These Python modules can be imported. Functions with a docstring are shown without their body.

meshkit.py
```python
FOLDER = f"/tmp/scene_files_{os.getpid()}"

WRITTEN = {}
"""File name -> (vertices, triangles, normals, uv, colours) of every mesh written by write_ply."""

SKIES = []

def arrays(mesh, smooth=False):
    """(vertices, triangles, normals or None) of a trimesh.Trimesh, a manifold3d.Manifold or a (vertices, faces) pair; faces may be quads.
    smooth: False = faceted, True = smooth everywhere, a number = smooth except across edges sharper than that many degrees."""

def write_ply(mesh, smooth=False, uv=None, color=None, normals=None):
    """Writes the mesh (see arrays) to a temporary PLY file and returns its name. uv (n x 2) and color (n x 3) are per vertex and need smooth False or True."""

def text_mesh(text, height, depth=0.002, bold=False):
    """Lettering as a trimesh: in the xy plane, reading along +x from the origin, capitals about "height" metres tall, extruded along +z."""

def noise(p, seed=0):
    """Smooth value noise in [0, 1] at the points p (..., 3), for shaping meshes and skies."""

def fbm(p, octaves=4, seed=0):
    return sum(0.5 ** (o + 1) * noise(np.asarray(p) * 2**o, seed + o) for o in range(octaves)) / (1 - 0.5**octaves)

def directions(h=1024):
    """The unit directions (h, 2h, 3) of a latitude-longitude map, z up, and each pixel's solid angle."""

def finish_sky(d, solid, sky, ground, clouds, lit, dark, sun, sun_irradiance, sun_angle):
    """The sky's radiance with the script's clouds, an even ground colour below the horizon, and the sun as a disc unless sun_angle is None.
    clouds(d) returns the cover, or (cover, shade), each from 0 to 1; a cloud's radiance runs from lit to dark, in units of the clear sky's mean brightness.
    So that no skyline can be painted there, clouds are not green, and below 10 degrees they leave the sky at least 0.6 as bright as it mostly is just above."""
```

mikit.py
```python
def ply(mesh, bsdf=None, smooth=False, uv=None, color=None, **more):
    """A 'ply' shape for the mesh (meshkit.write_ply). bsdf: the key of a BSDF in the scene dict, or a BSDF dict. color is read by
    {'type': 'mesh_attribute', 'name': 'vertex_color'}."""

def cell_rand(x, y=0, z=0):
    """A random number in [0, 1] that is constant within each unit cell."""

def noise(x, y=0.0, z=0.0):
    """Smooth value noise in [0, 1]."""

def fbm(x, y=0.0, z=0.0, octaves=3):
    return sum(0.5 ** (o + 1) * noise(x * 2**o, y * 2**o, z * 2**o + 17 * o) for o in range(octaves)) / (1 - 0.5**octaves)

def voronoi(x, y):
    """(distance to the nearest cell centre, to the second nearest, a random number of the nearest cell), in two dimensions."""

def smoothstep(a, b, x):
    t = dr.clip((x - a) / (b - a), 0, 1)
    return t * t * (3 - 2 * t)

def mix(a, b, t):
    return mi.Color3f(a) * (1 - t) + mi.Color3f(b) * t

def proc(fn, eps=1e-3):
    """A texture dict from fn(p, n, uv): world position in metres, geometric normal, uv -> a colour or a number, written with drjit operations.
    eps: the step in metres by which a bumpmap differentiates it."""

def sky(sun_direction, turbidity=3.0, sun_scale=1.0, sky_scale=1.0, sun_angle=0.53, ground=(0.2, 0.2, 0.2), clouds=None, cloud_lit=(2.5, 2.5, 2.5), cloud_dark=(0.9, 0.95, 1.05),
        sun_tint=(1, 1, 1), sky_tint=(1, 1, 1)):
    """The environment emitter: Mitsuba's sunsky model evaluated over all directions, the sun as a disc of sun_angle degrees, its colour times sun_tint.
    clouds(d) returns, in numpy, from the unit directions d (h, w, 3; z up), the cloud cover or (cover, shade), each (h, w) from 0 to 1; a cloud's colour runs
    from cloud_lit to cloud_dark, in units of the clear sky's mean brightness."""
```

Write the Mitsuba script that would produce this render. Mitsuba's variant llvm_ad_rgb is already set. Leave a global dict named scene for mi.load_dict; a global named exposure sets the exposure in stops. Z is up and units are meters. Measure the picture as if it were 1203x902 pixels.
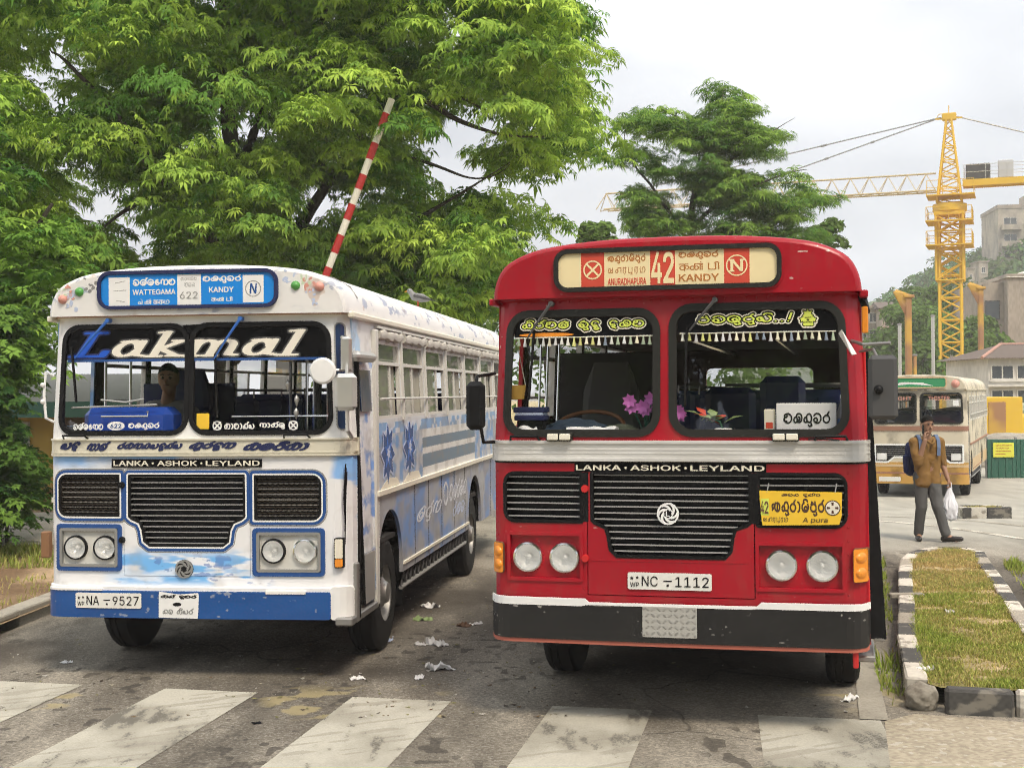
import math, random
import numpy as np, trimesh, shapely, drjit as dr, mitsuba as mi, mikit, meshkit
from shapely.geometry import Polygon, box as sbox, LineString, Point, MultiPolygon
from shapely import affinity
from shapely.ops import unary_union
from scipy.spatial import ConvexHull

T = mi.ScalarTransform4f
scene, labels = {}, {}
rng = np.random.default_rng(7)
random.seed(7)

# ---------------------------------------------------------------- camera, sky, exposure
EYE = np.array([0.0, 0.0, 2.182])
scene['camera'] = {'type': 'perspective', 'fov_axis': 'x', 'fov': 2 * math.degrees(math.atan(601.5 / 1600)),
                   'near_clip': 0.1, 'far_clip': 3000.0,
                   'to_world': T().look_at(origin=EYE.tolist(), target=[0, 1, 2.182 + 0.0072], up=[0.008, 0, 1])}


def cloud_fn(d):
    q = np.stack([d[..., 0], d[..., 1], d[..., 2] * 2.4], -1)
    a = meshkit.fbm(q * 3.3 + 5.3, 5, 3)
    return np.ones(d.shape[:2]), np.clip(1.0 - 1.0 * np.clip(d[..., 2], 0, 1) + (a - 0.5) * 2.0 - 0.18, 0, 1)  # an overcast sky is brightest overhead


scene['sky'] = mikit.sky([0.30, -0.62, 0.9], turbidity=3, sun_scale=0.45, sun_angle=16, clouds=cloud_fn,
                         sun_tint=(.95, 1, 1.08), cloud_lit=(2.9, 2.98, 3.1), cloud_dark=(1.24, 1.36, 1.58))
exposure = 2.3


# ---------------------------------------------------------------- materials
def rgb(c):
    return {'type': 'rgb', 'value': list(map(float, c))}


def mat(name, color=None, rough=0.5, metal=0.0, clear=0.0, spec=0.5, bump=None, fn=None):
    b = {'type': 'principled', 'base_color': mikit.proc(fn) if fn else ({'type': 'mesh_attribute', 'name': 'vertex_color'} if color is None else rgb(color)),
         'roughness': rough, 'metallic': metal, 'specular': spec}
    if clear:
        b['clearcoat'] = clear
        b['clearcoat_gloss'] = 0.9
    if bump:
        b = {'type': 'bumpmap', 'arbitrary': mikit.proc(bump[0], eps=bump[2]), 'scale': bump[1], 'bsdf': b}
    scene[name] = {'type': 'twosided', 'bsdf': b}


mat('m_black', (0.006, 0.006, 0.0065), 0.5, spec=.2)
mat('m_blackgloss', (0.003, 0.003, 0.0035), 0.35, spec=.1)
mat('m_rubber', (0.014, 0.014, 0.0135), 0.65, spec=.25)
mat('m_gasket', (0.016, 0.016, 0.013), 0.5, spec=.3)
mat('m_grey', (0.22, 0.22, 0.21), 0.5)
mat('m_slat', (0.30, 0.30, 0.29), 0.4)
mat('m_darkgrey', (0.06, 0.06, 0.06), 0.6)
mat('m_white', (0.74, 0.74, 0.72), 0.45)
mat('m_cream', (0.72, 0.68, 0.56), 0.45)
mat('m_alu', (0.62, 0.61, 0.58), 0.38, metal=0.7)
mat('m_chrome', (0.8, 0.8, 0.8), 0.1, metal=1.0)
mat('m_steel', (0.35, 0.34, 0.32), 0.45, metal=0.8)
mat('m_blue', (0.010, 0.085, 0.50), 0.3, clear=0.3)
mat('m_bluefr', (0.014, 0.065, 0.23), 0.4)
mat('m_navy', (0.008, 0.014, 0.07), 0.75)
mat('m_bluesign', (0.01, 0.22, 0.66), 0.3)
mat('m_yellow', (0.75, 0.48, 0.03), 0.5)
mat('m_lime', (0.60, 0.68, 0.10), 0.5)
mat('m_orange', (0.75, 0.26, 0.02), 0.25, clear=0.5)
mat('m_redplain', (0.50, 0.02, 0.02), 0.4)
mat('m_redsign', (0.55, 0.06, 0.03), 0.5)
mat('m_brownsign', (0.42, 0.16, 0.04), 0.5)
mat('m_signcream', (0.78, 0.66, 0.38), 0.35)
mat('m_craney', (0.66, 0.42, 0.03), 0.5)
mat('m_brown', (0.12, 0.06, 0.03), 0.6)
mat('m_curtain', (0.34, 0.33, 0.27), 0.9)
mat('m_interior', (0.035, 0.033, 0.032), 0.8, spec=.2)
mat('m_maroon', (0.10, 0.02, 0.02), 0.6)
mat('m_vc', None, 0.75)
mat('m_vcgloss', None, 0.35)
mat('m_green', (0.02, 0.10, 0.065), 0.6)
scene['m_glass'] = {'type': 'thindielectric', 'int_ior': 1.47}
scene['m_leaf'] = {'type': 'principledthin', 'base_color': {'type': 'mesh_attribute', 'name': 'vertex_color'}, 'roughness': 0.45,
                   'spec_trans': 0.0, 'diff_trans': 0.6, 'eta': 1.4}

# ---------------------------------------------------------------- keys and labels
used = {}


def key(name):
    n = used.get(name, -1) + 1
    used[name] = n
    return name if n == 0 else f'{name}_{n:03d}'


def put(name, mesh, bsdf, smooth=False, parent=None, kind=None, color=None, label=None):
    k = key(name if parent is None else parent + '__' + name)
    scene[k] = mikit.ply(mesh, bsdf, smooth, color=color)
    if kind or label:
        labels[k] = {}
        if kind:
            labels[k]['kind'] = kind
        if label:
            labels[k]['label'] = label
    return k


def tag(k, label=None, cat=None, group=None, kind=None):
    d = labels.setdefault(k, {})
    for a, b in (('label', label), ('category', cat), ('group', group), ('kind', kind)):
        if b:
            d[a] = b
    return k


def thing(name, label, cat, group=None):
    return tag(key(name), label, cat, group)


# ---------------------------------------------------------------- mesh helpers: everything is (vertices, triangles)
def cat(ms):
    vs, fs, n = [], [], 0
    for v, f in ms:
        v, f = np.asarray(v, float), np.asarray(f, int)
        if f.shape[1] == 4:
            f = np.vstack([f[:, [0, 1, 2]], f[:, [0, 2, 3]]])
        vs.append(v)
        fs.append(f + n)
        n += len(v)
    return np.vstack(vs), np.vstack(fs)


BF = np.array([[0, 2, 1], [0, 3, 2], [4, 5, 6], [4, 6, 7], [0, 1, 5], [0, 5, 4], [1, 2, 6], [1, 6, 5], [2, 3, 7], [2, 7, 6], [3, 0, 4], [3, 4, 7]])


def bx(x0, x1, y0, y1, z0, z1):
    return np.array([[x0, y0, z0], [x1, y0, z0], [x1, y1, z0], [x0, y1, z0], [x0, y0, z1], [x1, y0, z1], [x1, y1, z1], [x0, y1, z1]], float), BF


def hull(pts):
    h = ConvexHull(pts)
    ids = np.unique(h.simplices)
    v = pts[ids]
    remap = np.zeros(len(pts), int)
    remap[ids] = np.arange(len(ids))
    f = remap[h.simplices]
    n = np.cross(v[f[:, 1]] - v[f[:, 0]], v[f[:, 2]] - v[f[:, 0]])
    fl = (n * h.equations[:, :3]).sum(1) < 0
    f[fl] = f[fl][:, ::-1]
    return v, f


def cbx(x0, x1, y0, y1, z0, z1, c=0.01):
    p = []
    for sx in (0, 1):
        for sy in (0, 1):
            for sz in (0, 1):
                q = np.array([(x0, x1)[sx], (y0, y1)[sy], (z0, z1)[sz]], float)
                d = np.array([1 - 2 * sx, 1 - 2 * sy, 1 - 2 * sz]) * c
                for k in range(3):
                    m = np.ones(3)
                    m[k] = 0
                    p.append(q + d * m)
    return hull(np.array(p))


def tube(pts, r, n=8, caps=True):
    p = np.asarray(pts, float)
    r = np.broadcast_to(r, (len(p),)).astype(float)
    t = np.gradient(p, axis=0)
    t /= np.linalg.norm(t, axis=1, keepdims=True) + 1e-12
    a = np.cross(t, np.where(np.abs(t[:, 2:]) < 0.9, [0, 0, 1.0], [1.0, 0, 0]))
    a /= np.linalg.norm(a, axis=1, keepdims=True) + 1e-12
    b = np.cross(t, a)
    g = np.arange(n) * 2 * np.pi / n
    v = p[:, None] + r[:, None, None] * (np.cos(g)[None, :, None] * a[:, None] + np.sin(g)[None, :, None] * b[:, None])
    i, j = np.meshgrid(np.arange(len(p) - 1), np.arange(n), indexing='ij')
    q = np.stack([i * n + j, i * n + (j + 1) % n, (i + 1) * n + (j + 1) % n, (i + 1) * n + j], -1).reshape(-1, 4)
    f = np.vstack([q[:, [0, 2, 1]], q[:, [0, 3, 2]]])[:, ::-1]
    v = v.reshape(-1, 3)
    if caps:
        m = len(v)
        v = np.vstack([v, p[0], p[-1]])
        k = np.arange(n)
        f = np.vstack([f, np.stack([k, (k + 1) % n, k * 0 + m], 1)[:, ::-1], np.stack([k + m - n, (k + 1) % n + m - n, k * 0 + m + 1], 1)])
    return v, f


def lathe(prof, n=24, axis='y', c=(0, 0, 0)):
    """profile rows (r, h) turned round an axis through c."""
    p = np.asarray(prof, float)
    g = np.arange(n) * 2 * np.pi / n
    m = len(p)
    x = p[:, None, 0] * np.cos(g)
    z = p[:, None, 0] * np.sin(g)
    h = np.broadcast_to(p[:, None, 1], x.shape)
    v = {'y': np.stack([x, h, z], -1), 'z': np.stack([x, z, h], -1), 'x': np.stack([h, x, z], -1)}[axis].reshape(-1, 3) + np.array(c)
    i, j = np.meshgrid(np.arange(m - 1), np.arange(n), indexing='ij')
    q = np.stack([i * n + j, i * n + (j + 1) % n, (i + 1) * n + (j + 1) % n, (i + 1) * n + j], -1).reshape(-1, 4)
    return v, np.vstack([q[:, [0, 1, 2]], q[:, [0, 2, 3]]])


def polys(g):
    if g.is_empty:
        return []
    if g.geom_type == 'Polygon':
        return [g]
    return [p for q in getattr(g, 'geoms', []) for p in polys(q)]


def tri(poly):
    try:
        return trimesh.creation.triangulate_polygon(poly, engine='earcut')
    except Exception:
        return np.zeros((0, 2)), np.zeros((0, 3), int)


STRIPS = np.array([-9, -1.23, -1.205, -1.17, -1.13, -1.085, -1.0, -0.8, -0.6, -0.4, -0.2, 0, 0.2, 0.4, 0.6, 0.8, 1.0, 1.085, 1.13, 1.17, 1.205, 1.23, 9])


def sheet(g, d=0.0, t=0.02, strips=None):
    """A plate from a 2-D shape (x, z): its face at depth d (y), its rim t deep behind. Cut into strips so that it can be bent."""
    out = []
    for p in polys(g):
        if strips is None:
            pieces = [p]
        else:
            x0, _, x1, _ = p.bounds
            pieces = []
            for a, b in zip(strips[:-1], strips[1:]):
                if b > x0 and a < x1:
                    pieces += polys(p.intersection(sbox(a, -99, b, 99)))
        for q in pieces:
            if q.area < 1e-9:
                continue
            v, f = tri(q)
            if len(f) == 0:
                continue
            a2 = v[f]
            cr = (a2[:, 1, 0] - a2[:, 0, 0]) * (a2[:, 2, 1] - a2[:, 0, 1]) - (a2[:, 1, 1] - a2[:, 0, 1]) * (a2[:, 2, 0] - a2[:, 0, 0])
            f = np.where((cr < 0)[:, None], f[:, ::-1], f)
            out.append((np.stack([v[:, 0], np.full(len(v), d), v[:, 1]], 1), f))
        if t:
            p2 = shapely.geometry.polygon.orient(p)
            for ring in [p2.exterior, *p2.interiors]:
                c = np.array(ring.coords)
                if strips is not None:
                    s = sorted({ring.project(Point(*k)) for k in ring.coords})
                    cc = []
                    for a, b in zip(c[:-1], c[1:]):
                        cc.append(a)
                        k = max(1, int(np.ceil(abs(b[0] - a[0]) / (0.05 if max(abs(a[0]), abs(b[0])) > 1.05 else 0.25))))
                        for m in range(1, k):
                            cc.append(a + (b - a) * m / k)
                    c = np.array(cc + [c[-1]])
                n = len(c)
                v = np.vstack([np.stack([c[:, 0], np.full(n, d), c[:, 1]], 1), np.stack([c[:, 0], np.full(n, d + t), c[:, 1]], 1)])
                k = np.arange(n - 1)
                out.append((v, np.vstack([np.stack([k, k + n, k + 1], 1), np.stack([k + 1, k + n, k + n + 1], 1)])))
    return cat(out)


def rrect(x0, z0, x1, z1, r=0.05, n=6):
    r = min(r, (x1 - x0) / 2 - 1e-4, (z1 - z0) / 2 - 1e-4)
    return sbox(x0 + r, z0 + r, x1 - r, z1 - r).buffer(r, quad_segs=n)


def ring(g, w):
    return g.buffer(w, join_style='round', quad_segs=4).difference(g)


def at(u, v, Y):
    """The world point that stands at depth Y behind the photograph's pixel (u, v)."""
    r = -0.008
    a, b = u - 601.5, v - 451.0
    a, b = (a * math.cos(r) + b * math.sin(r)) / 1600, (-a * math.sin(r) + b * math.cos(r)) / 1600
    d = np.array([a, 1.0, 0.0072 - b])
    return EYE + d * Y


def on_ground(u, v, z=0.0):
    d = at(u, v, 1.0) - EYE
    return EYE + d * ((z - EYE[2]) / d[2])


def sm(a, b, x):
    t = np.clip((x - a) / (b - a), 0, 1)
    return t * t * (3 - 2 * t)


def gz(x, y):
    """Height of the ground: level round the buses, falling a little towards the yard behind."""
    return -0.6 * sm(21, 33, np.asarray(y, float)) * sm(-2, 3, np.asarray(x, float))


# ---------------------------------------------------------------- lettering
def text_poly(s, h, bold=False, wide=1.0, shear=0.0):
    """Latin lettering as (v, f) in (x, y=depth, z), reading along +x, left end at 0."""
    m = meshkit.text_mesh(s, h, 0.002, bold)
    v = np.array(m.vertices)
    return np.stack([v[:, 0] * wide + v[:, 1] * shear, -v[:, 2], v[:, 1]], 1), np.array(m.faces)


def fit_text(s, x0, x1, z0, z1, bold=False, shear=0.0):
    v, f = text_poly(s, 0.1, bold, 1.0, shear)
    lo, hi = v.min(0), v.max(0)
    v = v.copy()
    v[:, 0] = x0 + (v[:, 0] - lo[0]) / (hi[0] - lo[0]) * (x1 - x0)
    v[:, 2] = z0 + (v[:, 2] - lo[2]) / (hi[2] - lo[2]) * (z1 - z0)
    return v, f


def ar(cx, cy, rx, ry, a, b):
    t = np.radians(np.linspace(a, b, max(5, int(abs(b - a) / 18))))
    return np.stack([cx + rx * np.cos(t), cy + ry * np.sin(t)], 1)


def ln(*p):
    return np.array(p, float)


# the round letters of the Sinhala script, each a list of pen strokes on an x-height of one, with its width
GL = {
    'ma': (1.0, [ar(.46, .46, .44, .48, -175, 120), ar(.22, .72, .16, .17, 0, 360), ar(.2, .36, .2, .24, 60, 310)]),
    'ha': (1.05, [ar(.22, .3, .2, .28, 0, 360), ar(.62, .5, .34, .46, -80, 175), ln((.42, .1), (.62, .04)), ar(.6, .42, .12, .18, -160, 120)]),
    'na': (1.0, [ar(.2, .3, .18, .26, 0, 360), ar(.6, .45, .3, .48, -60, 170), ln((.3, .52), (.42, .1), (.75, .05))]),
    'va': (.95, [ar(.42, .46, .44, .5, -165, 150), ar(.24, .28, .2, .22, 0, 360)]),
    'ra': (.85, [ar(.4, .38, .36, .38, 55, 395), ln((.6, .7), (.52, .9), (.72, 1.12))]),
    'a': (1.25, [ar(.2, .5, .17, .22, 0, 360), ln((.05, .12), (.36, .5), (.5, .85)), ar(.75, .42, .34, .42, 150, 470), ln((.75, .85), (.75, .05))]),
    'dha': (1.05, [ar(.48, .44, .44, .46, 110, 400), ar(.55, .3, .2, .2, 0, 360), ar(.5, 1.0, .28, .2, 0, 200)]),
    'pa': (.95, [ar(.42, .38, .38, .38, 95, 425), ln((.12, .62), (.2, .95), (.42, .75)), ln((.72, .6), (.62, .98))]),
    'tha': (1.0, [ar(.46, .46, .44, .48, -140, 205), ar(.52, .36, .17, .22, 0, 360)]),
    'ga': (1.1, [ar(.28, .5, .24, .44, -30, 220), ar(.8, .46, .28, .46, -90, 190), ln((.5, .3), (.5, .05), (.8, 0))]),
    'la': (1.0, [ar(.46, .4, .42, .44, 100, 420), ar(.46, .38, .2, .22, -90, 250), ln((.25, .8), (.6, .98), (.9, .8))]),
    'ba': (.95, [ar(.44, .42, .4, .44, -200, 130), ar(.3, .3, .17, .2, 0, 360), ln((.2, .8), (.5, 1.02))]),
    'da': (.8, [ar(.4, .55, .32, .4, 20, 300), ar(.3, .2, .22, .22, -100, 90), ln((.3, -.02), (.6, -.2))]),
    'sa': (1.1, [ar(.26, .36, .24, .34, 0, 360), ar(.76, .44, .28, .46, -100, 180), ln((.26, .7), (.5, 1.0), (.62, .8))]),
    'ya': (1.1, [ar(.2, .4, .18, .3, 30, 350), ar(.64, .44, .36, .44, 150, 420), ln((.4, .5), (.5, .1))]),
    'ka': (1.15, [ar(.3, .4, .26, .38, 0, 360), ar(.8, .45, .28, .45, -100, 170), ln((.3, .78), (.55, 1.05), (.8, .9))]),
    'aa': (.5, [ar(.1, .45, .26, .48, -85, 95)]),
    'u': (0, [ln((-.3, -.02), (-.22, -.28), (-.5, -.38), (-.62, -.24))]),
    'i': (0, [ar(-.45, 1.02, .3, .22, 0, 185)]),
    'hal': (0, [ln((-.3, .92), (-.2, 1.22), (-.02, 1.18))]),
    'e': (.75, [ar(.36, .45, .3, .44, 70, 350), ar(.36, .5, .1, .14, 0, 360)]),
    'dot': (.3, [ln((.08, .02), (.12, .04))]),
    'bang': (.5, [ln((.1, .02), (.12, .05)), ln((.18, .3), (.36, 1.2))]),
    '_': (.55, []),
}


def sinhala(words, h, w=0.17, slant=0.0, squash=1.0):
    """A shapely shape, left end at 0, x-height h."""
    x, out = 0.0, []
    for k in words.split():
        adv, strokes = GL[k]
        for s in strokes:
            s = np.array(s, float)
            out.append(LineString(np.stack([(s[:, 0] + x), s[:, 1]], 1)).buffer(w / 2, quad_segs=2))
        x += adv + (.14 if adv else 0)
    g = unary_union(out).simplify(0.012)
    return affinity.affine_transform(g, [h * squash, h * squash * slant, 0, h, 0, 0])


def fit_shape(g, x0, x1, z0, z1):
    a, b, c, d = g.bounds
    sx, sz = (x1 - x0) / (c - a), (z1 - z0) / (d - b)
    return affinity.affine_transform(g, [sx, 0, 0, sz, x0 - a * sx, z0 - b * sz])


def star(cx, cz, r, n, inner=0.5):
    return Polygon([(cx + (r if k % 2 == 0 else r * inner) * math.sin(k * math.pi / n), cz + (r if k % 2 == 0 else r * inner) * math.cos(k * math.pi / n)) for k in range(2 * n)])
# ================================================================ the ground
def f_road(p, n, uv):
    a = mikit.fbm(p.x * 0.5 + 3, p.y * 0.5, 0, 3)
    b = mikit.fbm(p.x * 3.1, p.y * 1.2 + 9, 0, 4)
    c = mikit.noise(p.x * 60, p.y * 60)
    g = mikit.noise(p.x * 150, p.y * 150)
    col = mikit.mix((0.105, 0.092, 0.073), (0.245, 0.220, 0.178), mikit.smoothstep(0.28, 0.75, a * 0.55 + b * 0.5))
    agg = mikit.smoothstep(0.62, 0.85, mikit.noise(p.x * 75, p.y * 75, 9))
    col = col * (0.60 + 0.5 * c + 0.3 * g) + mi.Color3f(0.10, 0.095, 0.085) * agg * (0.3 + 0.7 * b)
    tyre = mikit.smoothstep(.55, .75, mikit.fbm((p.x - .12 * p.y) * 2.6, p.y * .25, 6, 3))
    col = col * (1 - .28 * tyre)
    # oil and wet dirt dropped where the buses stand
    stain = mikit.smoothstep(0.42, 0.66, mikit.fbm(p.x * 0.9 + 1, p.y * 0.7, 4, 4)) * mikit.smoothstep(9.2, 11.0, p.y) * mikit.smoothstep(19, 14, p.y)
    col = mikit.mix(col, mi.Color3f(0.05, 0.042, 0.033), stain * 0.75)
    # cracks and patch edges
    d1, d2, w = mikit.voronoi(p.x * 0.55 + 0.35 * b, p.y * 0.55 + 0.3 * a)
    crack = mikit.smoothstep(0.022, 0.004, d2 - d1) * mikit.smoothstep(0.4, 0.6, mikit.noise(p.x * 0.7, p.y * 0.7, 5))
    col = mikit.mix(col, mi.Color3f(0.025, 0.022, 0.02), crack * 0.45)
    # small dark spots and chips
    sp = mikit.smoothstep(0.74, 0.8, mikit.noise(p.x * 14, p.y * 9, 2)) * mikit.smoothstep(0.45, 0.65, mikit.noise(p.x * 1.3, p.y * 1.3, 8))
    col = mikit.mix(col, mi.Color3f(0.03, 0.026, 0.022), sp * 0.6)
    # remains of an older yellowish marking between the stripes
    old = mikit.smoothstep(0.56, 0.64, mikit.fbm(p.x * 4.0, p.y * 5.5, 2, 4)) * mikit.smoothstep(0.52, 0.62, mikit.fbm(p.x * 0.8 + 7, p.y * 0.5, 9, 2)) * mikit.smoothstep(10.4, 9.9, p.y)
    col = mikit.mix(col, mi.Color3f(0.30, 0.25, 0.13), old * 0.7)
    # dusty, paler concrete yard further back and by the island
    yard = mikit.smoothstep(17.0, 21.0, p.y + 2 * (a - 0.5)) * mikit.smoothstep(-2, 3, p.x)
    col = mikit.mix(col, mi.Color3f(0.33, 0.315, 0.27) * (0.78 + 0.4 * b), yard)
    return col


def f_sand(p, n, uv):
    a = mikit.fbm(p.x * 1.1, p.y * 1.1, 0, 4)
    c = mikit.noise(p.x * 45, p.y * 45)
    col = mikit.mix((0.24, 0.205, 0.15), (0.38, 0.335, 0.255), a)
    peb = mikit.smoothstep(0.76, 0.84, mikit.noise(p.x * 26, p.y * 20, 3))
    return mikit.mix(col * (0.75 + 0.4 * c), mi.Color3f(0.45, 0.42, 0.36), peb * 0.5)


def f_soil(p, n, uv):
    a = mikit.fbm(p.x * 1.6, p.y * 1.6, 1, 4)
    c = mikit.noise(p.x * 40, p.y * 40)
    return mikit.mix((0.17, 0.15, 0.06), (0.38, 0.30, 0.17), mikit.smoothstep(0.3, 0.7, a)) * (0.7 + 0.5 * c)


def f_stripe(p, n, uv):
    a = mikit.fbm(p.x * 2.3, p.y * 1.4, 3, 4)
    s = mikit.fbm(p.x * 14, p.y * 5, 6, 3)
    g = mikit.noise(p.x * 110, p.y * 110)
    wear = mikit.smoothstep(0.58, 0.74, 0.45 * a + 0.45 * s + 0.16 * g)
    col = mikit.mix((0.40, 0.38, 0.315), (0.28, 0.262, 0.212), mikit.smoothstep(0.3, 0.7, a))
    scr = mikit.smoothstep(0.70, 0.78, mikit.noise(p.x * 3 + p.y * 1.2, p.y * 17 - p.x * 9, 1))
    col = mikit.mix(col, mi.Color3f(0.24, 0.22, 0.18), scr * 0.55)
    return mikit.mix(col * (0.9 + 0.18 * g), mi.Color3f(0.12, 0.11, 0.09), wear * 0.95)


def f_conc(p, n, uv):
    a = mikit.fbm(p.x * 2.0, p.y * 2.0, p.z * 2, 4)
    g = mikit.noise(p.x * 70, p.y * 70, p.z * 70)
    return mikit.mix((0.20, 0.18, 0.145), (0.38, 0.35, 0.29), a) * (0.75 + 0.4 * g)


def worn(base, under, s):
    def f(p, n, uv):
        a = mikit.fbm(p.x * 7.0, p.y * 7.0, p.z * 9, 4)
        g = mikit.noise(p.x * 50, p.y * 50, p.z * 50)
        return mikit.mix(mi.Color3f(base) * (0.82 + 0.3 * g), mi.Color3f(under), mikit.smoothstep(s, s + 0.14, a))
    return f


mat('m_road', rough=0.82, fn=f_road, spec=0.25, bump=(lambda p, n, uv: mikit.noise(p.x * 90, p.y * 90) + 0.8 * mikit.fbm(p.x * 12, p.y * 12, 0, 3), 0.006, 0.004))
mat('m_sand', rough=0.95, fn=f_sand, spec=0.1)
mat('m_soil', rough=0.95, fn=f_soil, spec=0.1)
mat('m_dirt', rough=0.95, fn=lambda p, n, uv: mikit.mix((0.13, 0.085, 0.05), (0.30, 0.215, 0.135), mikit.smoothstep(.3, .7, mikit.fbm(p.x * 1.3, p.y * .8, 0, 4))) * (.75 + .45 * mikit.noise(p.x * 40, p.y * 40)), spec=.1)
mat('m_stripe', rough=0.75, fn=f_stripe, spec=0.25)
mat('m_conc', rough=0.9, fn=f_conc, spec=0.2)
mat('m_kerbw', rough=0.8, fn=worn((0.52, 0.49, 0.42), (0.27, 0.245, 0.20), 0.48), spec=0.2)
mat('m_kerbk', rough=0.8, fn=worn((0.075, 0.073, 0.068), (0.20, 0.185, 0.155), 0.56), spec=0.2)


def sheetmap(poly, dz, step=None):
    """A ground sheet over a plan polygon (x, y), dz above the ground, split finely where the ground is not level."""
    out = []
    x0, y0, x1, y1 = poly.bounds
    ys = [y0, *[k for k in np.arange(20, 36, 1.0) if y0 < k < y1], y1]
    xs = [x0, *[k for k in np.arange(-3, 4.1, 1.0) if x0 < k < x1], x1]
    for a, b in zip(ys[:-1], ys[1:]):
        for c, d in zip(xs[:-1], xs[1:]) if b > 20 else [(x0, x1)]:
            for q in polys(poly.intersection(sbox(c, a, d, b))):
                v, f = tri(q)
                if len(f):
                    t = v[f]
                    cr = (t[:, 1, 0] - t[:, 0, 0]) * (t[:, 2, 1] - t[:, 0, 1]) - (t[:, 1, 1] - t[:, 0, 1]) * (t[:, 2, 0] - t[:, 0, 0])
                    f = np.where((cr < 0)[:, None], f[:, ::-1], f)
                    out.append((np.column_stack([v, gz(v[:, 0], v[:, 1]) + dz]), f))
    return cat(out)


put('ground', sheetmap(sbox(-450, -60, 450, 520), -0.05), 'm_soil', kind='structure')
left_edge = [(-6.3, -6), (-5.35, 6), (-4.75, 12.5), (-4.45, 18), (-4.2, 30), (-4.2, 60)]
put('road', sheetmap(Polygon([*left_edge, (30, 60), (30, -6)]), 0.0), 'm_road', kind='structure')
put('verge', sheetmap(Polygon([(-5.28, 6), (-4.78, 11.2), (-4.72, 12.6), (-4.42, 18), (-4.17, 30), (-30, 30), (-30, 6)]), 0.10), 'm_dirt', kind='structure')
put('path', sheetmap(Polygon([(-4.4, 19.3), (-4.2, 24.6), (-16, 24.6), (-16, 18.6)]), 0.112), 'm_conc', kind='structure')
put('pavement', sheetmap(Polygon([(2.44, 9.0), (2.1, 7.6), (1.7, 4), (8, 4), (8, 8.2), (3.3, 8.95), (2.7, 9.2)]), 0.006), 'm_sand', kind='structure')
put('gutter_strip', sheetmap(Polygon([(2.29, 9.06), (2.47, 9.02), (2.93, 11.1), (3.9, 14.8), (3.72, 14.8), (2.76, 11.1)]), 0.008), 'm_conc', kind='structure')

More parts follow.
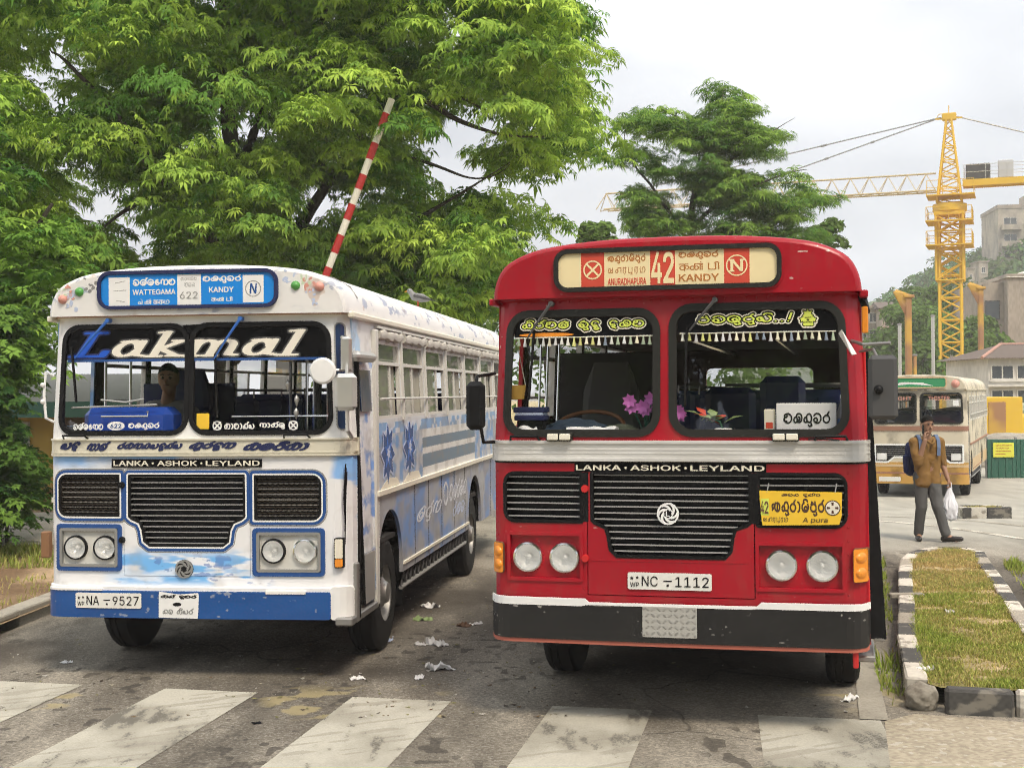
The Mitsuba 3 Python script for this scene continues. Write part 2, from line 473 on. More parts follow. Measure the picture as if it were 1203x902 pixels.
# the zebra crossing: its stripes run with the red bus, its far edge along the bus fronts
far = lambda x: 9.585 - 0.232 * x
crossing = tag(key('zebra_crossing'), kind='structure')
for xl, xr, dl in [(-3.99, -3.27, .16), (-2.61, -1.885, .17), (-1.17, -0.45, .175), (0.265, 0.945, .20), (1.64, 2.42, .15)]:
    q = []
    for x0_, sgn in ((xl, 1), (xr, -1)):
        q.append((x0_, far(x0_)))
    k = [(xl, far(xl)), (xr, far(xr)), (xr - dl * 3.3, far(xr) - 3.3), (xl - dl * 3.3, far(xl) - 3.3)]
    put('stripe', sheetmap(Polygon(k), 0.005), 'm_stripe', parent=crossing)
# painted line and the low kerb behind the man
put('road_line', sheetmap(Polygon([(5.6, 26.1), (6.29, 23.6), (7.41, 19.85), (8.6, 15.9), (8.72, 15.95), (7.52, 19.95), (6.4, 23.7), (5.72, 26.15)]), 0.006), 'm_kerbw', kind='structure')
put('road_line', sheetmap(Polygon([(6.4, 29), (7.11, 26.6), (8.15, 21.8), (9.3, 17.2), (9.42, 17.25), (8.27, 21.9), (7.23, 26.7), (6.52, 29)]), 0.006), 'm_conc', kind='structure')


# ---------------------------------------------------------------- kerbs and the island
def block(p0, p1, w, h, z0=-0.05, c=0.012, side=0):
    """A kerb stone lying from plan point p0 to p1, w wide to the left of that line."""
    p0, p1 = np.array(p0, float), np.array(p1, float)
    d = p1 - p0
    L = np.linalg.norm(d)
    d /= L
    nrm = np.array([-d[1], d[0]])
    v, f = cbx(0.006, L - 0.006, 0, w, 0, h - z0, c)
    v = v + (rng.random(v.shape) - .5) * 0.006
    xy = p0 + v[:, :1] * d + v[:, 1:2] * nrm
    return np.column_stack([xy, v[:, 2] + z0 + gz(xy[:, 0], xy[:, 1])]), f


def along(path, step):
    p = np.array(path, float)
    s = np.concatenate([[0], np.cumsum(np.linalg.norm(np.diff(p, axis=0), axis=1))])
    n = max(1, int(round(s[-1] / step)))
    k = np.linspace(0, s[-1], n + 1)
    return np.stack([np.interp(k, s, p[:, 0]), np.interp(k, s, p[:, 1])], 1)


isl = thing('traffic_island', 'long grassy traffic island with black and white kerb stones right of the red bus', 'traffic island')
# right edge going away, round the far end, back along the left edge
RE = [(3.86, 9.0), (4.2, 10.6), (4.66, 12.4), (5.17, 14.3), (5.6, 16.0), (5.88, 17.0)]
FE = [(5.88, 17.0), (5.90, 17.35), (5.72, 17.62), (5.42, 17.6), (5.12, 17.3), (4.88, 16.9)]
LE = [(4.88, 16.9), (4.62, 16.3), (4.2, 14.9), (3.64, 12.9), (3.2, 11.4), (2.75, 9.58)]
NE = [(2.86, 9.2), (3.36, 9.08), (3.86, 8.95)]
W = 0
for path, st in ((RE, .6), (FE, .42), (LE, .6)):
    q = along(path, st)
    for a, b in zip(q[:-1], q[1:]):
        put('kerb_stone', block(a, b, 0.15, 0.17), ('m_kerbw', 'm_kerbk')[W % 2] if W % 7 != 5 else 'm_conc', parent=isl)
        W += 1
for a, b, m in (((2.90, 9.19), (3.34, 9.085), 'm_kerbk'), ((3.34, 9.085), (3.60, 9.02), 'm_kerbw'), ((3.60, 9.02), (3.86, 8.95), 'm_kerbk')):
    put('kerb_stone', block(a, b, 0.13, 0.17, c=.02), m, parent=isl)
inner = Polygon([*RE, *FE[1:], *LE[1:], (2.85, 9.3), (3.8, 9.1)]).buffer(-0.12)
v, f = sheetmap(inner, 0.135)
put('soil', (v, f), 'm_soil', parent=isl)
# the broken corner stone
v = trimesh.creation.icosphere(subdivisions=3, radius=1).vertices
ic = trimesh.creation.icosphere(subdivisions=3, radius=1).faces
nv = v * np.array([.11, .12, .10]) * (0.72 + 0.6 * meshkit.fbm(v * 1.7 + 4, 3, 2)[:, None])
put('corner_stone', (nv + [2.80, 9.38, 0.07], ic), 'm_conc', 25, parent=isl)


def grass(poly, n, z, hmin, hmax, dry, seed, wid=0.012, bend=0.6):
    r = np.random.default_rng(seed)
    x0, y0, x1, y1 = poly.bounds
    pts = np.column_stack([r.uniform(x0, x1, n * 3), r.uniform(y0, y1, n * 3)])
    pts = pts[shapely.contains_xy(poly, pts[:, 0], pts[:, 1])][:n]
    n = len(pts)
    pat = meshkit.fbm(np.column_stack([pts * 2.9, np.zeros(n)]), 4, seed)
    keep = r.random(n) < np.clip((pat - .34) * 5, 0.06, 1)
    pts, pat = pts[keep], pat[keep]
    n = len(pts)
    h = r.uniform(hmin, hmax, n) * (0.6 + 0.8 * pat)
    a, b = r.uniform(0, 6.283, n), r.uniform(0, 6.283, n)
    base = np.column_stack([pts, z + gz(pts[:, 0], pts[:, 1])])
    s = np.column_stack([np.cos(a), np.sin(a), a * 0]) * wid / 2
    o = np.column_stack([np.cos(b), np.sin(b), b * 0]) * (h * bend * r.uniform(.2, 1.2, n))[:, None]
    mid = base + o * .4 + np.array([0, 0, 1]) * (h * .6)[:, None]
    tip = base + o + np.array([0, 0, 1]) * h[:, None]
    v = np.stack([base - s, base + s, mid - s * .8, mid + s * .8, tip], 1).reshape(-1, 3)
    k = np.arange(n)[:, None] * 5
    f = np.vstack([k + [0, 1, 3], k + [0, 3, 2], k + [2, 3, 4]])
    d = np.clip(dry(pts) + r.normal(0, .18, n) + (0.5 - pat) * 1.2, 0, 1)[:, None]
    col = (1 - d) * np.array([0.30, 0.39, 0.07]) + d * np.array([0.62, 0.48, 0.22])
    col = col * r.uniform(.7, 1.25, n)[:, None]
    return (v, f), np.repeat(col, 5, 0)


def put_grass(name, parent, *a, **k):
    m, c = grass(*a, **k)
    return put(name, m, 'm_leaf', parent=parent, color=c, kind='stuff')


put_grass('grass', isl, inner, 60000, 0.13, 0.018, 0.055, lambda p: sm(12.9, 15.9, p[:, 1]) * .5 + .38, 11)
put_grass('weeds', isl, Polygon([(2.56, 9.5), (2.70, 9.45), (3.16, 11.2), (4.1, 14.9), (4.8, 17.6), (4.65, 17.7), (3.6, 13.9), (2.95, 11.2)]), 3000, 0.0, 0.03, 0.11, lambda p: p[:, 0] * 0 + .1, 12, wid=.016)
put('edging', block((4.1, 15.3), (4.62, 17.3), 0.2, 0.09), 'm_conc', parent=isl)
put('edging', block((5.62, 13.4), (6.35, 16.6), -0.2, 0.09), 'm_conc', parent=isl)
put_grass('weeds', isl, Polygon([(5.0, 12.6), (5.2, 12.6), (6.3, 17.0), (6.1, 17.0)]), 2600, 0.0, 0.04, 0.13, lambda p: p[:, 0] * 0 + .15, 14, wid=.016)
put('concrete_chip', cbx(3.72, 4.06, 13.45, 13.55, .13, .18, .01), 'm_conc', parent=isl)

i2 = thing('traffic_island', 'short traffic island behind the man, pale grass between black and white kerb stones', 'traffic island')
A2 = [(8.05, 24.4), (8.95, 24.45), (9.85, 27.4), (9.2, 27.8), (8.75, 27.3), (8.05, 24.4)]
for n_, (a, b) in enumerate(zip(A2[:-1], A2[1:])):
    q = along([a, b], .5)
    for s, (c, d) in enumerate(zip(q[:-1], q[1:])):
        put('kerb_stone', block(c, d, 0.15, 0.2, -.1), ('m_kerbw', 'm_kerbk')[(s + n_) % 2], parent=i2)
put('soil', sheetmap(Polygon(A2).buffer(-.12), .15), 'm_sand', parent=i2)
put_grass('grass', i2, Polygon(A2).buffer(-.15), 2500, 0.15, .02, .06, lambda p: p[:, 0] * 0 + .7, 15)

# the kerb along the verge left of the blue bus, with a drain mouth in it
kb = thing('kerb', 'pale concrete kerb with a dark drain mouth along the sandy verge, left of the blue bus', 'kerb')
q = along([(-5.3, 6), (-4.76, 12.4)], .9)
for a, b in zip(q[:-1], q[1:]):
    put('kerb_stone', block(a, b, 0.22, 0.15), 'm_conc', parent=kb)
q = along([(-4.73, 13.05), (-4.45, 17.8), (-4.2, 24)], .9)
for a, b in zip(q[:-1], q[1:]):
    put('kerb_stone', block(a, b, 0.22, 0.15), 'm_conc', parent=kb)
v, f = block((-4.76, 12.42), (-4.72, 13.03), 0.22, 0.155, z0=0.1)
put('lintel', (v, f), 'm_conc', parent=kb)
v, f = block((-4.80, 12.42), (-4.76, 13.03), 0.05, 0.1, z0=-0.04)
put('drain_mouth', (v + [-.14, 0, 0], f), 'm_black', parent=kb)
vg = Polygon([(-5.5, 16.6), (-4.9, 16.8), (-4.8, 18.9), (-14, 18.4), (-14, 16.2)])
m, c = grass(vg, 12000, .10, .04, .16, lambda p: p[:, 0] * 0 + .3, 16, wid=.018)
tag(put('grass', m, 'm_leaf', color=c), 'strip of grass between the sandy verge and the concrete path', 'grass', kind='stuff')
vg = Polygon([(-5.1, 9), (-4.95, 15.8), (-12, 15.8), (-12, 9)])
m, c = grass(vg, 9000, .10, .02, .09, lambda p: p[:, 0] * 0 + .55, 17, wid=.014)
tag(put('dry_grass', m, 'm_leaf', color=c), 'sparse dry grass tufts on the sandy verge at the left edge', 'grass', kind='stuff')
# ================================================================ buses
class Bus:
    def __init__(s, label, x0, y0, yaw, z0=0.0, group=None):
        s.k = thing('bus', label, 'bus', group)
        s.x0, s.y0, s.z0, s.c, s.s = x0, y0, z0, math.cos(yaw), math.sin(yaw)

    def w(s, m):
        v = np.asarray(m[0], float)
        return np.stack([s.x0 + v[:, 0] * s.c + v[:, 1] * s.s, s.y0 - v[:, 0] * s.s + v[:, 1] * s.c, v[:, 2] + s.z0], 1), m[1]

    def put(s, name, m, bsdf, smooth=False, parent=None, **k):
        return put(name, s.w(m), bsdf, smooth, parent=parent or s.k, **k)

    def front(s, name, m, bsdf, parent=None, smooth=False, **k):
        return s.put(name, bend(m), bsdf, smooth, parent, **k)


HW, CR = 1.225, 0.14


def bend(m):
    """From the flat drawing of a bus front (x, depth, z) to its shape: rounded corners, a little bow, upper half leaning back."""
    v = np.array(m[0], float)
    x, z = v[:, 0], v[:, 2]
    ax = np.minimum(np.abs(x), HW)
    tz = np.clip((z - 1.87) / .93, 0, 1)
    y = v[:, 1] + .02 * x * x + .05 * tz
    o = np.maximum(ax - (HW - CR), 0)
    y = y + CR - np.sqrt(np.maximum(CR * CR - o * o, 0))
    return np.stack([x * (1 - .03 * tz), y, z], 1), m[1]


def side(m, sg):
    """From the flat drawing of a side (y, depth, z) to the wall; sg = 1 is the viewer's right."""
    v = np.array(m[0], float)
    tz = np.clip((v[:, 2] - 1.87) / .93, 0, 1)
    return np.stack([sg * (HW - v[:, 1]) * (1 - .03 * tz), v[:, 0], v[:, 2]], 1), m[1]


def bar(x0, z0, x1, z1, d, t=.02):
    return sheet(sbox(x0, z0, x1, z1), d, t, STRIPS)


def fsheet(g, d, t=.02):
    return sheet(g, d, t, STRIPS)


def mv(m, dx=0, dy=0, dz=0):
    return np.asarray(m[0], float) + [dx, dy, dz], m[1]


# ---- materials with the painted work of each bus
BLUE = (-2.435, 10.49, 0.122)
RED = (1.034, 8.809, 0.238)


def local(p, b):
    c, s = math.cos(b[2]), math.sin(b[2])
    dx, dy = p.x - b[0], p.y - b[1]
    return dx * c - dy * s, dx * s + dy * c, p.z


def f_redpaint(p, n, uv):
    a = mikit.fbm(p.x * 2, p.y * 2, p.z * 2, 3)
    d = mikit.fbm(p.x * 9, p.y * 9, p.z * 3, 4)
    dirt = mikit.smoothstep(1.0, 0.5, p.z) * mikit.smoothstep(0.35, 0.7, d) * 0.35 + mikit.smoothstep(0.52, 0.8, d) * 0.16 + mikit.smoothstep(.55, .8, mikit.fbm(p.x * 16, p.y * 16, p.z * 1.6, 3)) * .10
    col = mikit.mix((0.30, 0.003, 0.012), (0.38, 0.005, 0.017), a)
    chip = mikit.smoothstep(0.80, 0.84, mikit.fbm(p.x * 30, p.y * 30, p.z * 30, 2)) * mikit.smoothstep(.55, .7, a)
    col = mikit.mix(col, mi.Color3f(0.24, 0.10, 0.07), dirt)
    return mikit.mix(col, mi.Color3f(0.62, 0.5, 0.45), chip * .7)


def f_bluefront(p, n, uv):
    x, y, z = local(p, BLUE)
    w = mikit.fbm(x * 3.2, z * 6, 1, 4)
    w2 = mikit.fbm(x * 8 + 3, z * 16, 2, 4)
    col = mi.Color3f(0.74, 0.74, 0.74)
    blue, deep = mi.Color3f(0.10, 0.36, 0.78), mi.Color3f(0.02, 0.14, 0.46)
    # airbrushed blue under the belt
    t = mikit.smoothstep(1.60, 1.72, z + 0.09 * (w - 0.5)) * mikit.smoothstep(0.30, 0.55, mikit.noise(x * 2.4 + 5, z * 3, 4) + 0.25 * (w2 - .5))
    col = mikit.mix(col, blue, t * 0.8)
    # right corner: blue blocks
    t = mikit.smoothstep(1.02, 1.10, x + .1 * (w - .5)) * mikit.smoothstep(0.52, 0.60, mikit.noise(z * 4.2, x * 2, 1) + .2 * (w2 - .5))
    col = mikit.mix(col, blue, t * 0.8)
    # icy mountains across the foot of the bonnet
    band = mikit.smoothstep(0.70, 0.78, z) * mikit.smoothstep(1.04, 0.92, z + 0.10 * (w - .5)) * mikit.smoothstep(.72, .6, dr.abs(x + .08))
    ice = mikit.mix(mi.Color3f(0.62, 0.72, 0.85), mi.Color3f(0.10, 0.40, 0.80), mikit.smoothstep(0.45, 0.62, mikit.fbm(x * 2.6 + 2, z * 11 + 1, 7, 4)))
    ice = mikit.mix(ice, mi.Color3f(0.78, 0.8, 0.84), mikit.smoothstep(0.52, 0.64, mikit.fbm(x * 4 + 9, z * 15, 3, 3)))
    ice = mikit.mix(ice, deep, mikit.smoothstep(0.66, 0.72, w2) * .7)
    col = mikit.mix(col, ice, band * 0.9)
    # grime
    g = mikit.fbm(x * 6, z * 7, 8, 4)
    return mikit.mix(col, mi.Color3f(0.32, 0.30, 0.27), mikit.smoothstep(0.52, 0.8, g) * 0.35)


def f_blueside(p, n, uv):
    x, y, z = local(p, BLUE)
    w = mikit.fbm(y * 2.2, z * 3, 1, 4)
    w2 = mikit.fbm(y * 6.5 + 3, z * 9, 2, 4)
    grey, blue, deep, pale = mi.Color3f(0.33, 0.34, 0.37), mi.Color3f(0.07, 0.22, 0.58), mi.Color3f(0.03, 0.09, 0.30), mi.Color3f(0.62, 0.64, 0.66)
    # below the trim: silver grey with airbrushed blue and looping script
    low = mikit.mix(grey, blue, mikit.smoothstep(0.38, 0.68, w) * .8)
    low = mikit.mix(low, mi.Color3f(0.20, 0.20, 0.25), mikit.smoothstep(0.55, 0.68, mikit.fbm(y * 1.4 + 9, z * 2, 5, 3)) * .6)
    # above the trim: blue flowers forward, pale and grey-blue stripes further back
    fl = mikit.mix(mi.Color3f(0.46, 0.49, 0.53), mi.Color3f(0.16, 0.30, 0.55), mikit.smoothstep(0.35, 0.68, w2))
    fl = mikit.mix(fl, mi.Color3f(0.30, 0.29, 0.30), mikit.smoothstep(0.5, 0.75, mikit.fbm(y * 2.1 + 4, z * 3, 9, 3)) * .7)
    zz = z + .0 * y
    s = mikit.smoothstep(1.47, 1.48, zz) * mikit.smoothstep(1.61, 1.60, zz) + mikit.smoothstep(1.66, 1.67, zz) * mikit.smoothstep(1.77, 1.76, zz)
    st = mikit.mix(mi.Color3f(0.70, 0.70, 0.68), mi.Color3f(0.13, 0.20, 0.28), s)
    up = mikit.mix(fl, st, mikit.smoothstep(2.86, 2.90, y) * mikit.smoothstep(6.30, 6.25, y))
    col = mikit.mix(low, up, mikit.smoothstep(1.35, 1.36, z))
    # band under the windows
    bnd = mikit.mix(mi.Color3f(0.22, 0.38, 0.62), mi.Color3f(0.6, 0.64, 0.7), mikit.smoothstep(.5, .6, mikit.noise(y * 9, z * 14)))
    col = mikit.mix(col, bnd, mikit.smoothstep(1.845, 1.85, z))
    col = mikit.mix(col, pale * .95, mikit.smoothstep(1.945, 1.95, z))
    top = mikit.mix(mi.Color3f(0.40, 0.55, 0.72), mi.Color3f(0.66, 0.66, 0.64), mikit.smoothstep(.4, .6, mikit.fbm(y * 4, z * 5, 3, 3)))
    col = mikit.mix(col, top, mikit.smoothstep(2.5, 2.52, z) * mikit.smoothstep(.82, .8, y))
    # door end: white over grey
    col = mikit.mix(col, mikit.mix(mi.Color3f(0.68, 0.69, 0.70), blue, mikit.smoothstep(.50, .72, w2) * .8), mikit.smoothstep(.95, .93, y) * mikit.smoothstep(2.5, 2.48, z) * mikit.smoothstep(.9, .95, z))
    g = mikit.fbm(y * 5, z * 7, 8, 4)
    return mikit.mix(col, mi.Color3f(0.22, 0.20, 0.17), mikit.smoothstep(0.45, 0.8, g) * 0.4 + mikit.smoothstep(.8, .55, z) * .3)


def f_whiteroof(p, n, uv):
    a = mikit.fbm(p.x * 3, p.y * 2, p.z * 5, 4)
    b = mikit.fbm(p.x * 11, p.y * 7, p.z * 13, 4)
    col = mikit.mix((0.76, 0.75, 0.73), (0.62, 0.61, 0.58), a)
    peel = mikit.smoothstep(0.56, 0.62, b) * mikit.smoothstep(0.42, 0.56, a)
    col = mikit.mix(col, mi.Color3f(0.30, 0.34, 0.44), peel * .85)
    rust = mikit.smoothstep(0.67, 0.72, mikit.fbm(p.x * 8 + 4, p.y * 6, p.z * 4, 4))
    return mikit.mix(col, mi.Color3f(0.42, 0.27, 0.18), rust * .45)


def f_alu(p, n, uv):
    a = mikit.fbm(p.x * 3, p.y * 3, p.z * 12, 4)
    return mikit.mix((0.70, 0.69, 0.66), (0.55, 0.535, 0.50), mikit.smoothstep(.35, .8, a))


def f_checker(p, n, uv):
    u, v = (p.x - p.y * .24) * 26, p.z * 26
    k = dr.floor(u) + dr.floor(v)
    odd = k - 2 * dr.floor(k / 2)
    fu, fv = u - dr.floor(u) - .5, v - dr.floor(v) - .5
    q = dr.select(odd > .5, (fu + fv) * .7, (fu - fv) * .7)
    r = dr.select(odd > .5, (fu - fv) * .7, (fu + fv) * .7)
    return mikit.smoothstep(1.0, .5, dr.square(q / .12) + dr.square(r / .42))


def f_bumperblack(p, n, uv):
    a = mikit.fbm(p.x * 4, p.y * 4, p.z * 4, 4)
    s = mikit.smoothstep(.80, .83, mikit.noise(p.x * 40, p.y * 40, p.z * 55)) * mikit.smoothstep(.5, .7, mikit.noise(p.x * 6, p.y * 6, p.z * 9))
    return mikit.mix(mikit.mix((0.006, 0.006, 0.0066), (0.017, 0.016, 0.015), a), mi.Color3f(0.4, 0.38, 0.35), s * .7)


mat('m_redpaint', rough=0.3, fn=f_redpaint, clear=0.35, spec=.3, bump=(lambda p, n, uv: mikit.fbm(p.x * 3.1, p.y * 3.1, p.z * 3.1, 2), 0.012, 0.01))
mat('m_bowl', (0.92, 0.92, 0.9), .28, metal=.55)
mat('m_bluefront', rough=0.35, fn=f_bluefront, clear=0.3)
mat('m_blueside', rough=0.4, fn=f_blueside)
mat('m_whiteroof', rough=0.45, fn=f_whiteroof)
mat('m_belt', rough=0.42, fn=f_alu, metal=0.35)
mat('m_bumper', rough=0.4, fn=f_bumperblack)
mat('m_checker', (0.55, 0.54, 0.5), 0.35, metal=0.5, bump=(f_checker, 0.012, 0.002))

# ---- outlines shared by both buses
PROF = np.array([(1.195, 2.81), (1.192, 2.86), (1.172, 2.94), (1.11, 3.035), (.98, 3.105), (.80, 3.15), (.5, 3.18), (.25, 3.19), (0, 3.192)])
PROF = np.vstack([PROF, PROF[-2::-1] * [-1, 1]])
LEN = 9.6


def roof_mesh(y0=-.03, seam=None):
    t = np.linspace(0, 1, 45)
    s = np.linspace(0, 1, len(PROF))
    from scipy.interpolate import make_interp_spline
    pr = make_interp_spline(s, PROF, k=2)(t)
    secs = [(y0, .035), (y0 + .006, .018), (y0 + .02, .006), (y0 + .045, 0), (.8, 0), (LEN - .3, 0), (LEN - .06, .04), (LEN, .16)]
    vs = []
    for y, i in secs:
        x = pr[:, 0] * (1 - i / 1.2)
        z = 2.81 + (pr[:, 1] - 2.81) * (1 - i / .39)
        vs.append(np.stack([x, y + .02 * x * x + (0.03 * np.clip(np.abs(x) - .9, 0, 1) if y < 1 else 0), z], 1))
    n = len(pr)
    v = np.vstack(vs)
    k = np.arange(n - 1)
    f = np.vstack([np.vstack([np.stack([j * n + k, j * n + k + 1, j * n + n + k], 1), np.stack([j * n + k + 1, j * n + n + k + 1, j * n + n + k], 1)]) for j in range(len(secs) - 1)])
    return v, f


def roof_face(y0=-.03):
    t = np.linspace(0, 1, 45)
    from scipy.interpolate import make_interp_spline
    pr = make_interp_spline(np.linspace(0, 1, len(PROF)), PROF, k=2)(t)
    x, z = pr[:, 0] * (1 - .035 / 1.2), 2.81 + (pr[:, 1] - 2.81) * (1 - .035 / .39)
    m = fsheet(Polygon(np.stack([x, z], 1)), y0, 0)
    v = m[0].copy()
    v[:, 1] += .02 * v[:, 0] ** 2 + .03 * np.clip(np.abs(v[:, 0]) - .9, 0, 1)
    return v, m[1]


def dome(m):
    """Things lying on the face of the dome: the same bow as the face, no corner."""
    v = np.array(m[0], float)
    v[:, 1] += .02 * v[:, 0] ** 2 - .03
    return v, m[1]


def arch(yc, r=.5, top=1.2):
    return unary_union([Point(yc, top - r).buffer(r), sbox(yc - r, .3, yc + r, top - r)])


COLS = [.92, 1.95, 3.08, 4.3, 5.55, 6.8, 8.05, 9.3]


def wheel(B, x, y, sg, rim='m_steel', r=.49):
    """A road wheel whose outer face looks towards sg * x."""
    w = .25
    pr = [(.24, -.5), (.40, -.5), (.455, -.46), (.475, -.40), (.488, -.34)]
    for q in (-.2, 0, .2):
        pr += [(.49, q - .11), (.49, q - .03), (.478, q - .025), (.478, q + .025), (.49, q + .03)] if q < .2 else [(.49, q - .11), (.49, q - .02)]
    pr += [(.488, .34), (.475, .40), (.455, .46), (.40, .5), (.24, .5)]
    pr = [(a * r / .49, b * w) for a, b in pr]
    t = B.put('wheel', mv(lathe(pr, 40, 'x'), x, y, r), 'm_rubber', 35)
    o = sg * w * .5
    rm = lathe([(.255, o * .98), (.245, o * .9), (.235, o * .35), (.20, o * .15), (.14, o * .2), (.13, o * .75), (.10, o * .9), (.085, o * 1.15), (.03, o * 1.2), (0, o * 1.2)], 32, 'x')
    B.put('rim', mv(rm, x, y, r), rim, 35, parent=t)
    nuts = [mv(lathe([(.0, o * .62), (.02, o * .62), (.02, o * .2), (0.02, o * .1)], 6, 'x'), x, y + .175 * math.cos(a), r + .175 * math.sin(a)) for a in np.arange(8) * math.pi / 4]
    for q in nuts:
        B.put('wheel_nut', q, 'm_steel', parent=t)
    return t


def lamp(B, x, z, r, d, ringmat='m_chrome', parent=None):
    y = d + .02 * x * x
    k = B.put('headlight', mv(lathe([(r * .86, .008), (r * .9, -.022), (r, -.02), (r * 1.04, -.004), (r * 1.04, .02)], 32), x, y, z), ringmat, 30, parent=parent)
    B.put('reflector', mv(lathe([(r * .88, -.012), (r * .8, .02), (r * .55, .05), (r * .2, .066), (.0, .068)], 28), x, y, z), 'm_bowl', True, parent=k)
    B.put('bulb', mv(lathe([(.0, .01), (.012, .014), (.016, .03), (.014, .06)], 12), x, y, z), 'm_white', True, parent=k)
    B.put('lens', mv(lathe([(r * .89, -.016), (r * .7, -.026), (r * .4, -.034), (.001, -.037)], 28), x, y, z), 'm_lens', True, parent=k)
    return k


scene['m_lens'] = {'type': 'blendbsdf', 'weight': 0.14, 'a': {'type': 'thindielectric', 'int_ior': 1.5},
                   'b': {'type': 'twosided', 'bsdf': {'type': 'principled', 'base_color': rgb((.75, .75, .72)), 'roughness': .25, 'specular': .6}}}
scene['m_dustside'] = {'type': 'blendbsdf', 'weight': 0.22, 'a': {'type': 'thindielectric', 'int_ior': 1.5},
                       'b': {'type': 'twosided', 'bsdf': {'type': 'diffuse', 'reflectance': rgb((.36, .36, .31))}}}
scene['m_dusty'] = {'type': 'blendbsdf', 'weight': 0.07, 'a': {'type': 'thindielectric', 'int_ior': 1.5},
                    'b': {'type': 'twosided', 'bsdf': {'type': 'diffuse', 'reflectance': rgb((.40, .39, .35))}}}


def emblem(B, x, z, r, m_disc, m_ring, letter=None):
    k = B.front('emblem', mv(lathe([(r * .98, .004), (r, -.004), (r * .9, -.012), (0, -.012)], 28), x, -.004, z), m_disc)
    g = [Point(0, 0).buffer(r * .97).difference(Point(0, 0).buffer(r * .82))]
    for i in range(6):
        a = i * math.pi / 3
        p = [((r * (.40 + .50 * t)) * math.cos(a + 1.25 * t), (r * (.40 + .50 * t)) * math.sin(a + 1.25 * t)) for t in np.linspace(0, 1, 7)]
        g.append(LineString(p).buffer(r * .10))
    g.append(Point(0, 0).buffer(r * .46).difference(Point(0, 0).buffer(r * .36)))
    g = unary_union(g)
    B.front('swirl', mv(sheet(g, -.022, .01), x, 0, z), m_ring, parent=k)
    if letter:
        B.front('letter', mv(fit_text(letter, x - r * .17, x + r * .17, z - r * .22, z + r * .22, True), 0, -.02, 0), m_ring, parent=k)
    return k


def plate(B, x0, z0, x1, z1, t1, t2, d):
    k = B.front('number_plate', fsheet(rrect(x0, z0, x1, z1, .012), d, .006), 'm_plate')
    w, h = x1 - x0, z1 - z0
    zt = (z0 + h * .2, z0 + h * .80)
    put_t = lambda s, a, b, c=zt: B.front('lettering', mv(fit_text(s, x0 + w * a, x0 + w * b, *c), 0, d - .002, 0), 'm_black', parent=k)
    put_t(t1, .17, .36)
    put_t('-', .43, .53, (z0 + h * .50, z0 + h * .56))
    put_t(t2, .57, .965)
    put_t('WP', .03, .135, (z0 + h * .14, z0 + h * .42))
    for g_ in (star(x0 + w * .05, z0 + h * .66, .013, 5), star(x0 + w * .115, z0 + h * .7, .011, 5), Point(x0 + w * .48, z0 + h * .27).buffer(.008)):
        B.front('emblem_print', fsheet(g_, d - .003, .003), 'm_black', parent=k)
    return k


mat('m_plate', (0.70, 0.69, 0.64), 0.4)


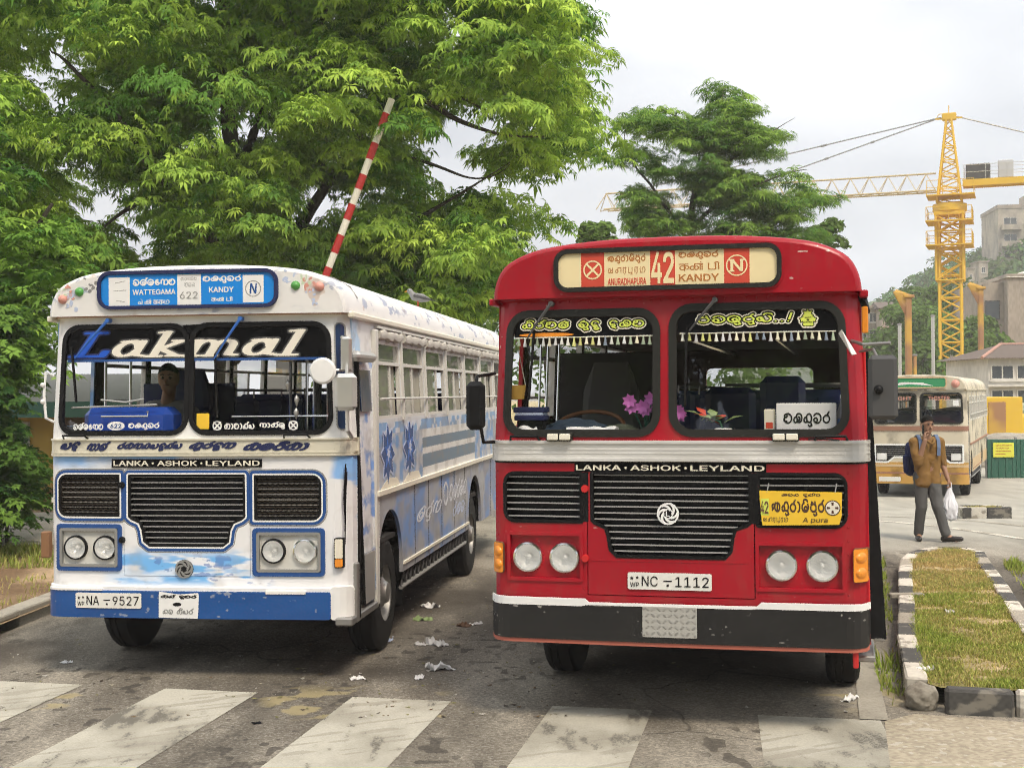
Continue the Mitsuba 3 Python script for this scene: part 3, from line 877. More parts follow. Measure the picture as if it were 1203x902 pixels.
def shell(B, style):
    """Roof, walls, floor, seats, glazing, wheels: what both near buses share."""
    wallm, roofm, offm = style['side'], style['roof'], style['off']
    r = B.put('roof', roof_mesh(), roofm, 30)
    B.put('roof_front', roof_face(), roofm, 30, parent=r)
    if style.get('seam'):
        pr = PROF[2:-2] * [1.004, 1] + [0, .003]
        B.put('seam', tube(np.stack([pr[:, 0], pr[:, 0] * 0 + .42, pr[:, 1]], 1), .006, 5), 'm_grey', parent=r)
    lip = B.front('gutter', cat([bar(-1.235, 2.798, 1.235, 2.835, -.045, .06)]), style['lip'])
    for sg in (1, -1):
        B.put('gutter', cbx(*sorted((sg * 1.18, sg * 1.235)), .06, LEN - .05, 2.775, 2.82, .008), style['lip2'])
    for sg, m in ((1, wallm), (-1, offm)):
        wall = sbox(.165, .60, LEN, 2.80).difference(unary_union([arch(style.get('axle', 1.37)), arch(6.22)]))
        holes = []
        for i, (a, b) in enumerate(zip(COLS[:-1], COLS[1:])):
            holes.append((a, b, sbox(a + .04, 1.98, b - .04, 2.63)))
        wall = wall.difference(unary_union([h for _, _, h in holes]))
        if sg == 1:
            wall = wall.difference(sbox(.22, .40, .78, 2.50))
        else:
            wall = wall.difference(rrect(.25, 1.95, .80, 2.6, .05))
        wk_ = B.put('side_wall', side(sheet(wall, 0, .03), sg), m)
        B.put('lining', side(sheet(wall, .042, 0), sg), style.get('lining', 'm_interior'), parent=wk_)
        fm = style['frame']
        for i, (a, b, h) in enumerate(holes):
            if i > 5 and sg == 1 and style['name'] == 'red':
                pass
            a, b = a + .04, b - .04
            fr = sbox(a, 1.98, b, 2.63).difference(unary_union([sbox(a + .025, 2.465, b - .025, 2.61), sbox(a + .025, 2.005, b - .025, 2.435)]))
            wk = B.put('side_window', side(sheet(fr, .004, .035), sg), fm)
            B.put('pane', side(sheet(sbox(a + .02, 2.455, b - .02, 2.62), .02, 0), sg), 'm_glass' if sg == -1 else 'm_dustside', parent=wk)
            if sg == 1 or i % 2:
                mid = a + (b - a) * (.52 if i % 2 else .62)
                B.put('pane', side(sheet(sbox(a + .02, 2.0, mid, 2.44), .025, 0), sg), 'm_dustside', parent=wk)
                B.put('stile', side(sheet(sbox(mid - .015, 2.006, mid + .012, 2.434), .012, .02), sg), fm, parent=wk)
            if sg == 1 and style['name'] == 'blue':
                # curtain behind the lower panes
                x = np.linspace(a + .02 + .12 * (i == 0), b - .02 if i != 2 else mid - .02, 40)
                z = np.array([1.99, 2.45])
                V = np.stack([np.repeat(x, 2), .055 + .012 * np.sin(np.repeat(x, 2) * 70) + .006 * np.sin(np.repeat(x, 2) * 31), np.tile(z, 40)], 1)
                k_ = np.arange(39)[:, None] * 2
                F_ = np.vstack([k_ + [0, 2, 1], k_ + [1, 2, 3]])
                B.put('curtain', side((V, F_), sg), 'm_curtain', 40, parent=wk)
            if sg == 1 and style['name'] == 'blue':
                # canvas blind rolled up above the window
                n_ = 14
                xs = np.linspace(a, b, n_)
                sag = .012 * np.sin(xs * 17) + rng.normal(0, .004, n_)
                P = tube(np.stack([xs, np.full(n_, -.02), 2.685 + sag * .6], 1), .034 + .006 * np.sin(xs * 23), 8)
                V = P[0].copy()
                V[:, 2] = 2.685 + (V[:, 2] - 2.685) * 1.25
                B.put('rolled_blind', side((V, P[1]), sg), 'm_canvas', 40, parent=wk)
                B.put('drip_rail', side(sheet(sbox(a - .02, 2.735, b + .02, 2.755), -.035, .04), sg), fm, parent=wk)
            B.put('pillar', side(sheet(sbox(b + .018, 1.96, b + .062, 2.76), -.022, .03), sg), fm)
        B.put('guard_rail', side(tube([(.95, -.03, 2.15), (LEN - .3, -.03, 2.15)], .011, 6), sg), fm)
        tr = side(sheet(sbox(.82 if sg == 1 else .17, 1.35, LEN, 1.39), -.03, .035), sg)
        B.put('trim_strip', tr, style['trim'])
        B.put('trim_strip', side(sheet(sbox(1.9, .665, 5.7, .69), -.015, .02), sg), style['trim'])
        for a_ in (2.45, 3.15, 3.9, 4.7, 5.45, 7.6, 8.6):
            B.put('panel_seam', side(sheet(sbox(a_, .61, a_ + .012, 1.345), -.003, .006), sg), 'm_darkgrey')
    # underside
    B.put('underframe', cat([bx(-1.15, 1.15, .25, LEN - .1, .78, .84), bx(-.5, -.38, .2, LEN, .52, .78), bx(.38, .5, .2, LEN, .52, .78), bx(-1, 1, 1.31, 1.43, .42, .54), bx(-1, 1, 6.1, 6.3, .4, .6),
                             bx(-1.18, 1.18, 2.2, 2.24, .5, .8), bx(-.9, .9, 3.2, 4.6, .5, .8)]), 'm_black')
    lat = [tube([(1.19, 1.95, .45), (1.19, 5.65, .45)], .022, 6)]
    B.put('side_rail', cat(lat), 'm_grey')
    q = []
    for i in range(18):
        y = 1.95 + i * .2
        q += [tube([(1.19, y, .46), (1.19, y + .1, .60)], .012, 4), tube([(1.19, y + .1, .60), (1.19, y + .2, .46)], .012, 4)]
    q.append(bx(1.10, 1.13, 1.95, 5.65, .44, .62))
    B.put('rail_lattice', cat(q), 'm_darkgrey', kind='stuff')
    for sg in (1, -1):
        for c_ in (style.get('axle', 1.37), 6.22):
            B.put('mudguard', side(sheet(ring(arch(c_, .47, 1.17), .05).intersection(sbox(c_ - .6, .6, c_ + .6, 1.3)), .03, .38), sg), 'm_black')
    for y in (style.get('axle', 1.37), 6.22):
        for sg in (-1, 1):
            wheel(B, sg * 1.055, y, sg)
    for sg in (-1, 1):
        B.put('mud_flap', bx(*sorted((sg * .92, sg * 1.2)), 1.98, 1.99, .28, .75), 'm_black')
    # cabin
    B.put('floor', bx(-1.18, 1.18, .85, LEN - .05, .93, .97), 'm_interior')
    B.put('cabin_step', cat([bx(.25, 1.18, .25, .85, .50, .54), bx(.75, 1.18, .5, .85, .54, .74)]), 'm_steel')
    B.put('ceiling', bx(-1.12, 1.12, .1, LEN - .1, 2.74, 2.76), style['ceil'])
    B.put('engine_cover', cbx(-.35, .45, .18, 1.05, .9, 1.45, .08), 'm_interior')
    rear = sbox(-1.19, .6, 1.19, 2.78).difference(rrect(-.7, 2.08, .7, 2.5, .08))
    rw_ = B.put('rear_wall', mv(sheet(rear, 0, .04), 0, LEN - .05, 0), offm)
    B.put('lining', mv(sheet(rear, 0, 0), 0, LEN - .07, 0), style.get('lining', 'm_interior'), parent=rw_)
    B.put('rear_window', mv(sheet(rrect(-.7, 2.08, .7, 2.5, .08), 0, 0), 0, LEN - .03, 0), 'm_dusty')
    for i in range(8):
        y = 2.15 + i * .92
        for xa, xb in ((-1.12, -.32), (.08, 1.12)):
            sk = B.put('seat', cbx(xa, xb, y, y + .42, 1.34, 1.46, .03), style['seat'])
            m = cbx(xa, xb, y + .40, y + .50, 1.42, 2.16 + .02 * (i % 3), .04)
            B.put('backrest', m, style['seat'], parent=sk)
            B.put('grab_rail', tube([(xa + .05, y + .45, 1.9), (xa + .05, y + .45, 2.24), (xb - .05, y + .45, 2.24), (xb - .05, y + .45, 1.9)], .014, 6), 'm_steel', parent=sk)
            B.put('leg', cat([bx(xa + .1, xa + .14, y + .2, y + .24, .97, 1.34), bx(xb - .14, xb - .1, y + .2, y + .24, .97, 1.34)]), 'm_steel', parent=sk)
    for x in (-.28, .5):
        B.put('handrail', tube([(x, 1.2, 2.66), (x, LEN - .4, 2.66)], .016, 6), 'm_chrome')
    # dashboard under the windscreens
    B.front('dashboard', cat([sheet(sbox(-1.15, 1.78, 1.15, 1.86), .10, .36, STRIPS)]), 'm_interior')
    B.put('dash_top', bx(-1.13, 1.13, .16, .50, 1.855, 1.868), style['dash'])


def seat_driver(B, m):
    k = B.put('driver_seat', cbx(-.92, -.42, 1.0, 1.5, 1.42, 1.56, .05), m)
    B.put('backrest', hull(np.vstack([np.array([[-.90, 1.47, 1.5], [-.44, 1.47, 1.5], [-.88, 1.6, 2.2], [-.46, 1.6, 2.2], [-.8, 1.62, 2.42], [-.54, 1.62, 2.42]]), np.array([[-.90, 1.57, 1.5], [-.44, 1.57, 1.5], [-.88, 1.7, 2.2], [-.46, 1.7, 2.2], [-.8, 1.7, 2.42], [-.54, 1.7, 2.42]])])), m, parent=k)
    B.put('pedestal', bx(-.8, -.55, 1.1, 1.4, .95, 1.42), 'm_black', parent=k)


def steering(B, m, y=.62, x=-.66, z=1.93):
    a = np.linspace(0, 2 * np.pi, 33)
    pts = np.stack([.25 * np.cos(a), .20 * np.sin(a), .12 * np.sin(a)], 1) + [x, y, z]
    k = B.put('steering_wheel', tube(pts, .014, 8, False), m, 40)
    B.put('spokes', cat([tube([(x - .24, y, z), (x + .24, y, z)], .01, 6), tube([(x, y, z), (x, y - .15, z - .6)], .03, 8)]), 'm_black', parent=k)


def screen(B, g, d=.0, mg='m_gasket', inner=.028, outer=.022):
    gk = B.front('windscreen', fsheet(g.buffer(-inner + .01), d + .014, 0), 'm_glass')
    B.front('gasket', fsheet(ring(g.buffer(-inner), inner + outer), d - .014, .035), mg, parent=gk, smooth=30)
    return gk


def slats(B, k, g, z0, z1, n, d, m, t=.012):
    for z in np.linspace(z0, z1, n):
        q = g.intersection(sbox(-2, z - t / 2, 2, z + t / 2))
        for p in polys(q):
            x0, _, x1, _ = p.bounds
            if x1 - x0 > .05:
                a = bar(x0, z - t * .35, x1, z + t * .35, d, .03)
                B.front('slat', a, m, parent=k)


def tassels(B, gk, x0, x1, z, d, n, seed):
    r = np.random.default_rng(seed)
    ms, cs = [], []
    pal = np.array([(.75, .75, .68), (.55, .55, .20), (.20, .24, .30), (.70, .66, .5), (.35, .42, .30), (.6, .6, .6)])
    m = tube([(x0, d, z), (x1, d, z)], .004, 4)
    ms.append(m)
    cs.append(np.tile([.7, .7, .6], (len(m[0]), 1)))
    for x in np.linspace(x0 + .02, x1 - .02, n):
        h = r.uniform(.045, .06)
        m = lathe([(.003, 0), (.006, -.01), (.008, -h * .5), (.014, -h), (0, -h)], 6, 'z', (x, d, z))
        ms.append(m)
        cs.append(np.tile(pal[r.integers(len(pal))] * r.uniform(.7, 1.1), (len(m[0]), 1)))
    m = cat(ms)
    B.front('tassel_fringe', m, 'm_vc', parent=gk, color=np.vstack(cs), kind='stuff')


def decal(B, g, d, m, parent, name='lettering', f='front', t=.002):
    mm = fsheet(g, d, t)
    return B.front(name, mm, m, parent=parent) if f == 'front' else B.put(name, dome(mm), m, parent=parent)


def latin(B, s, x0, x1, z0, z1, d, m, parent, bold=True, shear=0., f='front'):
    mm = mv(fit_text(s, x0, x1, z0, z1, bold, shear), 0, d, 0)
    return B.front('lettering', mm, m, parent=parent) if f == 'front' else B.put('lettering', dome(mm), m, parent=parent)


def wiper(B, x0, z0, x1, z1, x2, z2, x3, z3, m='m_black'):
    """Pivot above the screen, arm to (x1, z1), blade from (x2, z2) to (x3, z3)."""
    k = B.front('wiper', cat([tube([(x0, -.01, z0), (x0, -.07, z0)], .018, 8), tube([(x0, -.06, z0), ((x0 + x1) / 2, -.07, (z0 + z1) / 2), (x1, -.045, z1)], [.013, .009, .006], 6)]), m)
    B.front('blade', cat([tube([(x2, -.035, z2), (x3, -.035, z3)], .007, 6), sheet(LineString([(x2, z2), (x3, z3)]).buffer(.008), -.03, .012)]), 'm_black', parent=k)
    return k


mat('m_canvas', (0.42, 0.40, 0.35), 0.85)


def trimesh_ball(r, sub=2):
    m = trimesh.creation.icosphere(subdivisions=sub, radius=r)
    return np.array(m.vertices), np.array(m.faces)


def sheet_side(B):
    """Inner trim on the far side of the cabin with an oval window cut in it."""
    return side(sheet(sbox(.9, 1.0, 2.4, 2.0), .06, .01), 1)


def sheet_strap(pts, w):
    """A flat band along points, w wide across x, with a little thickness."""
    p = np.array(pts, float)
    t = np.gradient(p, axis=0)
    n = np.cross(t, [1, 0, 0])
    n /= np.linalg.norm(n, axis=1, keepdims=True)
    o = np.array([w / 2, 0, 0])
    v = np.stack([p - o, p + o, p + o + n * .008, p - o + n * .008], 1).reshape(-1, 3)
    i, j = np.meshgrid(np.arange(len(p) - 1), np.arange(4), indexing='ij')
    q = np.stack([i * 4 + j, i * 4 + (j + 1) % 4, i * 4 + 4 + (j + 1) % 4, i * 4 + 4 + j], -1).reshape(-1, 4)
    return v, np.vstack([q[:, [0, 1, 2]], q[:, [0, 2, 3]]])


def tamil(word, h, w=.16):
    TG = {'ka': (1.0, [ar(.35, .35, .3, .33, 0, 360), ln((.0, .95), (.9, .95)), ln((.55, .95), (.55, -.1)), ar(.8, .4, .22, .26, -90, 120)]),
          'nn': (1.5, [ar(.25, .3, .22, .3, 0, 360), ar(.7, .3, .2, .3, 0, 360), ln((.5, .3), (.5, .95), (1.35, .95)), ln((1.1, .95), (1.1, 0)), ln((1.3, .95), (1.3, 0))]),
          'dot': (.1, [ln((-.5, 1.25), (-.46, 1.27))]),
          'di': (1.3, [ln((.1, 1), (.1, 0), (.85, 0)), ln((.85, 0), (.85, .95)), ar(.98, .98, .2, .22, -20, 200), ln((1.17, .9), (1.17, 0))]),
          'a': (1.3, [ar(.3, .5, .26, .34, 30, 360), ln((.1, .1), (.8, .1)), ln((.9, .95), (.9, 0)), ln((.4, .5), (.9, .5))]),
          'nu': (1.3, [ar(.25, .3, .22, .28, 0, 360), ln((.5, .2), (.5, .95), (1.1, .95), (1.1, 0))]),
          'ra': (.9, [ln((.1, 0), (.1, .95), (.7, .95)), ln((.55, .95), (.55, 0), (.3, -.25))]),
          'pu': (1.1, [ln((.1, .95), (.1, 0), (.8, 0)), ln((.8, .95), (.8, -.3), (.5, -.3))]),
          'va': (1.0, [ar(.25, .3, .22, .28, 0, 360), ln((.5, .25), (.6, 0), (.85, 0), (.85, .95))]),
          'm': (1.1, [ln((.1, .95), (.1, 0), (.7, 0)), ar(.75, .5, .28, .48, -60, 200)])}
    x, out = 0, []
    for k in word.split():
        adv, st = TG[k]
        out += [LineString(np.asarray(s, float) + [x, 0]).buffer(w / 2, quad_segs=2) for s in st]
        x += adv + .14
    return unary_union(out)


# ---------------------------------------------------------------- the red bus
R = Bus('red bus with cream route board 42 ANURADHAPURA KANDY', *RED)
shell(R, dict(name='red', axle=1.78, lining='m_maroon', side='m_redpaint', off='m_redpaint', roof='m_redpaint', lip='m_redpaint', lip2='m_redpaint', frame='m_alu', trim='m_belt', seat='m_bluevinyl', ceil='m_interior', dash='m_interior'))
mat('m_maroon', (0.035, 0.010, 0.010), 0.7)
wsL, wsR = rrect(-1.12, 1.915, -.10, 2.715, .13), rrect(.0, 1.915, 1.10, 2.735, .13)
R.front('windscreen_surround', fsheet(sbox(-1.225, 1.865, 1.225, 2.80).difference(unary_union([wsL.buffer(.005), wsR.buffer(.005)])), 0, .03), 'm_redpaint', smooth=25)
gl, gr = screen(R, wsL), screen(R, wsR)
for gk, g, zb in ((gl, wsL, 2.555), (gr, wsR, 2.565)):
    R.front('sun_strip', fsheet(g.buffer(-.035).intersection(sbox(-2, zb, 2, 3)), .008, 0), 'm_blackgloss', parent=gk)
tassels(R, gl, -1.07, -.13, 2.553, .0, 22, 1)
tassels(R, gr, .05, 1.06, 2.563, .0, 23, 2)
for s, gk, (x0, x1, z0, z1) in (("na i ra hal ma la _ ba u da u _ da ha ma", gl, (-1.045, -.175, 2.585, 2.685)), ("pa va tha u ra u ya i dot dot bang", gr, (.155, .80, 2.60, 2.70))):
    g = fit_shape(sinhala(s, .1, .21), x0 + .01, x1 - .01, z0 + .008, z1 - .008)
    thin = fit_shape(sinhala(s, .1, .16), x0 + .012, x1 - .012, z0 + .011, z1 - .011)
    decal(R, g.buffer(.013).difference(g.buffer(.006)), .004, 'm_cream', gk)
    decal(R, thin, .003, 'm_lime', gk)
# the crowned emblem beside the right-hand words
em = unary_union([Point(.885, 2.64).buffer(.034), star(.885, 2.672, .036, 7, .55), star(.85, 2.64, .02, 5), star(.92, 2.64, .02, 5), rrect(.852, 2.60, .918, 2.618, .006)])
decal(R, em.buffer(.014).difference(em.buffer(.006)), .004, 'm_cream', gr, 'sticker')
decal(R, em.difference(unary_union([LineString([(.862, 2.622), (.908, 2.622)]).buffer(.003), LineString([(.866, 2.652), (.904, 2.652)]).buffer(.003), star(.885, 2.637, .012, 4)])), .003, 'm_lime', gr, 'sticker')
decal(R, affinity.scale(Point(-.86, 2.572).buffer(.1), 1.9, .13), .004, 'm_orange', gl, 'sticker')

# lower front
mid = Polygon([(-.535, 1.665), (.495, 1.668), (.495, 1.345), (.47, 1.325), (.40, 1.30), (.385, 1.25), (.372, 1.16), (.33, 1.115), (-.37, 1.115), (-.415, 1.16), (-.428, 1.25), (-.445, 1.30), (-.515, 1.33), (-.535, 1.35)]).buffer(-.012).buffer(.012)
gL, gR = rrect(-1.13, 1.335, -.595, 1.66, .075), rrect(.535, 1.325, 1.09, 1.66, .075)
gL, gR = unary_union([gL, sbox(-.75, 1.335, -.595, 1.66)]), unary_union([gR, sbox(.535, 1.325, .7, 1.66)])
lL, lR = sbox(-1.09, .965, -.615, 1.245), sbox(.545, .935, 1.06, 1.205)
hood = sbox(-.56, .865, .515, 1.73)
fr = sbox(-1.225, .80, 1.225, 1.74)
R.front('front_panel', fsheet(fr.difference(unary_union([gL, gR, lL, lR, hood.buffer(.006, join_style='mitre')])), 0, .03), 'm_redpaint', smooth=25)
hk = R.front('bonnet', fsheet(hood.difference(mid), -.002, .03), 'm_redpaint', smooth=25)
R.front('fold', bar(-.54, 1.085, .495, 1.092, -.006, .006), 'm_redpaint', parent=hk)
for x, z in ((-.578, 1.555), (-.578, 1.10)):
    R.front('catch', mv(lathe([(0, -.03), (.022, -.03), (.026, -.01), (.026, .01)], 12), x, 0, z), 'm_redplain', smooth=30, parent=hk)
R.front('inner_panel', bar(-1.2, .82, 1.2, 1.735, .09, .01), 'm_black')
for g, z0, z1, n, rim_ in ((gL, 1.37, 1.63, 7, .012), (mid, 1.15, 1.645, 13, .014), (gR, 1.36, 1.63, 7, .012)):
    k = R.front('grille', fsheet(ring(g.buffer(-.012), .02), -.008, .03), 'm_black', smooth=25)
    slats(R, k, g.buffer(-.015), z0, z1, n, .012, 'm_slat', .010)
for x in (-.585, .525):
    R.front('grille_bar', bar(x - .03, 1.34, x + .03, 1.665, -.004, .02), 'm_black')
for l_, xs, z in ((lL, (-.972, -.724), 1.098), (lR, (.685, .938), 1.078)):
    k = R.front('headlight_box', fsheet(ring(l_, .022), -.012, .03), 'm_redpaint')
    R.front('back_plate', fsheet(l_.difference(unary_union([Point(x, z).buffer(.097) for x in xs])), .035, 0), 'm_redpaint', parent=k)
    for x in xs:
        lamp(R, x, z, .098, .022, 'm_chrome')
for x0, x1, z0, z1 in ((-1.215, -1.135, .995, 1.19), (1.13, 1.225, .985, 1.19)):
    k = R.front('indicator', fsheet(rrect(x0, z0, x1, z1, .012), -.045, .06), 'm_orange', smooth=25)
    for zz in (z0 + .055, z1 - .055):
        R.front('bulge', mv(lathe([(.001, -.018), (.018, -.015), (.03, -.006), (.036, .004)], 16), (x0 + x1) / 2, -.046, zz), 'm_orange', smooth=True, parent=k)
    R.front('bezel', fsheet(ring(rrect(x0 + .004, z0 + .004, x1 - .004, z1 - .004, .01), .008), -.035, .04), 'm_brown', parent=k)
bk = R.front('belt_moulding', bar(-1.24, 1.735, 1.24, 1.872, -.02, .04), 'm_belt', smooth=25)
for z0, z1, d in ((1.738, 1.756, -.032), (1.785, 1.789, -.024), (1.810, 1.814, -.024), (1.835, 1.839, -.024), (1.852, 1.870, -.034)):
    R.front('rib', bar(-1.242, z0, 1.242, z1, d, .02), 'm_belt', parent=bk, smooth=25)
R.front('belt_shadow_strip', bar(-1.228, 1.722, 1.228, 1.735, -.006, .02), 'm_black')
nb = R.front('name_strip', bar(-.645, 1.668, .595, 1.722, -.010, .012), 'm_blackgloss')
for s, a, b in (('LANKA', -.635, -.335), ('ASHOK', -.275, .055), ('LEYLAND', .115, .585)):
    latin(R, s, a, b, 1.677, 1.713, -.011, 'm_cream', nb)
for x in (-.305, .085):
    R.front('lettering', fsheet(Point(x, 1.695).buffer(.008), -.013, .002), 'm_cream', parent=nb)
emblem(R, -.031, 1.40, .073, 'm_black', 'm_white', 'L')
plate(R, -.297, .908, .246, 1.017, 'NC', '1112', -.014)
bp = R.front('bumper', fsheet(rrect(-1.235, .572, 1.232, .81, .03), -.055, .16), 'm_bumper', smooth=25)
R.front('stripe', fsheet(Polygon([(-1.237, .792), (-.60, .794), (-.56, .803), (.50, .803), (.53, .808), (1.234, .806), (1.234, .848), (.56, .848), (.53, .822), (-.55, .820), (-.575, .842), (-1.237, .843)]), -.060, .02), 'm_white', parent=bp)
R.front('lip', bar(-1.237, .545, 1.225, .572, -.045, .14), 'm_fadedred', parent=bp)
ck = R.front('checker_plate', fsheet(rrect(-.197, .61, .154, .806, .008), -.064, .012), 'm_checker', parent=bp)
for x in (-.185, .142):
    for z in (.625, .792):
        R.front('bolt', mv(lathe([(0, -.008), (.006, -.006), (.007, 0)], 8), x, -.064, z), 'm_steel', parent=ck)
mat('m_fadedred', (0.42, 0.12, 0.08), 0.6)

# the hand-painted yellow board hung over the right grille
yk = thing('route_board', 'yellow hand-painted route board over the right grille of the red bus', 'sign')
RF = lambda n, g, d, m, **kk: put(n, R.w(bend(fsheet(g, d, kk.pop('t', .003)))), m, parent=yk)
gb = Polygon([(.552, 1.556), (1.064, 1.548), (1.06, 1.40), (1.045, 1.345), (.57, 1.335), (.56, 1.42)])
RF('board', gb, -.035, 'm_yellow', t=.006)
RF('panel', sbox(.562, 1.40, .612, 1.505), -.037, 'm_lime')
for ch, a in (('4', .558), ('2', .585)):
    put('lettering', R.w(bend(mv(fit_text(ch, a, a + .024, 1.41, 1.49, True), 0, -.039, 0))), 'm_brown', parent=yk)
RF('lettering', fit_shape(sinhala("a na u ra aa dha pa u ra", .1, .20), .628, .955, 1.395, 1.508), -.037, 'm_ink')
RF('lettering', fit_shape(sinhala("ha va na _ da u na hal ga", .1, .2), .69, .93, 1.515, 1.543), -.037, 'm_ink')
RF('lettering', fit_shape(tamil("a nu ra pu ra m", 1, .16), .575, .73, 1.352, 1.388), -.037, 'm_ink')
put('lettering', R.w(bend(mv(fit_text('A pura', .82, .975, 1.35, 1.388, False, .12), 0, -.037, 0))), 'm_ink', parent=yk)
c_ = Point(1.005, 1.45).buffer(.042)
RF('emblem', c_, -.037, 'm_cream')
RF('emblem_ring', c_.buffer(.006).difference(c_), -.038, 'm_ink')
for a in range(4):
    RF('emblem_mark', affinity.rotate(Polygon([(1.0, 1.465), (1.01, 1.465), (1.013, 1.485), (.997, 1.485)]), a * 90, origin=(1.005, 1.45)), -.039, 'm_ink')
mat('m_ink', (0.06, 0.025, 0.012), .6)
for x in (.60, 1.02):
    put('wire', R.w(bend(tube([(x, -.035, 1.545), (x + .01, .0, 1.60)], .004, 4))), 'm_steel', parent=yk)

# rivets and the chipped edge of the rain gutter
q = [mv(lathe([(0, -.004), (.004, -.003), (.0055, 0)], 6), x, -.001, 2.785) for x in np.arange(-1.05, 1.06, .07)] + [mv(lathe([(0, -.004), (.004, -.003), (.0055, 0)], 6), x, -.001, z) for x in (-1.19, -.59, .545, 1.10) for z in np.arange(.90, 1.70, .085) if not (.93 < z < 1.27 and abs(x) < 1.0)]
R.front('rivet', cat(q), 'm_redpaint', kind='stuff')
for a, b in ((-1.1, -.75), (-.62, -.5), (-.42, .1), (.16, .52), (.6, .68), (.8, 1.12)):
    R.front('worn_edge', bar(a, 2.832, b, 2.8365, -.0462, .01), 'm_fadedred')

# the route board in the dome
sg_ = rrect(-.748, 2.862, .688, 3.108, .075)
sk = R.put('destination_sign', dome(fsheet(sg_, -.012, .012)), 'm_signcream')
R.put('gasket', dome(fsheet(ring(sg_.buffer(-.012), .03), -.03, .03)), 'm_gasket', 25, parent=sk)
R.put('frame', dome(fsheet(ring(sg_.buffer(.018), .012), -.014, .02)), 'm_redpaint', 25, parent=sk)
dd = lambda g, m, d=-.0145, n='print': decal(R, g, d, m, sk, n, 'dome', .0015)
dd(sbox(-.583, 2.868, -.43, 3.10), 'm_redsign')
dd(sbox(.345, 2.872, .505, 3.104), 'm_redsign')
dd(sbox(-.128, 2.872, .032, 3.10), 'm_redsign')
dd(Point(-.5065, 2.985).buffer(.062).difference(Point(-.5065, 2.985).buffer(.053)), 'm_signcream', -.017)
dd(unary_union([LineString([(-.545, 2.947), (-.468, 3.023)]), LineString([(-.545, 3.023), (-.468, 2.947)])]).buffer(.0065), 'm_signcream', -.017)
dd(Point(.425, 2.988).buffer(.068).difference(Point(.425, 2.988).buffer(.06)), 'm_signcream', -.017)
latin(R, 'N', .385, .465, 2.95, 3.026, -.0165, 'm_signcream', sk, f='dome')
dd(unary_union([sbox(.375, 3.018, .41, 3.028), sbox(.445, 3.018, .475, 3.028), sbox(.375, 2.948, .41, 2.957)]), 'm_signcream', -.0172)
latin(R, '4', -.122, -.052, 2.885, 3.09, -.0165, 'm_signcream', sk, f='dome')
latin(R, '2', -.044, .026, 2.885, 3.09, -.0165, 'm_signcream', sk, f='dome')
dd(fit_shape(sinhala("a na u ra aa dha pa u ra", .1, .2), -.407, -.158, 3.02, 3.085), 'm_brownsign')
latin(R, 'ANURADHAPURA', -.407, -.155, 2.882, 2.927, -.013, 'm_redsign', sk, f='dome')
dd(fit_shape(sinhala("ma ha na u va ra", .1, .2), .054, .31, 3.035, 3.09), 'm_brownsign')
latin(R, 'KANDY', .056, .312, 2.893, 2.94, -.013, 'm_brownsign', sk, f='dome')


dd(fit_shape(tamil("a nu ra aa pu ra m".replace('aa ', ''), 1, .12), -.405, -.16, 2.948, 2.998), 'm_brownsign')
dd(fit_shape(tamil("ka nn dot di", 1, .13), .056, .315, 2.962, 3.02), 'm_brownsign')

wiper(R, -.82, 2.775, -.98, 2.55, -.94, 2.60, -.96, 2.15, 'm_darkgrey')
wiper(R, .29, 2.775, .12, 2.58, .10, 2.60, .085, 2.1, 'm_darkgrey')
for x in (-.74, .72):
    k = R.front('marker_lamp', cbx(x - .085, x + .085, -.07, .0, 1.868, 1.925, .008), 'm_gasket')
    for s in (-1, 1):
        R.front('lens', cbx(x + (0.004 if s > 0 else -.078), x + (.078 if s > 0 else -.004), -.078, -.06, 1.876, 1.918, .006), 'm_cream', parent=k)
for x in (-.98, 1.0):
    R.front('grab_handle', tube([(x - .1, -.01, 1.872), (x - .09, -.06, 1.9), (x + .09, -.06, 1.9), (x + .1, -.01, 1.872)], .009, 6), 'm_black')
R.front('cable_clip', tube([(.86, -.02, 1.88), (.95, -.04, 1.885), (1.05, -.02, 1.872)], .006, 5), 'm_black')
# mirrors
mk = R.put('mirror', cbx(-1.345, -1.215, -.16, -.10, 1.945, 2.265, .03), 'm_black')
for m_ in (tube([(-1.2, .08, 2.32), (-1.28, -.08, 2.30), (-1.28, -.12, 2.24)], .012, 6), tube([(-1.2, .08, 1.86), (-1.25, -.05, 1.86), (-1.25, -.12, 1.97)], .012, 6), bx(-1.34, -1.22, -.165, -.155, 2.09, 2.10),):
    R.put('arm', m_, 'm_black', parent=mk)
mk = R.put('mirror', cbx(1.225, 1.40, -.22, -.16, 2.005, 2.40, .025), 'm_darkgrey')
R.put('face', cbx(1.24, 1.388, -.161, -.15, 2.02, 2.385, .008), 'm_chrome', parent=mk)
R.put('ball', mv(trimesh_ball(.028), 1.285, -.235, 2.19), 'm_black', True, parent=mk)
for m_ in (tube([(1.13, .08, 2.50), (1.2, -.08, 2.47), (1.36, -.15, 2.475)], .011, 6), tube([(1.18, .05, 2.43), (1.26, -.1, 2.44), (1.285, -.2, 2.38), (1.285, -.21, 2.2)], .009, 6),):
    R.put('arm', m_, 'm_steel', parent=mk)
R.put('small_mirror', hull(np.vstack([np.array([[1.07, -.10, 2.56], [1.05, -.10, 2.54], [1.13, -.14, 2.40], [1.16, -.14, 2.41], [1.07, -.12, 2.565], [1.13, -.16, 2.405]])])), 'm_alu', parent=mk)
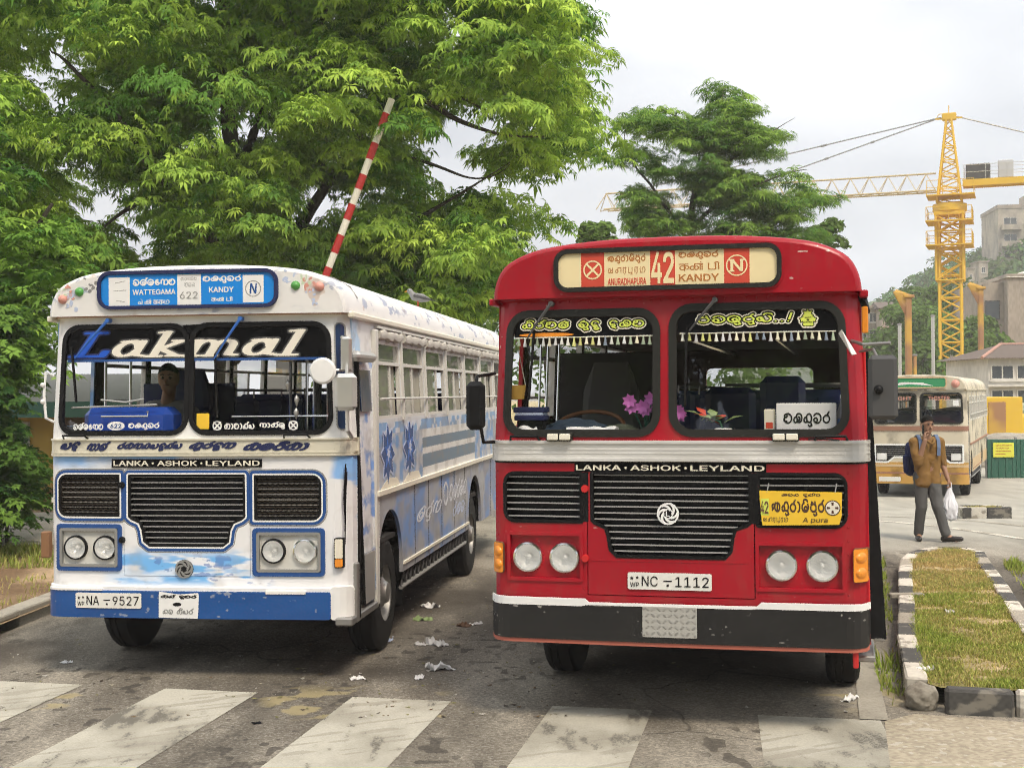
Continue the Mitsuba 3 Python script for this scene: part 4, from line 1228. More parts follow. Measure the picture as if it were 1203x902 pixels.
# the folded door standing proud at the right-hand corner, and the orange side lamp over it
k = R.put('door_leaf', hull(np.array([[1.20, .22, 2.45], [1.235, .22, 2.45], [1.20, .26, 2.45], [1.235, .26, 2.45], [1.21, .20, .60], [1.33, .20, .60], [1.21, .26, .60], [1.33, .26, .60]])), 'm_black')
R.put('edge', tube([(1.21, .19, 2.45), (1.225, .17, .57)], .010, 6), 'm_redplain', parent=k)
R.put('step', cat([cbx(1.15, 1.26, .14, .75, .46, .50, .01), cbx(1.25, 1.32, .2, .7, .585, .61, .006)]), 'm_steel', parent=k)
R.put('tow_hook', cbx(1.12, 1.155, .02, .12, .44, .56, .008), 'm_redplain')
R.put('side_lamp', cbx(1.195, 1.235, .14, .17, 2.55, 2.72, .006), 'm_orange')
R.put('canvas_flap', hull(np.array([[1.17, .16, 2.79], [1.23, .2, 2.78], [1.25, .18, 2.69], [1.2, .16, 2.70], [1.23, .5, 2.78], [1.25, .5, 2.69], [1.22, .15, 2.75]])), 'm_black')
# inside
seat_driver(R, 'm_seatgrey')
mat('m_seatgrey', (0.07, 0.07, 0.068), 0.7)
steering(R, 'm_wood')
mat('m_wood', (0.26, 0.11, 0.045), 0.5)
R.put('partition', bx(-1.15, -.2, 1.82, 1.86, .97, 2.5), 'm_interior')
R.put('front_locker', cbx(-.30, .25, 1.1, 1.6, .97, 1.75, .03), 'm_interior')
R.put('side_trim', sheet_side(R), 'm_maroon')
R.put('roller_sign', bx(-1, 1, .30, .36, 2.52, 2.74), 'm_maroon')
for i, (x0, x1, y) in enumerate(((.46, .80, 1.3), (.0, .40, 1.75), (.84, 1.1, 1.75))):
    k = R.put('seat', cbx(x0, x1, y, y + .4, 1.46, 1.56, .03), 'm_bluevinyl')
    R.put('backrest', cbx(x0, x1, y + .39, y + .50, 1.52, 2.30 - .08 * i, .05), 'm_bluevinyl', parent=k)
mat('m_bluevinyl', (0.010, 0.018, 0.11), 0.4)
for x in (-1.0, -.95, -.87):
    R.put('pole', tube([(x, .5, 1.87), (x + .02, .55, 2.6)], .008, 6), 'm_chrome')

# ---------------------------------------------------------------- the blue and white bus
B = Bus('blue and white painted bus with blue route board 622 WATTEGAMA KANDY', *BLUE)
shell(B, dict(name='blue', side='m_blueside', off='m_bluefront', roof='m_whiteroof', lip='m_cream', lip2='m_cream', frame='m_white2', trim='m_cream', seat='m_navy', ceil='m_interior', dash='m_interior', seam=1))
mat('m_white2', (0.58, 0.57, 0.52), 0.5)
wsL, wsR = rrect(-1.12, 1.895, -.075, 2.735, .13), rrect(-.045, 1.895, 1.065, 2.738, .13)
B.front('windscreen_surround', fsheet(sbox(-1.225, 1.85, 1.225, 2.80).difference(unary_union([wsL.buffer(.004), wsR.buffer(.004)])), 0, .03), 'm_white', smooth=25)
B.front('rain_strip', bar(-1.236, 2.802, 1.236, 2.815, -.050, .02), 'm_rustline')
mat('m_rustline', (0.50, 0.28, 0.19), 0.6)
gl, gr = screen(B, wsL, inner=.022, outer=.014, mg='m_black'), screen(B, wsR, inner=.022, outer=.014, mg='m_black')
for gk, g in ((gl, wsL), (gr, wsR)):
    B.front('sun_strip', fsheet(g.buffer(-.026).intersection(sbox(-2, 2.475, 2, 3)), .008, 0), 'm_blackgloss', parent=gk)
B.front('sun_strip', fsheet(Polygon([(-.13, 2.735), (-.085, 2.68), (-.07, 2.49), (-.05, 2.49), (-.035, 2.68), (.015, 2.738)]), -.003, .003), 'm_blackgloss', parent=gl)
B.front('sun_strip_edge', bar(-1.08, 2.455, 1.03, 2.475, -.004, .004), 'm_bluefr', parent=gl)
# the name in brush letters, each with a dark edge
# (pen strokes on an x-height of one; thick slanting letters like a signwriter's brush)
LK = {'L': (1.15, [ln((.30, 1.5), (.30, .08)), ln((.05, .06), (1.0, .06), (1.02, .35)), ln((.06, 1.48), (.60, 1.48))]),
      'a': (1.02, [ar(.40, .48, .33, .42, 10, 350), ln((.76, .95), (.76, .12), (.98, .07)), ln((.16, .93), (.5, .97))]),
      'k': (1.08, [ln((.22, 1.5), (.22, .02)), ln((.02, 1.46), (.25, 1.48)), ln((.85, .95), (.32, .48), (.92, .06)), ln((.62, .95), (1.0, .95)), ln((.7, .05), (1.08, .05)), ln((.02, .03), (.42, .03))]),
      'm': (1.62, [ln((.2, .95), (.2, .03)), ln((0, .93), (.22, .95)), ar(.48, .60, .28, .34, 175, 0), ln((.76, .6), (.76, .03)), ar(1.04, .60, .28, .34, 175, 0), ln((1.32, .6), (1.32, .1), (1.55, .06)), ln((.02, .03), (.38, .03)), ln((.6, .03), (.92, .03))]),
      'l': (.6, [ln((.24, 1.5), (.24, .03)), ln((.0, 1.46), (.26, 1.49)), ln((.0, .03), (.5, .03))])}
x0_, hh, shear = -1.06, .128, .50
adv = sum(LK[c][0] for c in 'Lakmal') + 6 * .12
kx = 1.90 / adv
xx = 0
for c in 'Lakmal':
    w_, st = LK[c]
    g = unary_union([affinity.scale(LineString(affinity.scale(LineString(s_), 1, 1.9, origin=(0, 0)).coords).buffer(.135, quad_segs=3), 1, 1 / 1.9, origin=(0, 0)) for s_ in st]).simplify(.01)
    g = affinity.affine_transform(g, [kx, hh * shear * 1.35, 0, hh, x0_ + xx * kx, 2.492])
    d_ = 2.2 if c == 'L' else 1
    B.front('letter_edge', fsheet(g.buffer(.013).difference(g), -.002, .003), 'm_navyplain' if c == 'L' else 'm_darkgrey', parent=gl)
    B.front('lettering', fsheet(g, -.005, .006), 'm_blue' if c == 'L' else 'm_cream2', parent=gl)
    xx += w_ + .12
mat('m_navyplain', (0.01, 0.02, 0.10), .5)
mat('m_cream2', (0.72, 0.68, 0.58), 0.5)
for s, a, b, gk in (("va tha hal tha e ga ma", -1.01, -.76, gl), ("ma ha na u va ra", -.555, -.30, gl), ("sa aa ma aa na hal ya", .22, .46, gr), ("ga aa sa hal tha u", .50, .70, gr)):
    decal(B, fit_shape(sinhala(s, .1, .22), a, b, 1.925, 1.985), .004, 'm_white', gk)
decal(B, affinity.scale(Point(-.655, 1.957).buffer(.034), 2.1, 1), .005, 'm_white', gl, 'sticker')
latin(B, '622', -.70, -.61, 1.94, 1.974, .004, 'm_bluefr', gl)
for cx in (.165, .765):
    c = Point(cx, 1.955).buffer(.037)
    decal(B, unary_union([c.difference(c.buffer(-.010)), LineString([(cx - .025, 1.93), (cx + .025, 1.98)]).buffer(.006), LineString([(cx - .025, 1.98), (cx + .025, 1.93)]).buffer(.006)]), .004, 'm_white', gr, 'sticker')
decal(B, rrect(-.0, 1.93, .10, 2.05, .005), .005, 'm_yellow', gr, 'sticker')
# lower front
mid = Polygon([(-.555, 1.585), (.39, 1.585), (.392, 1.25), (.36, 1.225), (.30, 1.20), (.275, 1.15), (.262, 1.06), (.21, 1.02), (-.385, 1.02), (-.435, 1.06), (-.448, 1.15), (-.47, 1.20), (-.53, 1.225), (-.557, 1.25)]).buffer(-.012).buffer(.012)
gL = unary_union([rrect(-1.135, 1.25, -.615, 1.585, .075), sbox(-.75, 1.25, -.615, 1.585)])
gR = unary_union([rrect(.452, 1.225, .985, 1.58, .075), sbox(.452, 1.225, .6, 1.58)])
lL, lR = sbox(-1.115, .865, -.635, 1.165), sbox(.475, .835, .975, 1.14)
hood = sbox(-.585, .80, .42, 1.625)
B.front('front_panel', fsheet(sbox(-1.225, .66, 1.225, 1.74).difference(unary_union([gL, gR, lL, lR, hood.buffer(.004, join_style='mitre')])), 0, .03), 'm_bluefront', smooth=25)
hk = B.front('bonnet', fsheet(hood.difference(mid), -.002, .03), 'm_bluefront', smooth=25)
for x, z in ((-.60, 1.50), (-.60, 1.075)):
    B.front('catch', mv(lathe([(0, -.03), (.022, -.03), (.026, -.01), (.026, .01)], 12), x, 0, z), 'm_black', smooth=30, parent=hk)
B.front('inner_panel', bar(-1.2, .70, 1.2, 1.735, .09, .01), 'm_black')
for g, z0, z1, n, wire in ((gL, 1.285, 1.555, 8, 1), (mid, 1.05, 1.56, 13, 0), (gR, 1.26, 1.55, 8, 1)):
    k = B.front('grille', fsheet(ring(g.buffer(-.004), .012), -.008, .03), 'm_white', smooth=25)
    B.front('border', fsheet(ring(g.buffer(.008), .022), -.006, .01), 'm_bluefr', parent=k, smooth=25)
    B.front('border', fsheet(ring(g.buffer(.034), .007), -.004, .01), 'm_grey', parent=k, smooth=25)
    B.front('inner_edge', fsheet(ring(g.buffer(-.022), .018), -.003, .03), 'm_black', parent=k, smooth=25)
    if wire:
        x0, y0_, x1, y1_ = g.bounds
        q = []
        for z in np.linspace(z0, z1, 14):
            xs = np.linspace(x0 + .02, x1 - .02, 36)
            q.append(tube(np.stack([xs, np.full(36, .018), z + .005 * np.sin(xs * 150)], 1), .003, 4))
        B.front('wire_mesh', cat(q), 'm_wire', parent=k, kind='stuff')
    slats(B, k, g.buffer(-.02), z0, z1, n, .03 if wire else .012, 'm_slat', .008)
mat('m_wire', (0.05, 0.038, 0.026), 0.7, spec=.1)
for l_, xs, z in ((lL, (-.984, -.742), 1.012), (lR, (.605, .852), .995)):
    k = B.front('headlight_box', fsheet(ring(l_, .032), -.016, .03), 'm_bluefr')
    B.front('inner_frame', fsheet(ring(l_.buffer(-.022), .022), -.02, .03), 'm_grey', parent=k)
    B.front('back_plate', fsheet(l_.difference(unary_union([Point(x, z).buffer(.091) for x in xs])), .01, 0), 'm_white2', parent=k)
    for j, x in enumerate(xs):
        lamp(B, x, z, .092, .0, 'm_black' if not (j and x > 0) else 'm_chrome')
k = B.front('indicator', fsheet(rrect(1.085, .87, 1.155, 1.10, .012), -.04, .05), 'm_black')
B.front('lens', fsheet(rrect(1.092, .945, 1.148, 1.09, .01), -.048, .01), 'm_cream', parent=k)
B.front('lens', fsheet(rrect(1.092, .88, 1.148, .94, .01), -.048, .01), 'm_orange', parent=k)
B.put('side_marker', cbx(-1.29, -1.225, .05, .12, .925, 1.13, .008), 'm_brown2')
mat('m_brown2', (0.22, 0.11, 0.05), 0.5)
B.front('streamer', cat([tube([(1.10 + .02 * math.sin(i), -.03, 1.66), (1.115 + .02 * math.sin(i * 2), -.05, 1.35), (1.12 + .025 * math.sin(i * 3), -.04, 1.0), (1.14 + .03 * math.sin(i * 5), -.03, .84)], .006, 5) for i in range(0)] + [tube([(1.17 + .004 * j, -.035, 1.66 - .03 * j), (1.16 + .006 * j, -.05, 1.4), (1.165, -.045, 1.25 - .1 * j)], .004, 4) for j in range(3)]), 'm_black')
bk = B.front('belt_moulding', bar(-1.24, 1.72, 1.24, 1.858, -.02, .04), 'm_belt2', smooth=25)
mat('m_belt2', (0.60, 0.57, 0.46), 0.4)
for z0, z1, d in ((1.724, 1.738, -.032), (1.745, 1.755, -.028), (1.845, 1.857, -.034)):
    B.front('rib', bar(-1.242, z0, 1.242, z1, d, .02), 'm_belt2', parent=bk, smooth=25)
xs_ = [(-1.10, -.93, "ya da _"), (-.88, -.68, "ga aa va hal"), (-.63, -.10, "ra ka ga na ya da u na hal ya"), (-.05, .33, "sa u ra da u ga"), (.38, .90, "ka tha ra i ka aa")]
for a, b, s in xs_:
    decal(B, fit_shape(sinhala(s, .1, .34, .45), a, b, 1.762, 1.838), -.026, 'm_navy', bk)
nb = B.front('name_strip', bar(-.68, 1.636, .52, 1.70, -.012, .014), 'm_blackgloss')
for s, a, b in (('LANKA', -.665, -.38), ('ASHOK', -.31, .01), ('LEYLAND', .08, .505)):
    latin(B, s, a, b, 1.648, 1.688, -.013, 'm_cream', nb)
for x in (-.345, .045):
    B.front('lettering', fsheet(Point(x, 1.668).buffer(.008), -.015, .002), 'm_cream', parent=nb)
emblem(B, -.098, .855, .072, 'm_black', 'm_grey', None)
bp = B.front('bumper', fsheet(rrect(-1.24, .482, 1.06, .690, .02), -.06, .16), 'm_bluebumper', smooth=25)
B.front('corner', fsheet(rrect(1.055, .478, 1.215, .73, .03), -.05, .16), 'm_white', parent=bp, smooth=25)
B.front('ledge', fsheet(Polygon([(-1.24, .69), (1.2, .69), (1.2, .715), (-1.24, .72)]), -.045, .05), 'm_white', parent=bp)
B.front('ledge', bar(-1.2, .690, -.74, .707, -.07, .03), 'm_white', parent=bp)
B.front('ledge', bar(.56, .676, .87, .70, -.07, .03), 'm_white', parent=bp)


def f_bluebumper(p, n, uv):
    a = mikit.fbm(p.x * 2.5, p.y * 2, p.z * 6, 4)
    s = mikit.smoothstep(.70, .76, mikit.fbm(p.x * 16, p.y * 10, p.z * 20, 3))
    return mikit.mix(mikit.mix((0.004, 0.05, 0.20), (0.010, 0.085, 0.30), a), mi.Color3f(.4, .42, .44), s * .5)


mat('m_bluebumper', rough=.3, fn=f_bluebumper, clear=.3)
plate(B, -.957, .556, -.423, .672, 'NA', '9527', -.070)
g = Polygon([(-.283, .49), (.028, .484), (.037, .66), (.03, .68), (-.12, .668), (-.28, .688)])
nk = B.front('notice', fsheet(g, -.068, .004), 'm_white')
decal(B, fit_shape(sinhala("ka na hal _ da u ma ra", .1, .3), -.265, .02, .632, .668), -.071, 'm_black', nk)
decal(B, fit_shape(sinhala("na va _ sa i ya ra hal", .1, .2), -.25, .0, .515, .565), -.071, 'm_grey', nk)
decal(B, affinity.scale(Point(-.135, .592).buffer(.02), 1.7, .7), -.071, 'm_black', nk)
# route board
sg_ = rrect(-.757, 2.872, .652, 3.138, .085)
sk = B.put('destination_sign', dome(fsheet(sg_, -.012, .012)), 'm_bluesign')
B.put('gasket', dome(fsheet(ring(sg_.buffer(-.012), .027), -.03, .03)), 'm_navy', 25, parent=sk)
dd = lambda g, m, d=-.0145, n='print': decal(B, g, d, m, sk, n, 'dome', .0015)
dd(sbox(-.682, 2.885, -.51, 3.105), 'm_white')
dd(sbox(-.128, 2.885, .062, 3.118), 'm_white')
dd(sbox(.392, 2.895, .555, 3.105), 'm_white')
dd(unary_union([LineString([(-.63, 3.06), (-.55, 3.075)]), LineString([(-.64, 3.0), (-.54, 3.005)]), LineString([(-.62, 2.925), (-.55, 2.915)])]).buffer(.002), 'm_grey', -.0165)
dd(Point(.473, 3.0).buffer(.062).difference(Point(.473, 3.0).buffer(.056)), 'm_grey', -.0165)
latin(B, 'N', .445, .503, 2.962, 3.04, -.0155, 'm_bluefr', sk, f='dome', shear=.1)
dd(fit_shape(sinhala("va tha hal tha e ga ma", .1, .22), -.487, -.142, 3.035, 3.10), 'm_white')
latin(B, 'WATTEGAMA', -.487, -.142, 2.967, 3.008, -.0135, 'm_white', sk, f='dome')
dd(fit_shape(tamil("va dot nn dot ka ka m", 1, .17), -.445, -.19, 2.89, 2.935), 'm_white')
dd(fit_shape(sinhala("ma ha na u va ra", .1, .22), .074, .38, 3.045, 3.11), 'm_white')
latin(B, 'KANDY', .125, .32, 2.975, 3.018, -.0135, 'm_white', sk, f='dome')
dd(fit_shape(tamil("ka nn dot di", 1, .17), .14, .31, 2.905, 2.945), 'm_white')
latin(B, '622', -.105, .035, 2.93, 2.985, -.0155, 'm_grey', sk, f='dome', bold=False)
dd(fit_shape(sinhala("sa ra ga va ma", .1, .14), -.10, .03, 3.07, 3.10), 'm_grey')
dd(fit_shape(sinhala("ga va na", .1, .14), -.075, .015, 3.02, 3.055), 'm_grey')
dd(bar(-.68, 2.873, -.32, 2.882, 0, 0) and sbox(-.68, 2.873, -.32, 2.882), 'm_white')
for x, z, m in ((-.93, 3.0, 'm_greenlamp'), (.80, 3.02, 'm_greenlamp'), (-1.07, 2.945, 'm_pinklamp'), (.985, 3.01, 'm_pinklamp')):
    B.put('marker_lamp', dome(mv(lathe([(0, -.03), (.02, -.027), (.034, -.012), (.036, .008)], 16), x, 0, z)), m, True)
mat('m_greenlamp', (0.08, 0.30, 0.06), 0.3)
mat('m_pinklamp', (0.60, 0.28, 0.22), 0.4)


def rose(x, z, s, seed):
    r = np.random.default_rng(seed)
    return unary_union([affinity.rotate(affinity.scale(Point(x + r.uniform(-s, s), z + r.uniform(-s, s)).buffer(s * r.uniform(.15, .4), quad_segs=2), 1, r.uniform(.3, .9)), r.uniform(0, 180)) for _ in range(9)])


for x, z, m, sd in ((-1.03, 3.0, 'm_pinklamp', 1), (.90, 3.02, 'm_pinklamp', 2), (-.83, 3.05, 'm_grey', 3), (.86, 3.04, 'm_palegreen', 4), (-1.09, 2.99, 'm_palegreen', 5), (.93, 2.93, 'm_paleblue', 6), (-1.0, 2.92, 'm_paleblue', 7), (.74, 3.08, 'm_paleblue', 8)):
    B.put('painted_flower', dome(fsheet(rose(x, z, .055, sd), -.002, .002)), m)
mat('m_palegreen', (0.50, 0.60, 0.42), 0.5)
mat('m_paleblue', (0.45, 0.52, 0.68), 0.5)
wiper(B, -.73, 2.775, -1.0, 2.485, -1.04, 2.57, -.98, 2.15, 'm_blue2')
wiper(B, .37, 2.775, .155, 2.47, .155, 2.50, .175, 2.02, 'm_blue2')
mat('m_blue2', (0.03, 0.13, 0.45), 0.4)
for x in (-.97, .80):
    B.front('grab_handle', tube([(x - .1, -.02, 1.858), (x - .09, -.07, 1.885), (x + .09, -.07, 1.885), (x + .1, -.02, 1.858)], .008, 6), 'm_black')
B.front('corner_window', fsheet(rrect(1.115, 1.925, 1.178, 2.73, .03), -.003, .004), 'm_darkblueglass', smooth=25)
B.front('corner_window_frame', fsheet(ring(rrect(1.115, 1.925, 1.178, 2.73, .03), .010), -.008, .01), 'm_grey', smooth=25)
mat('m_darkblueglass', (0.02, 0.04, 0.10), 0.1)
mk = B.put('mirror', mv(lathe([(0, -.02), (.085, -.018), (.10, -.004), (.10, .012), (0, .03)], 24), 1.045, -.16, 2.365), 'm_white', 30)
for m_ in (tube([(1.05, -.12, 2.37), (1.15, -.10, 2.37), (1.22, .02, 2.37)], .012, 6),):
    B.put('arm', m_, 'm_alu', parent=mk)
mk = B.put('mirror', cbx(1.125, 1.30, -.16, -.10, 2.065, 2.345, .03), 'm_chromesoft')
for m_ in (tube([(1.15, .02, 2.62), (1.22, -.08, 2.60), (1.22, -.12, 2.33)], .016, 8), tube([(1.22, .02, 1.86), (1.22, -.12, 1.92), (1.22, -.12, 2.08)], .016, 8),):
    B.put('arm', m_, 'm_alu', parent=mk)
B.put('bracket', cbx(1.17, 1.25, -.12, -.06, 2.36, 2.62, .015), 'm_chromesoft', parent=mk)
mat('m_chromesoft', (0.75, 0.74, 0.70), 0.25, metal=.8)
mk = B.put('mirror', cat([tube([(-1.2, .10, 2.35), (-1.235, .04, 2.38), (-1.245, .03, 2.2), (-1.235, .04, 2.02), (-1.2, .10, 1.99)], .011, 6)]), 'm_white')
for z in (2.28, 2.15):
    B.put('boss', mv(trimesh_ball(.02), -1.25, .02, z), 'm_white', True, parent=mk)
# doorway at the right-hand corner: posts, inner panel and the step frame
k = B.put('door_frame', cat([cbx(1.19, 1.235, .80, .91, .46, 2.72, .01)]), 'm_white2')
B.put('sill', cat([cbx(1.10, 1.235, -.06, .86, .44, .50, .01), cbx(1.195, 1.24, .10, .17, .44, .9, .01)]), 'm_steel', parent=k)
B.put('post', cbx(1.2, 1.238, .17, .215, .46, 2.5, .008), 'm_black', parent=k)
k = B.put('door_leaf', side(sheet(Polygon([(.30, 2.46), (.795, 2.46), (.795, .52), (.46, .52)]), .012, .03), 1), 'm_blueside')
B.put('kick_plate', side(sheet(Polygon([(.435, .92), (.78, .92), (.78, .53), (.465, .53)]), .004, .006), 1), 'm_alu', parent=k)
B.put('window', side(sheet(Polygon([(.36, 2.38), (.74, 2.38), (.74, 2.05), (.38, 2.05)]), .004, .006), 1), 'm_darkblueglass', parent=k)
B.put('door_seal', side(sheet(Polygon([(.285, 2.46), (.30, 2.46), (.46, .52), (.44, .52)]), .006, .03), 1), 'm_black', parent=k)
B.put('air_deflector', cbx(1.2, 1.29, .03, .62, 2.44, 2.52, .03), 'm_alu')
B.put('entry_handle', tube([(1.15, .3, 1.0), (1.15, .32, 1.95)], .012, 6), 'm_chrome')
# painted motifs along the right side: spiky blue flowers, a ring and looping script
def motif(g, m, d=-.003, n='painted_motif'):
    return B.put(n, side(sheet(g, d, .002), 1), m)


for cy, cz, r in ((1.28, 1.68, .26), (2.22, 1.70, .27)):
    pet = unary_union([affinity.rotate(Polygon([(cy - .05 * r / .26, cz), (cy - .07, cz + r * .55), (cy, cz + r), (cy + .06, cz + r * .5), (cy + .05, cz)]), a + 8 * math.sin(a * 3), origin=(cy, cz)) for a in range(0, 360, 45)])
    pet = pet.intersection(sbox(.96, 1.40, 2.80, 1.93))
    motif(pet.buffer(.022).intersection(sbox(.95, 1.395, 2.82, 1.935)), 'm_paleblue')
    motif(pet, 'm_bluefr', -.005)
    inner_ = unary_union([affinity.rotate(Polygon([(cy - .02, cz), (cy - .03, cz + r * .3), (cy + .01, cz + r * .62), (cy + .035, cz + r * .3), (cy + .02, cz)]), a + 20 + 12 * math.sin(a * 5), origin=(cy, cz)) for a in range(0, 360, 60)])
    motif(inner_, 'm_blue2', -.007)
    motif(affinity.rotate(affinity.scale(inner_, .45, .45, origin=(cy, cz)), 33, origin=(cy, cz)), 'm_paleblue', -.009)
for i, (a, b) in enumerate(((.97, 1.75), (1.9, 2.75))):
    motif(Polygon([(a, 1.395), (b, 1.395), (b - .1, 1.46), (a + .3, 1.475)]), 'm_cream', -.004, 'painted_stripe')
c_ = Point(4.15, 1.13)
motif(affinity.scale(c_.buffer(.15).difference(c_.buffer(.105)), 1, .85), 'm_palewhite')
motif(fit_shape(sinhala("ma la ra ha na", .1, .13, .3), 4.38, 5.55, 1.02, 1.24), 'm_palewhite')
motif(fit_shape(sinhala("ra la va", .1, .12, .4), 4.6, 5.4, .84, .99), 'm_paleblue')
motif(fit_shape(sinhala("la ra u ga", .1, .12, .5), 2.55, 3.9, .93, 1.12), 'm_palewhite')
mat('m_palewhite', (0.60, 0.62, 0.66), 0.5)
# inside
seat_driver(B, 'm_navy')
steering(B, 'm_black', z=1.96)
B.put('dash_cover', cbx(-.98, -.25, .12, .42, 1.86, 2.10, .06), 'm_blue3', 30)
mat('m_blue3', (0.012, 0.06, 0.36), 0.35, clear=.4)
B.put('dash_rail', cat([tube([(-1.05, .1, 2.10), (-.35, .1, 2.12)], .008, 6), tube([(-.8, .08, 2.03), (-.42, .08, 2.03), (-.42, .08, 2.07)], .008, 6), tube([(-.8, .08, 2.16), (-.6, .08, 2.14), (-.45, .08, 2.165)], .008, 6)]), 'm_alu')
B.put('luggage_rack', tube([(.2, .25, 2.02), (1.1, .25, 2.02)], .008, 6), 'm_chrome')
B.put('corner_frame', tube([(.90, .3, 1.9), (.88, .3, 2.3), (.93, .3, 2.42), (1.08, .3, 2.45)], .022, 8), 'm_rubber')
for x, y in ((.60, .5), (.72, .55), (.80, .48), (.88, .6), (-.78, .6), (-.95, .5)):
    B.put('pole', tube([(x, y, 1.88), (x + .01, y, 2.62)], .012, 6), 'm_chrome')
for x, z in ((.74, 2.15), (.735, 2.05), (.67, 2.27)):
    B.put('hanging_charm', mv(lathe([(0, .04), (.015, .02), (.022, 0), (.012, -.03), (0, -.06)], 10, 'z'), x, .2, z), 'm_alu', True)
B.put('flower_garland', tube([(.55, .1, 2.475), (.68, .08, 2.46), (.8, .09, 2.47), (.9, .08, 2.485), (1.0, .1, 2.475)], [.012, .018, .012, .02, .012], 8), 'm_straw')
mat('m_straw', (0.45, 0.32, 0.10), 0.8)
B.put('partition', bx(-1.15, -.3, 1.80, 1.84, .97, 2.3), 'm_navy')
# ---------------------------------------------------------------- the bus in the background
C3 = Bus('cream and orange bus in the background, facing the camera behind the walking man', 10.55, 35.4, .385, -.6)
grimy = lambda c: (lambda p, n, uv: mikit.mix(mi.Color3f(c), mi.Color3f(c) * .45, mikit.smoothstep(.4, .75, mikit.fbm(p.x * 3, p.y * 3, p.z * 2.2, 4))))
mat('m_cream3', rough=.5, fn=grimy((0.56, 0.50, 0.38)))
mat('m_orange3', rough=.5, fn=grimy((0.48, 0.27, 0.06)))
mat('m_peach3', (0.52, 0.38, 0.22), 0.5)
mat('m_brown3', (0.28, 0.14, 0.09), 0.5)
mat('m_green3', (0.03, 0.25, 0.10), 0.5)
shell(C3, dict(name='cream', side='m_cream3', off='m_cream3', roof='m_cream3', lip='m_cream3', lip2='m_cream3', frame='m_white2', trim='m_brown3', seat='m_navy', ceil='m_interior', dash='m_interior'))
wsL, wsR = rrect(-1.10, 1.93, -.06, 2.70, .1), rrect(.06, 1.93, 1.10, 2.70, .1)
C3.front('windscreen_surround', fsheet(sbox(-1.225, 1.86, 1.225, 2.79).difference(unary_union([wsL.buffer(.004), wsR.buffer(.004)])), 0, .03), 'm_cream3', smooth=25)
for g, s in ((wsL, 'IGHT'), (wsR, 'THISTER')):
    k = screen(C3, g)
    latin(C3, s, g.bounds[0] + (.2 if s != 'IGHT' else .5), g.bounds[2] - (.3 if s != 'IGHT' else .1), 2.53, 2.63, .0, 'm_pinklamp', k)
C3.front('sticker', fsheet(rrect(.88, 2.38, 1.02, 2.52, .01), .0, .003), 'm_white')
fr = sbox(-1.225, .35, 1.225, 1.74)
blk = Polygon([(-1.09, 1.36), (1.09, 1.36), (1.09, .93), (.78, .93), (.62, 1.06), (-.62, 1.06), (-.78, .93), (-1.09, .93)])
C3.front('front_panel', fsheet(sbox(-1.225, .92, 1.225, 1.74).difference(blk), 0, .03), 'm_cream3', smooth=25)
k = C3.front('grille', fsheet(blk, .03, 0), 'm_black')
C3.front('frame', fsheet(ring(blk.buffer(-.01), .045), -.012, .03), 'm_white', parent=k)
slats(C3, k, blk.buffer(-.02), 1.10, 1.32, 5, .02, 'm_slat', .012)
for x in (-.93, .93):
    k = C3.front('headlight', fsheet(rrect(x - .13, .97, x + .13, 1.15, .02), .0, .03), 'm_chromesoft')
    C3.front('lens', fsheet(rrect(x - .11, .985, x + .11, 1.135, .02), -.006, .006), 'm_white', parent=k)
C3.front('lower_panel', fsheet(sbox(-1.225, .36, 1.225, .92), -.01, .05), 'm_orange3', smooth=25)
C3.front('stripe', bar(-1.23, .80, 1.23, .86, -.02, .02), 'm_peach3')
C3.front('stripe', bar(-1.23, .62, 1.23, .66, -.02, .02), 'm_brown3')
C3.front('bumper', bar(-1.24, .36, 1.24, .60, -.07, .1), 'm_orange3')
C3.front('number_plate', bar(-1.0, .42, -.45, .54, -.08, .01), 'm_plate')
C3.front('belt', bar(-1.235, 1.735, 1.235, 1.86, -.02, .03), 'm_brown3')
latin(C3, 'LANKA', .05, .35, 1.60, 1.66, -.006, 'm_black', C3.k)
sg_ = rrect(-.80, 2.86, .70, 3.11, .07)
k = C3.put('destination_sign', dome(fsheet(sg_, -.012, .012)), 'm_green3')
C3.put('gasket', dome(fsheet(ring(sg_.buffer(-.01), .03), -.03, .03)), 'm_peach3', parent=k)
C3.put('print', dome(fsheet(Polygon([(-.7, 2.9), (-.2, 2.95), (.4, 2.9), (.1, 2.99), (-.4, 3.0)]), -.016, .002)), 'm_white', parent=k)
for x in (-.95, .93):
    C3.put('marker_lamp', dome(mv(lathe([(0, -.06), (.06, -.05), (.10, -.01), (.11, .01)], 16), x, 0, 2.95)), 'm_pinklamp', True)
for sg in (1,):
    C3.put('door_leaf', side(sheet(sbox(.24, .5, .76, 2.4), .01, .02), sg), 'm_darkgrey')
    C3.put('skirt', side(sheet(sbox(.8, .62, 9.4, .95).difference(unary_union([arch(1.37), arch(6.22)])), -.006, .01), sg), 'm_peach3')

# ================================================================ the hill and what stands on it
def ridge(x):
    """Height of the far ridge along x (metres right of the camera's axis)."""
    return np.interp(x, [60, 78, 84, 90, 100, 108, 118, 135, 200, 420], [-1, 0, 15, 20, 22, 27, 31, 34, 42, 50])


def hill_z(x, y):
    x, y = np.asarray(x, float), np.asarray(y, float)
    xr = x * 300 / np.maximum(y, 60)
    h = ridge(x * (300 / np.clip(y, 200, 300)) ** .4)
    return -.8 + (h + 2) * sm(105, 300, y) ** 1.15 + 2.2 * (meshkit.fbm(np.stack([x * .03, y * .03, x * 0], -1), 3, 5) - .5) * sm(110, 140, y)


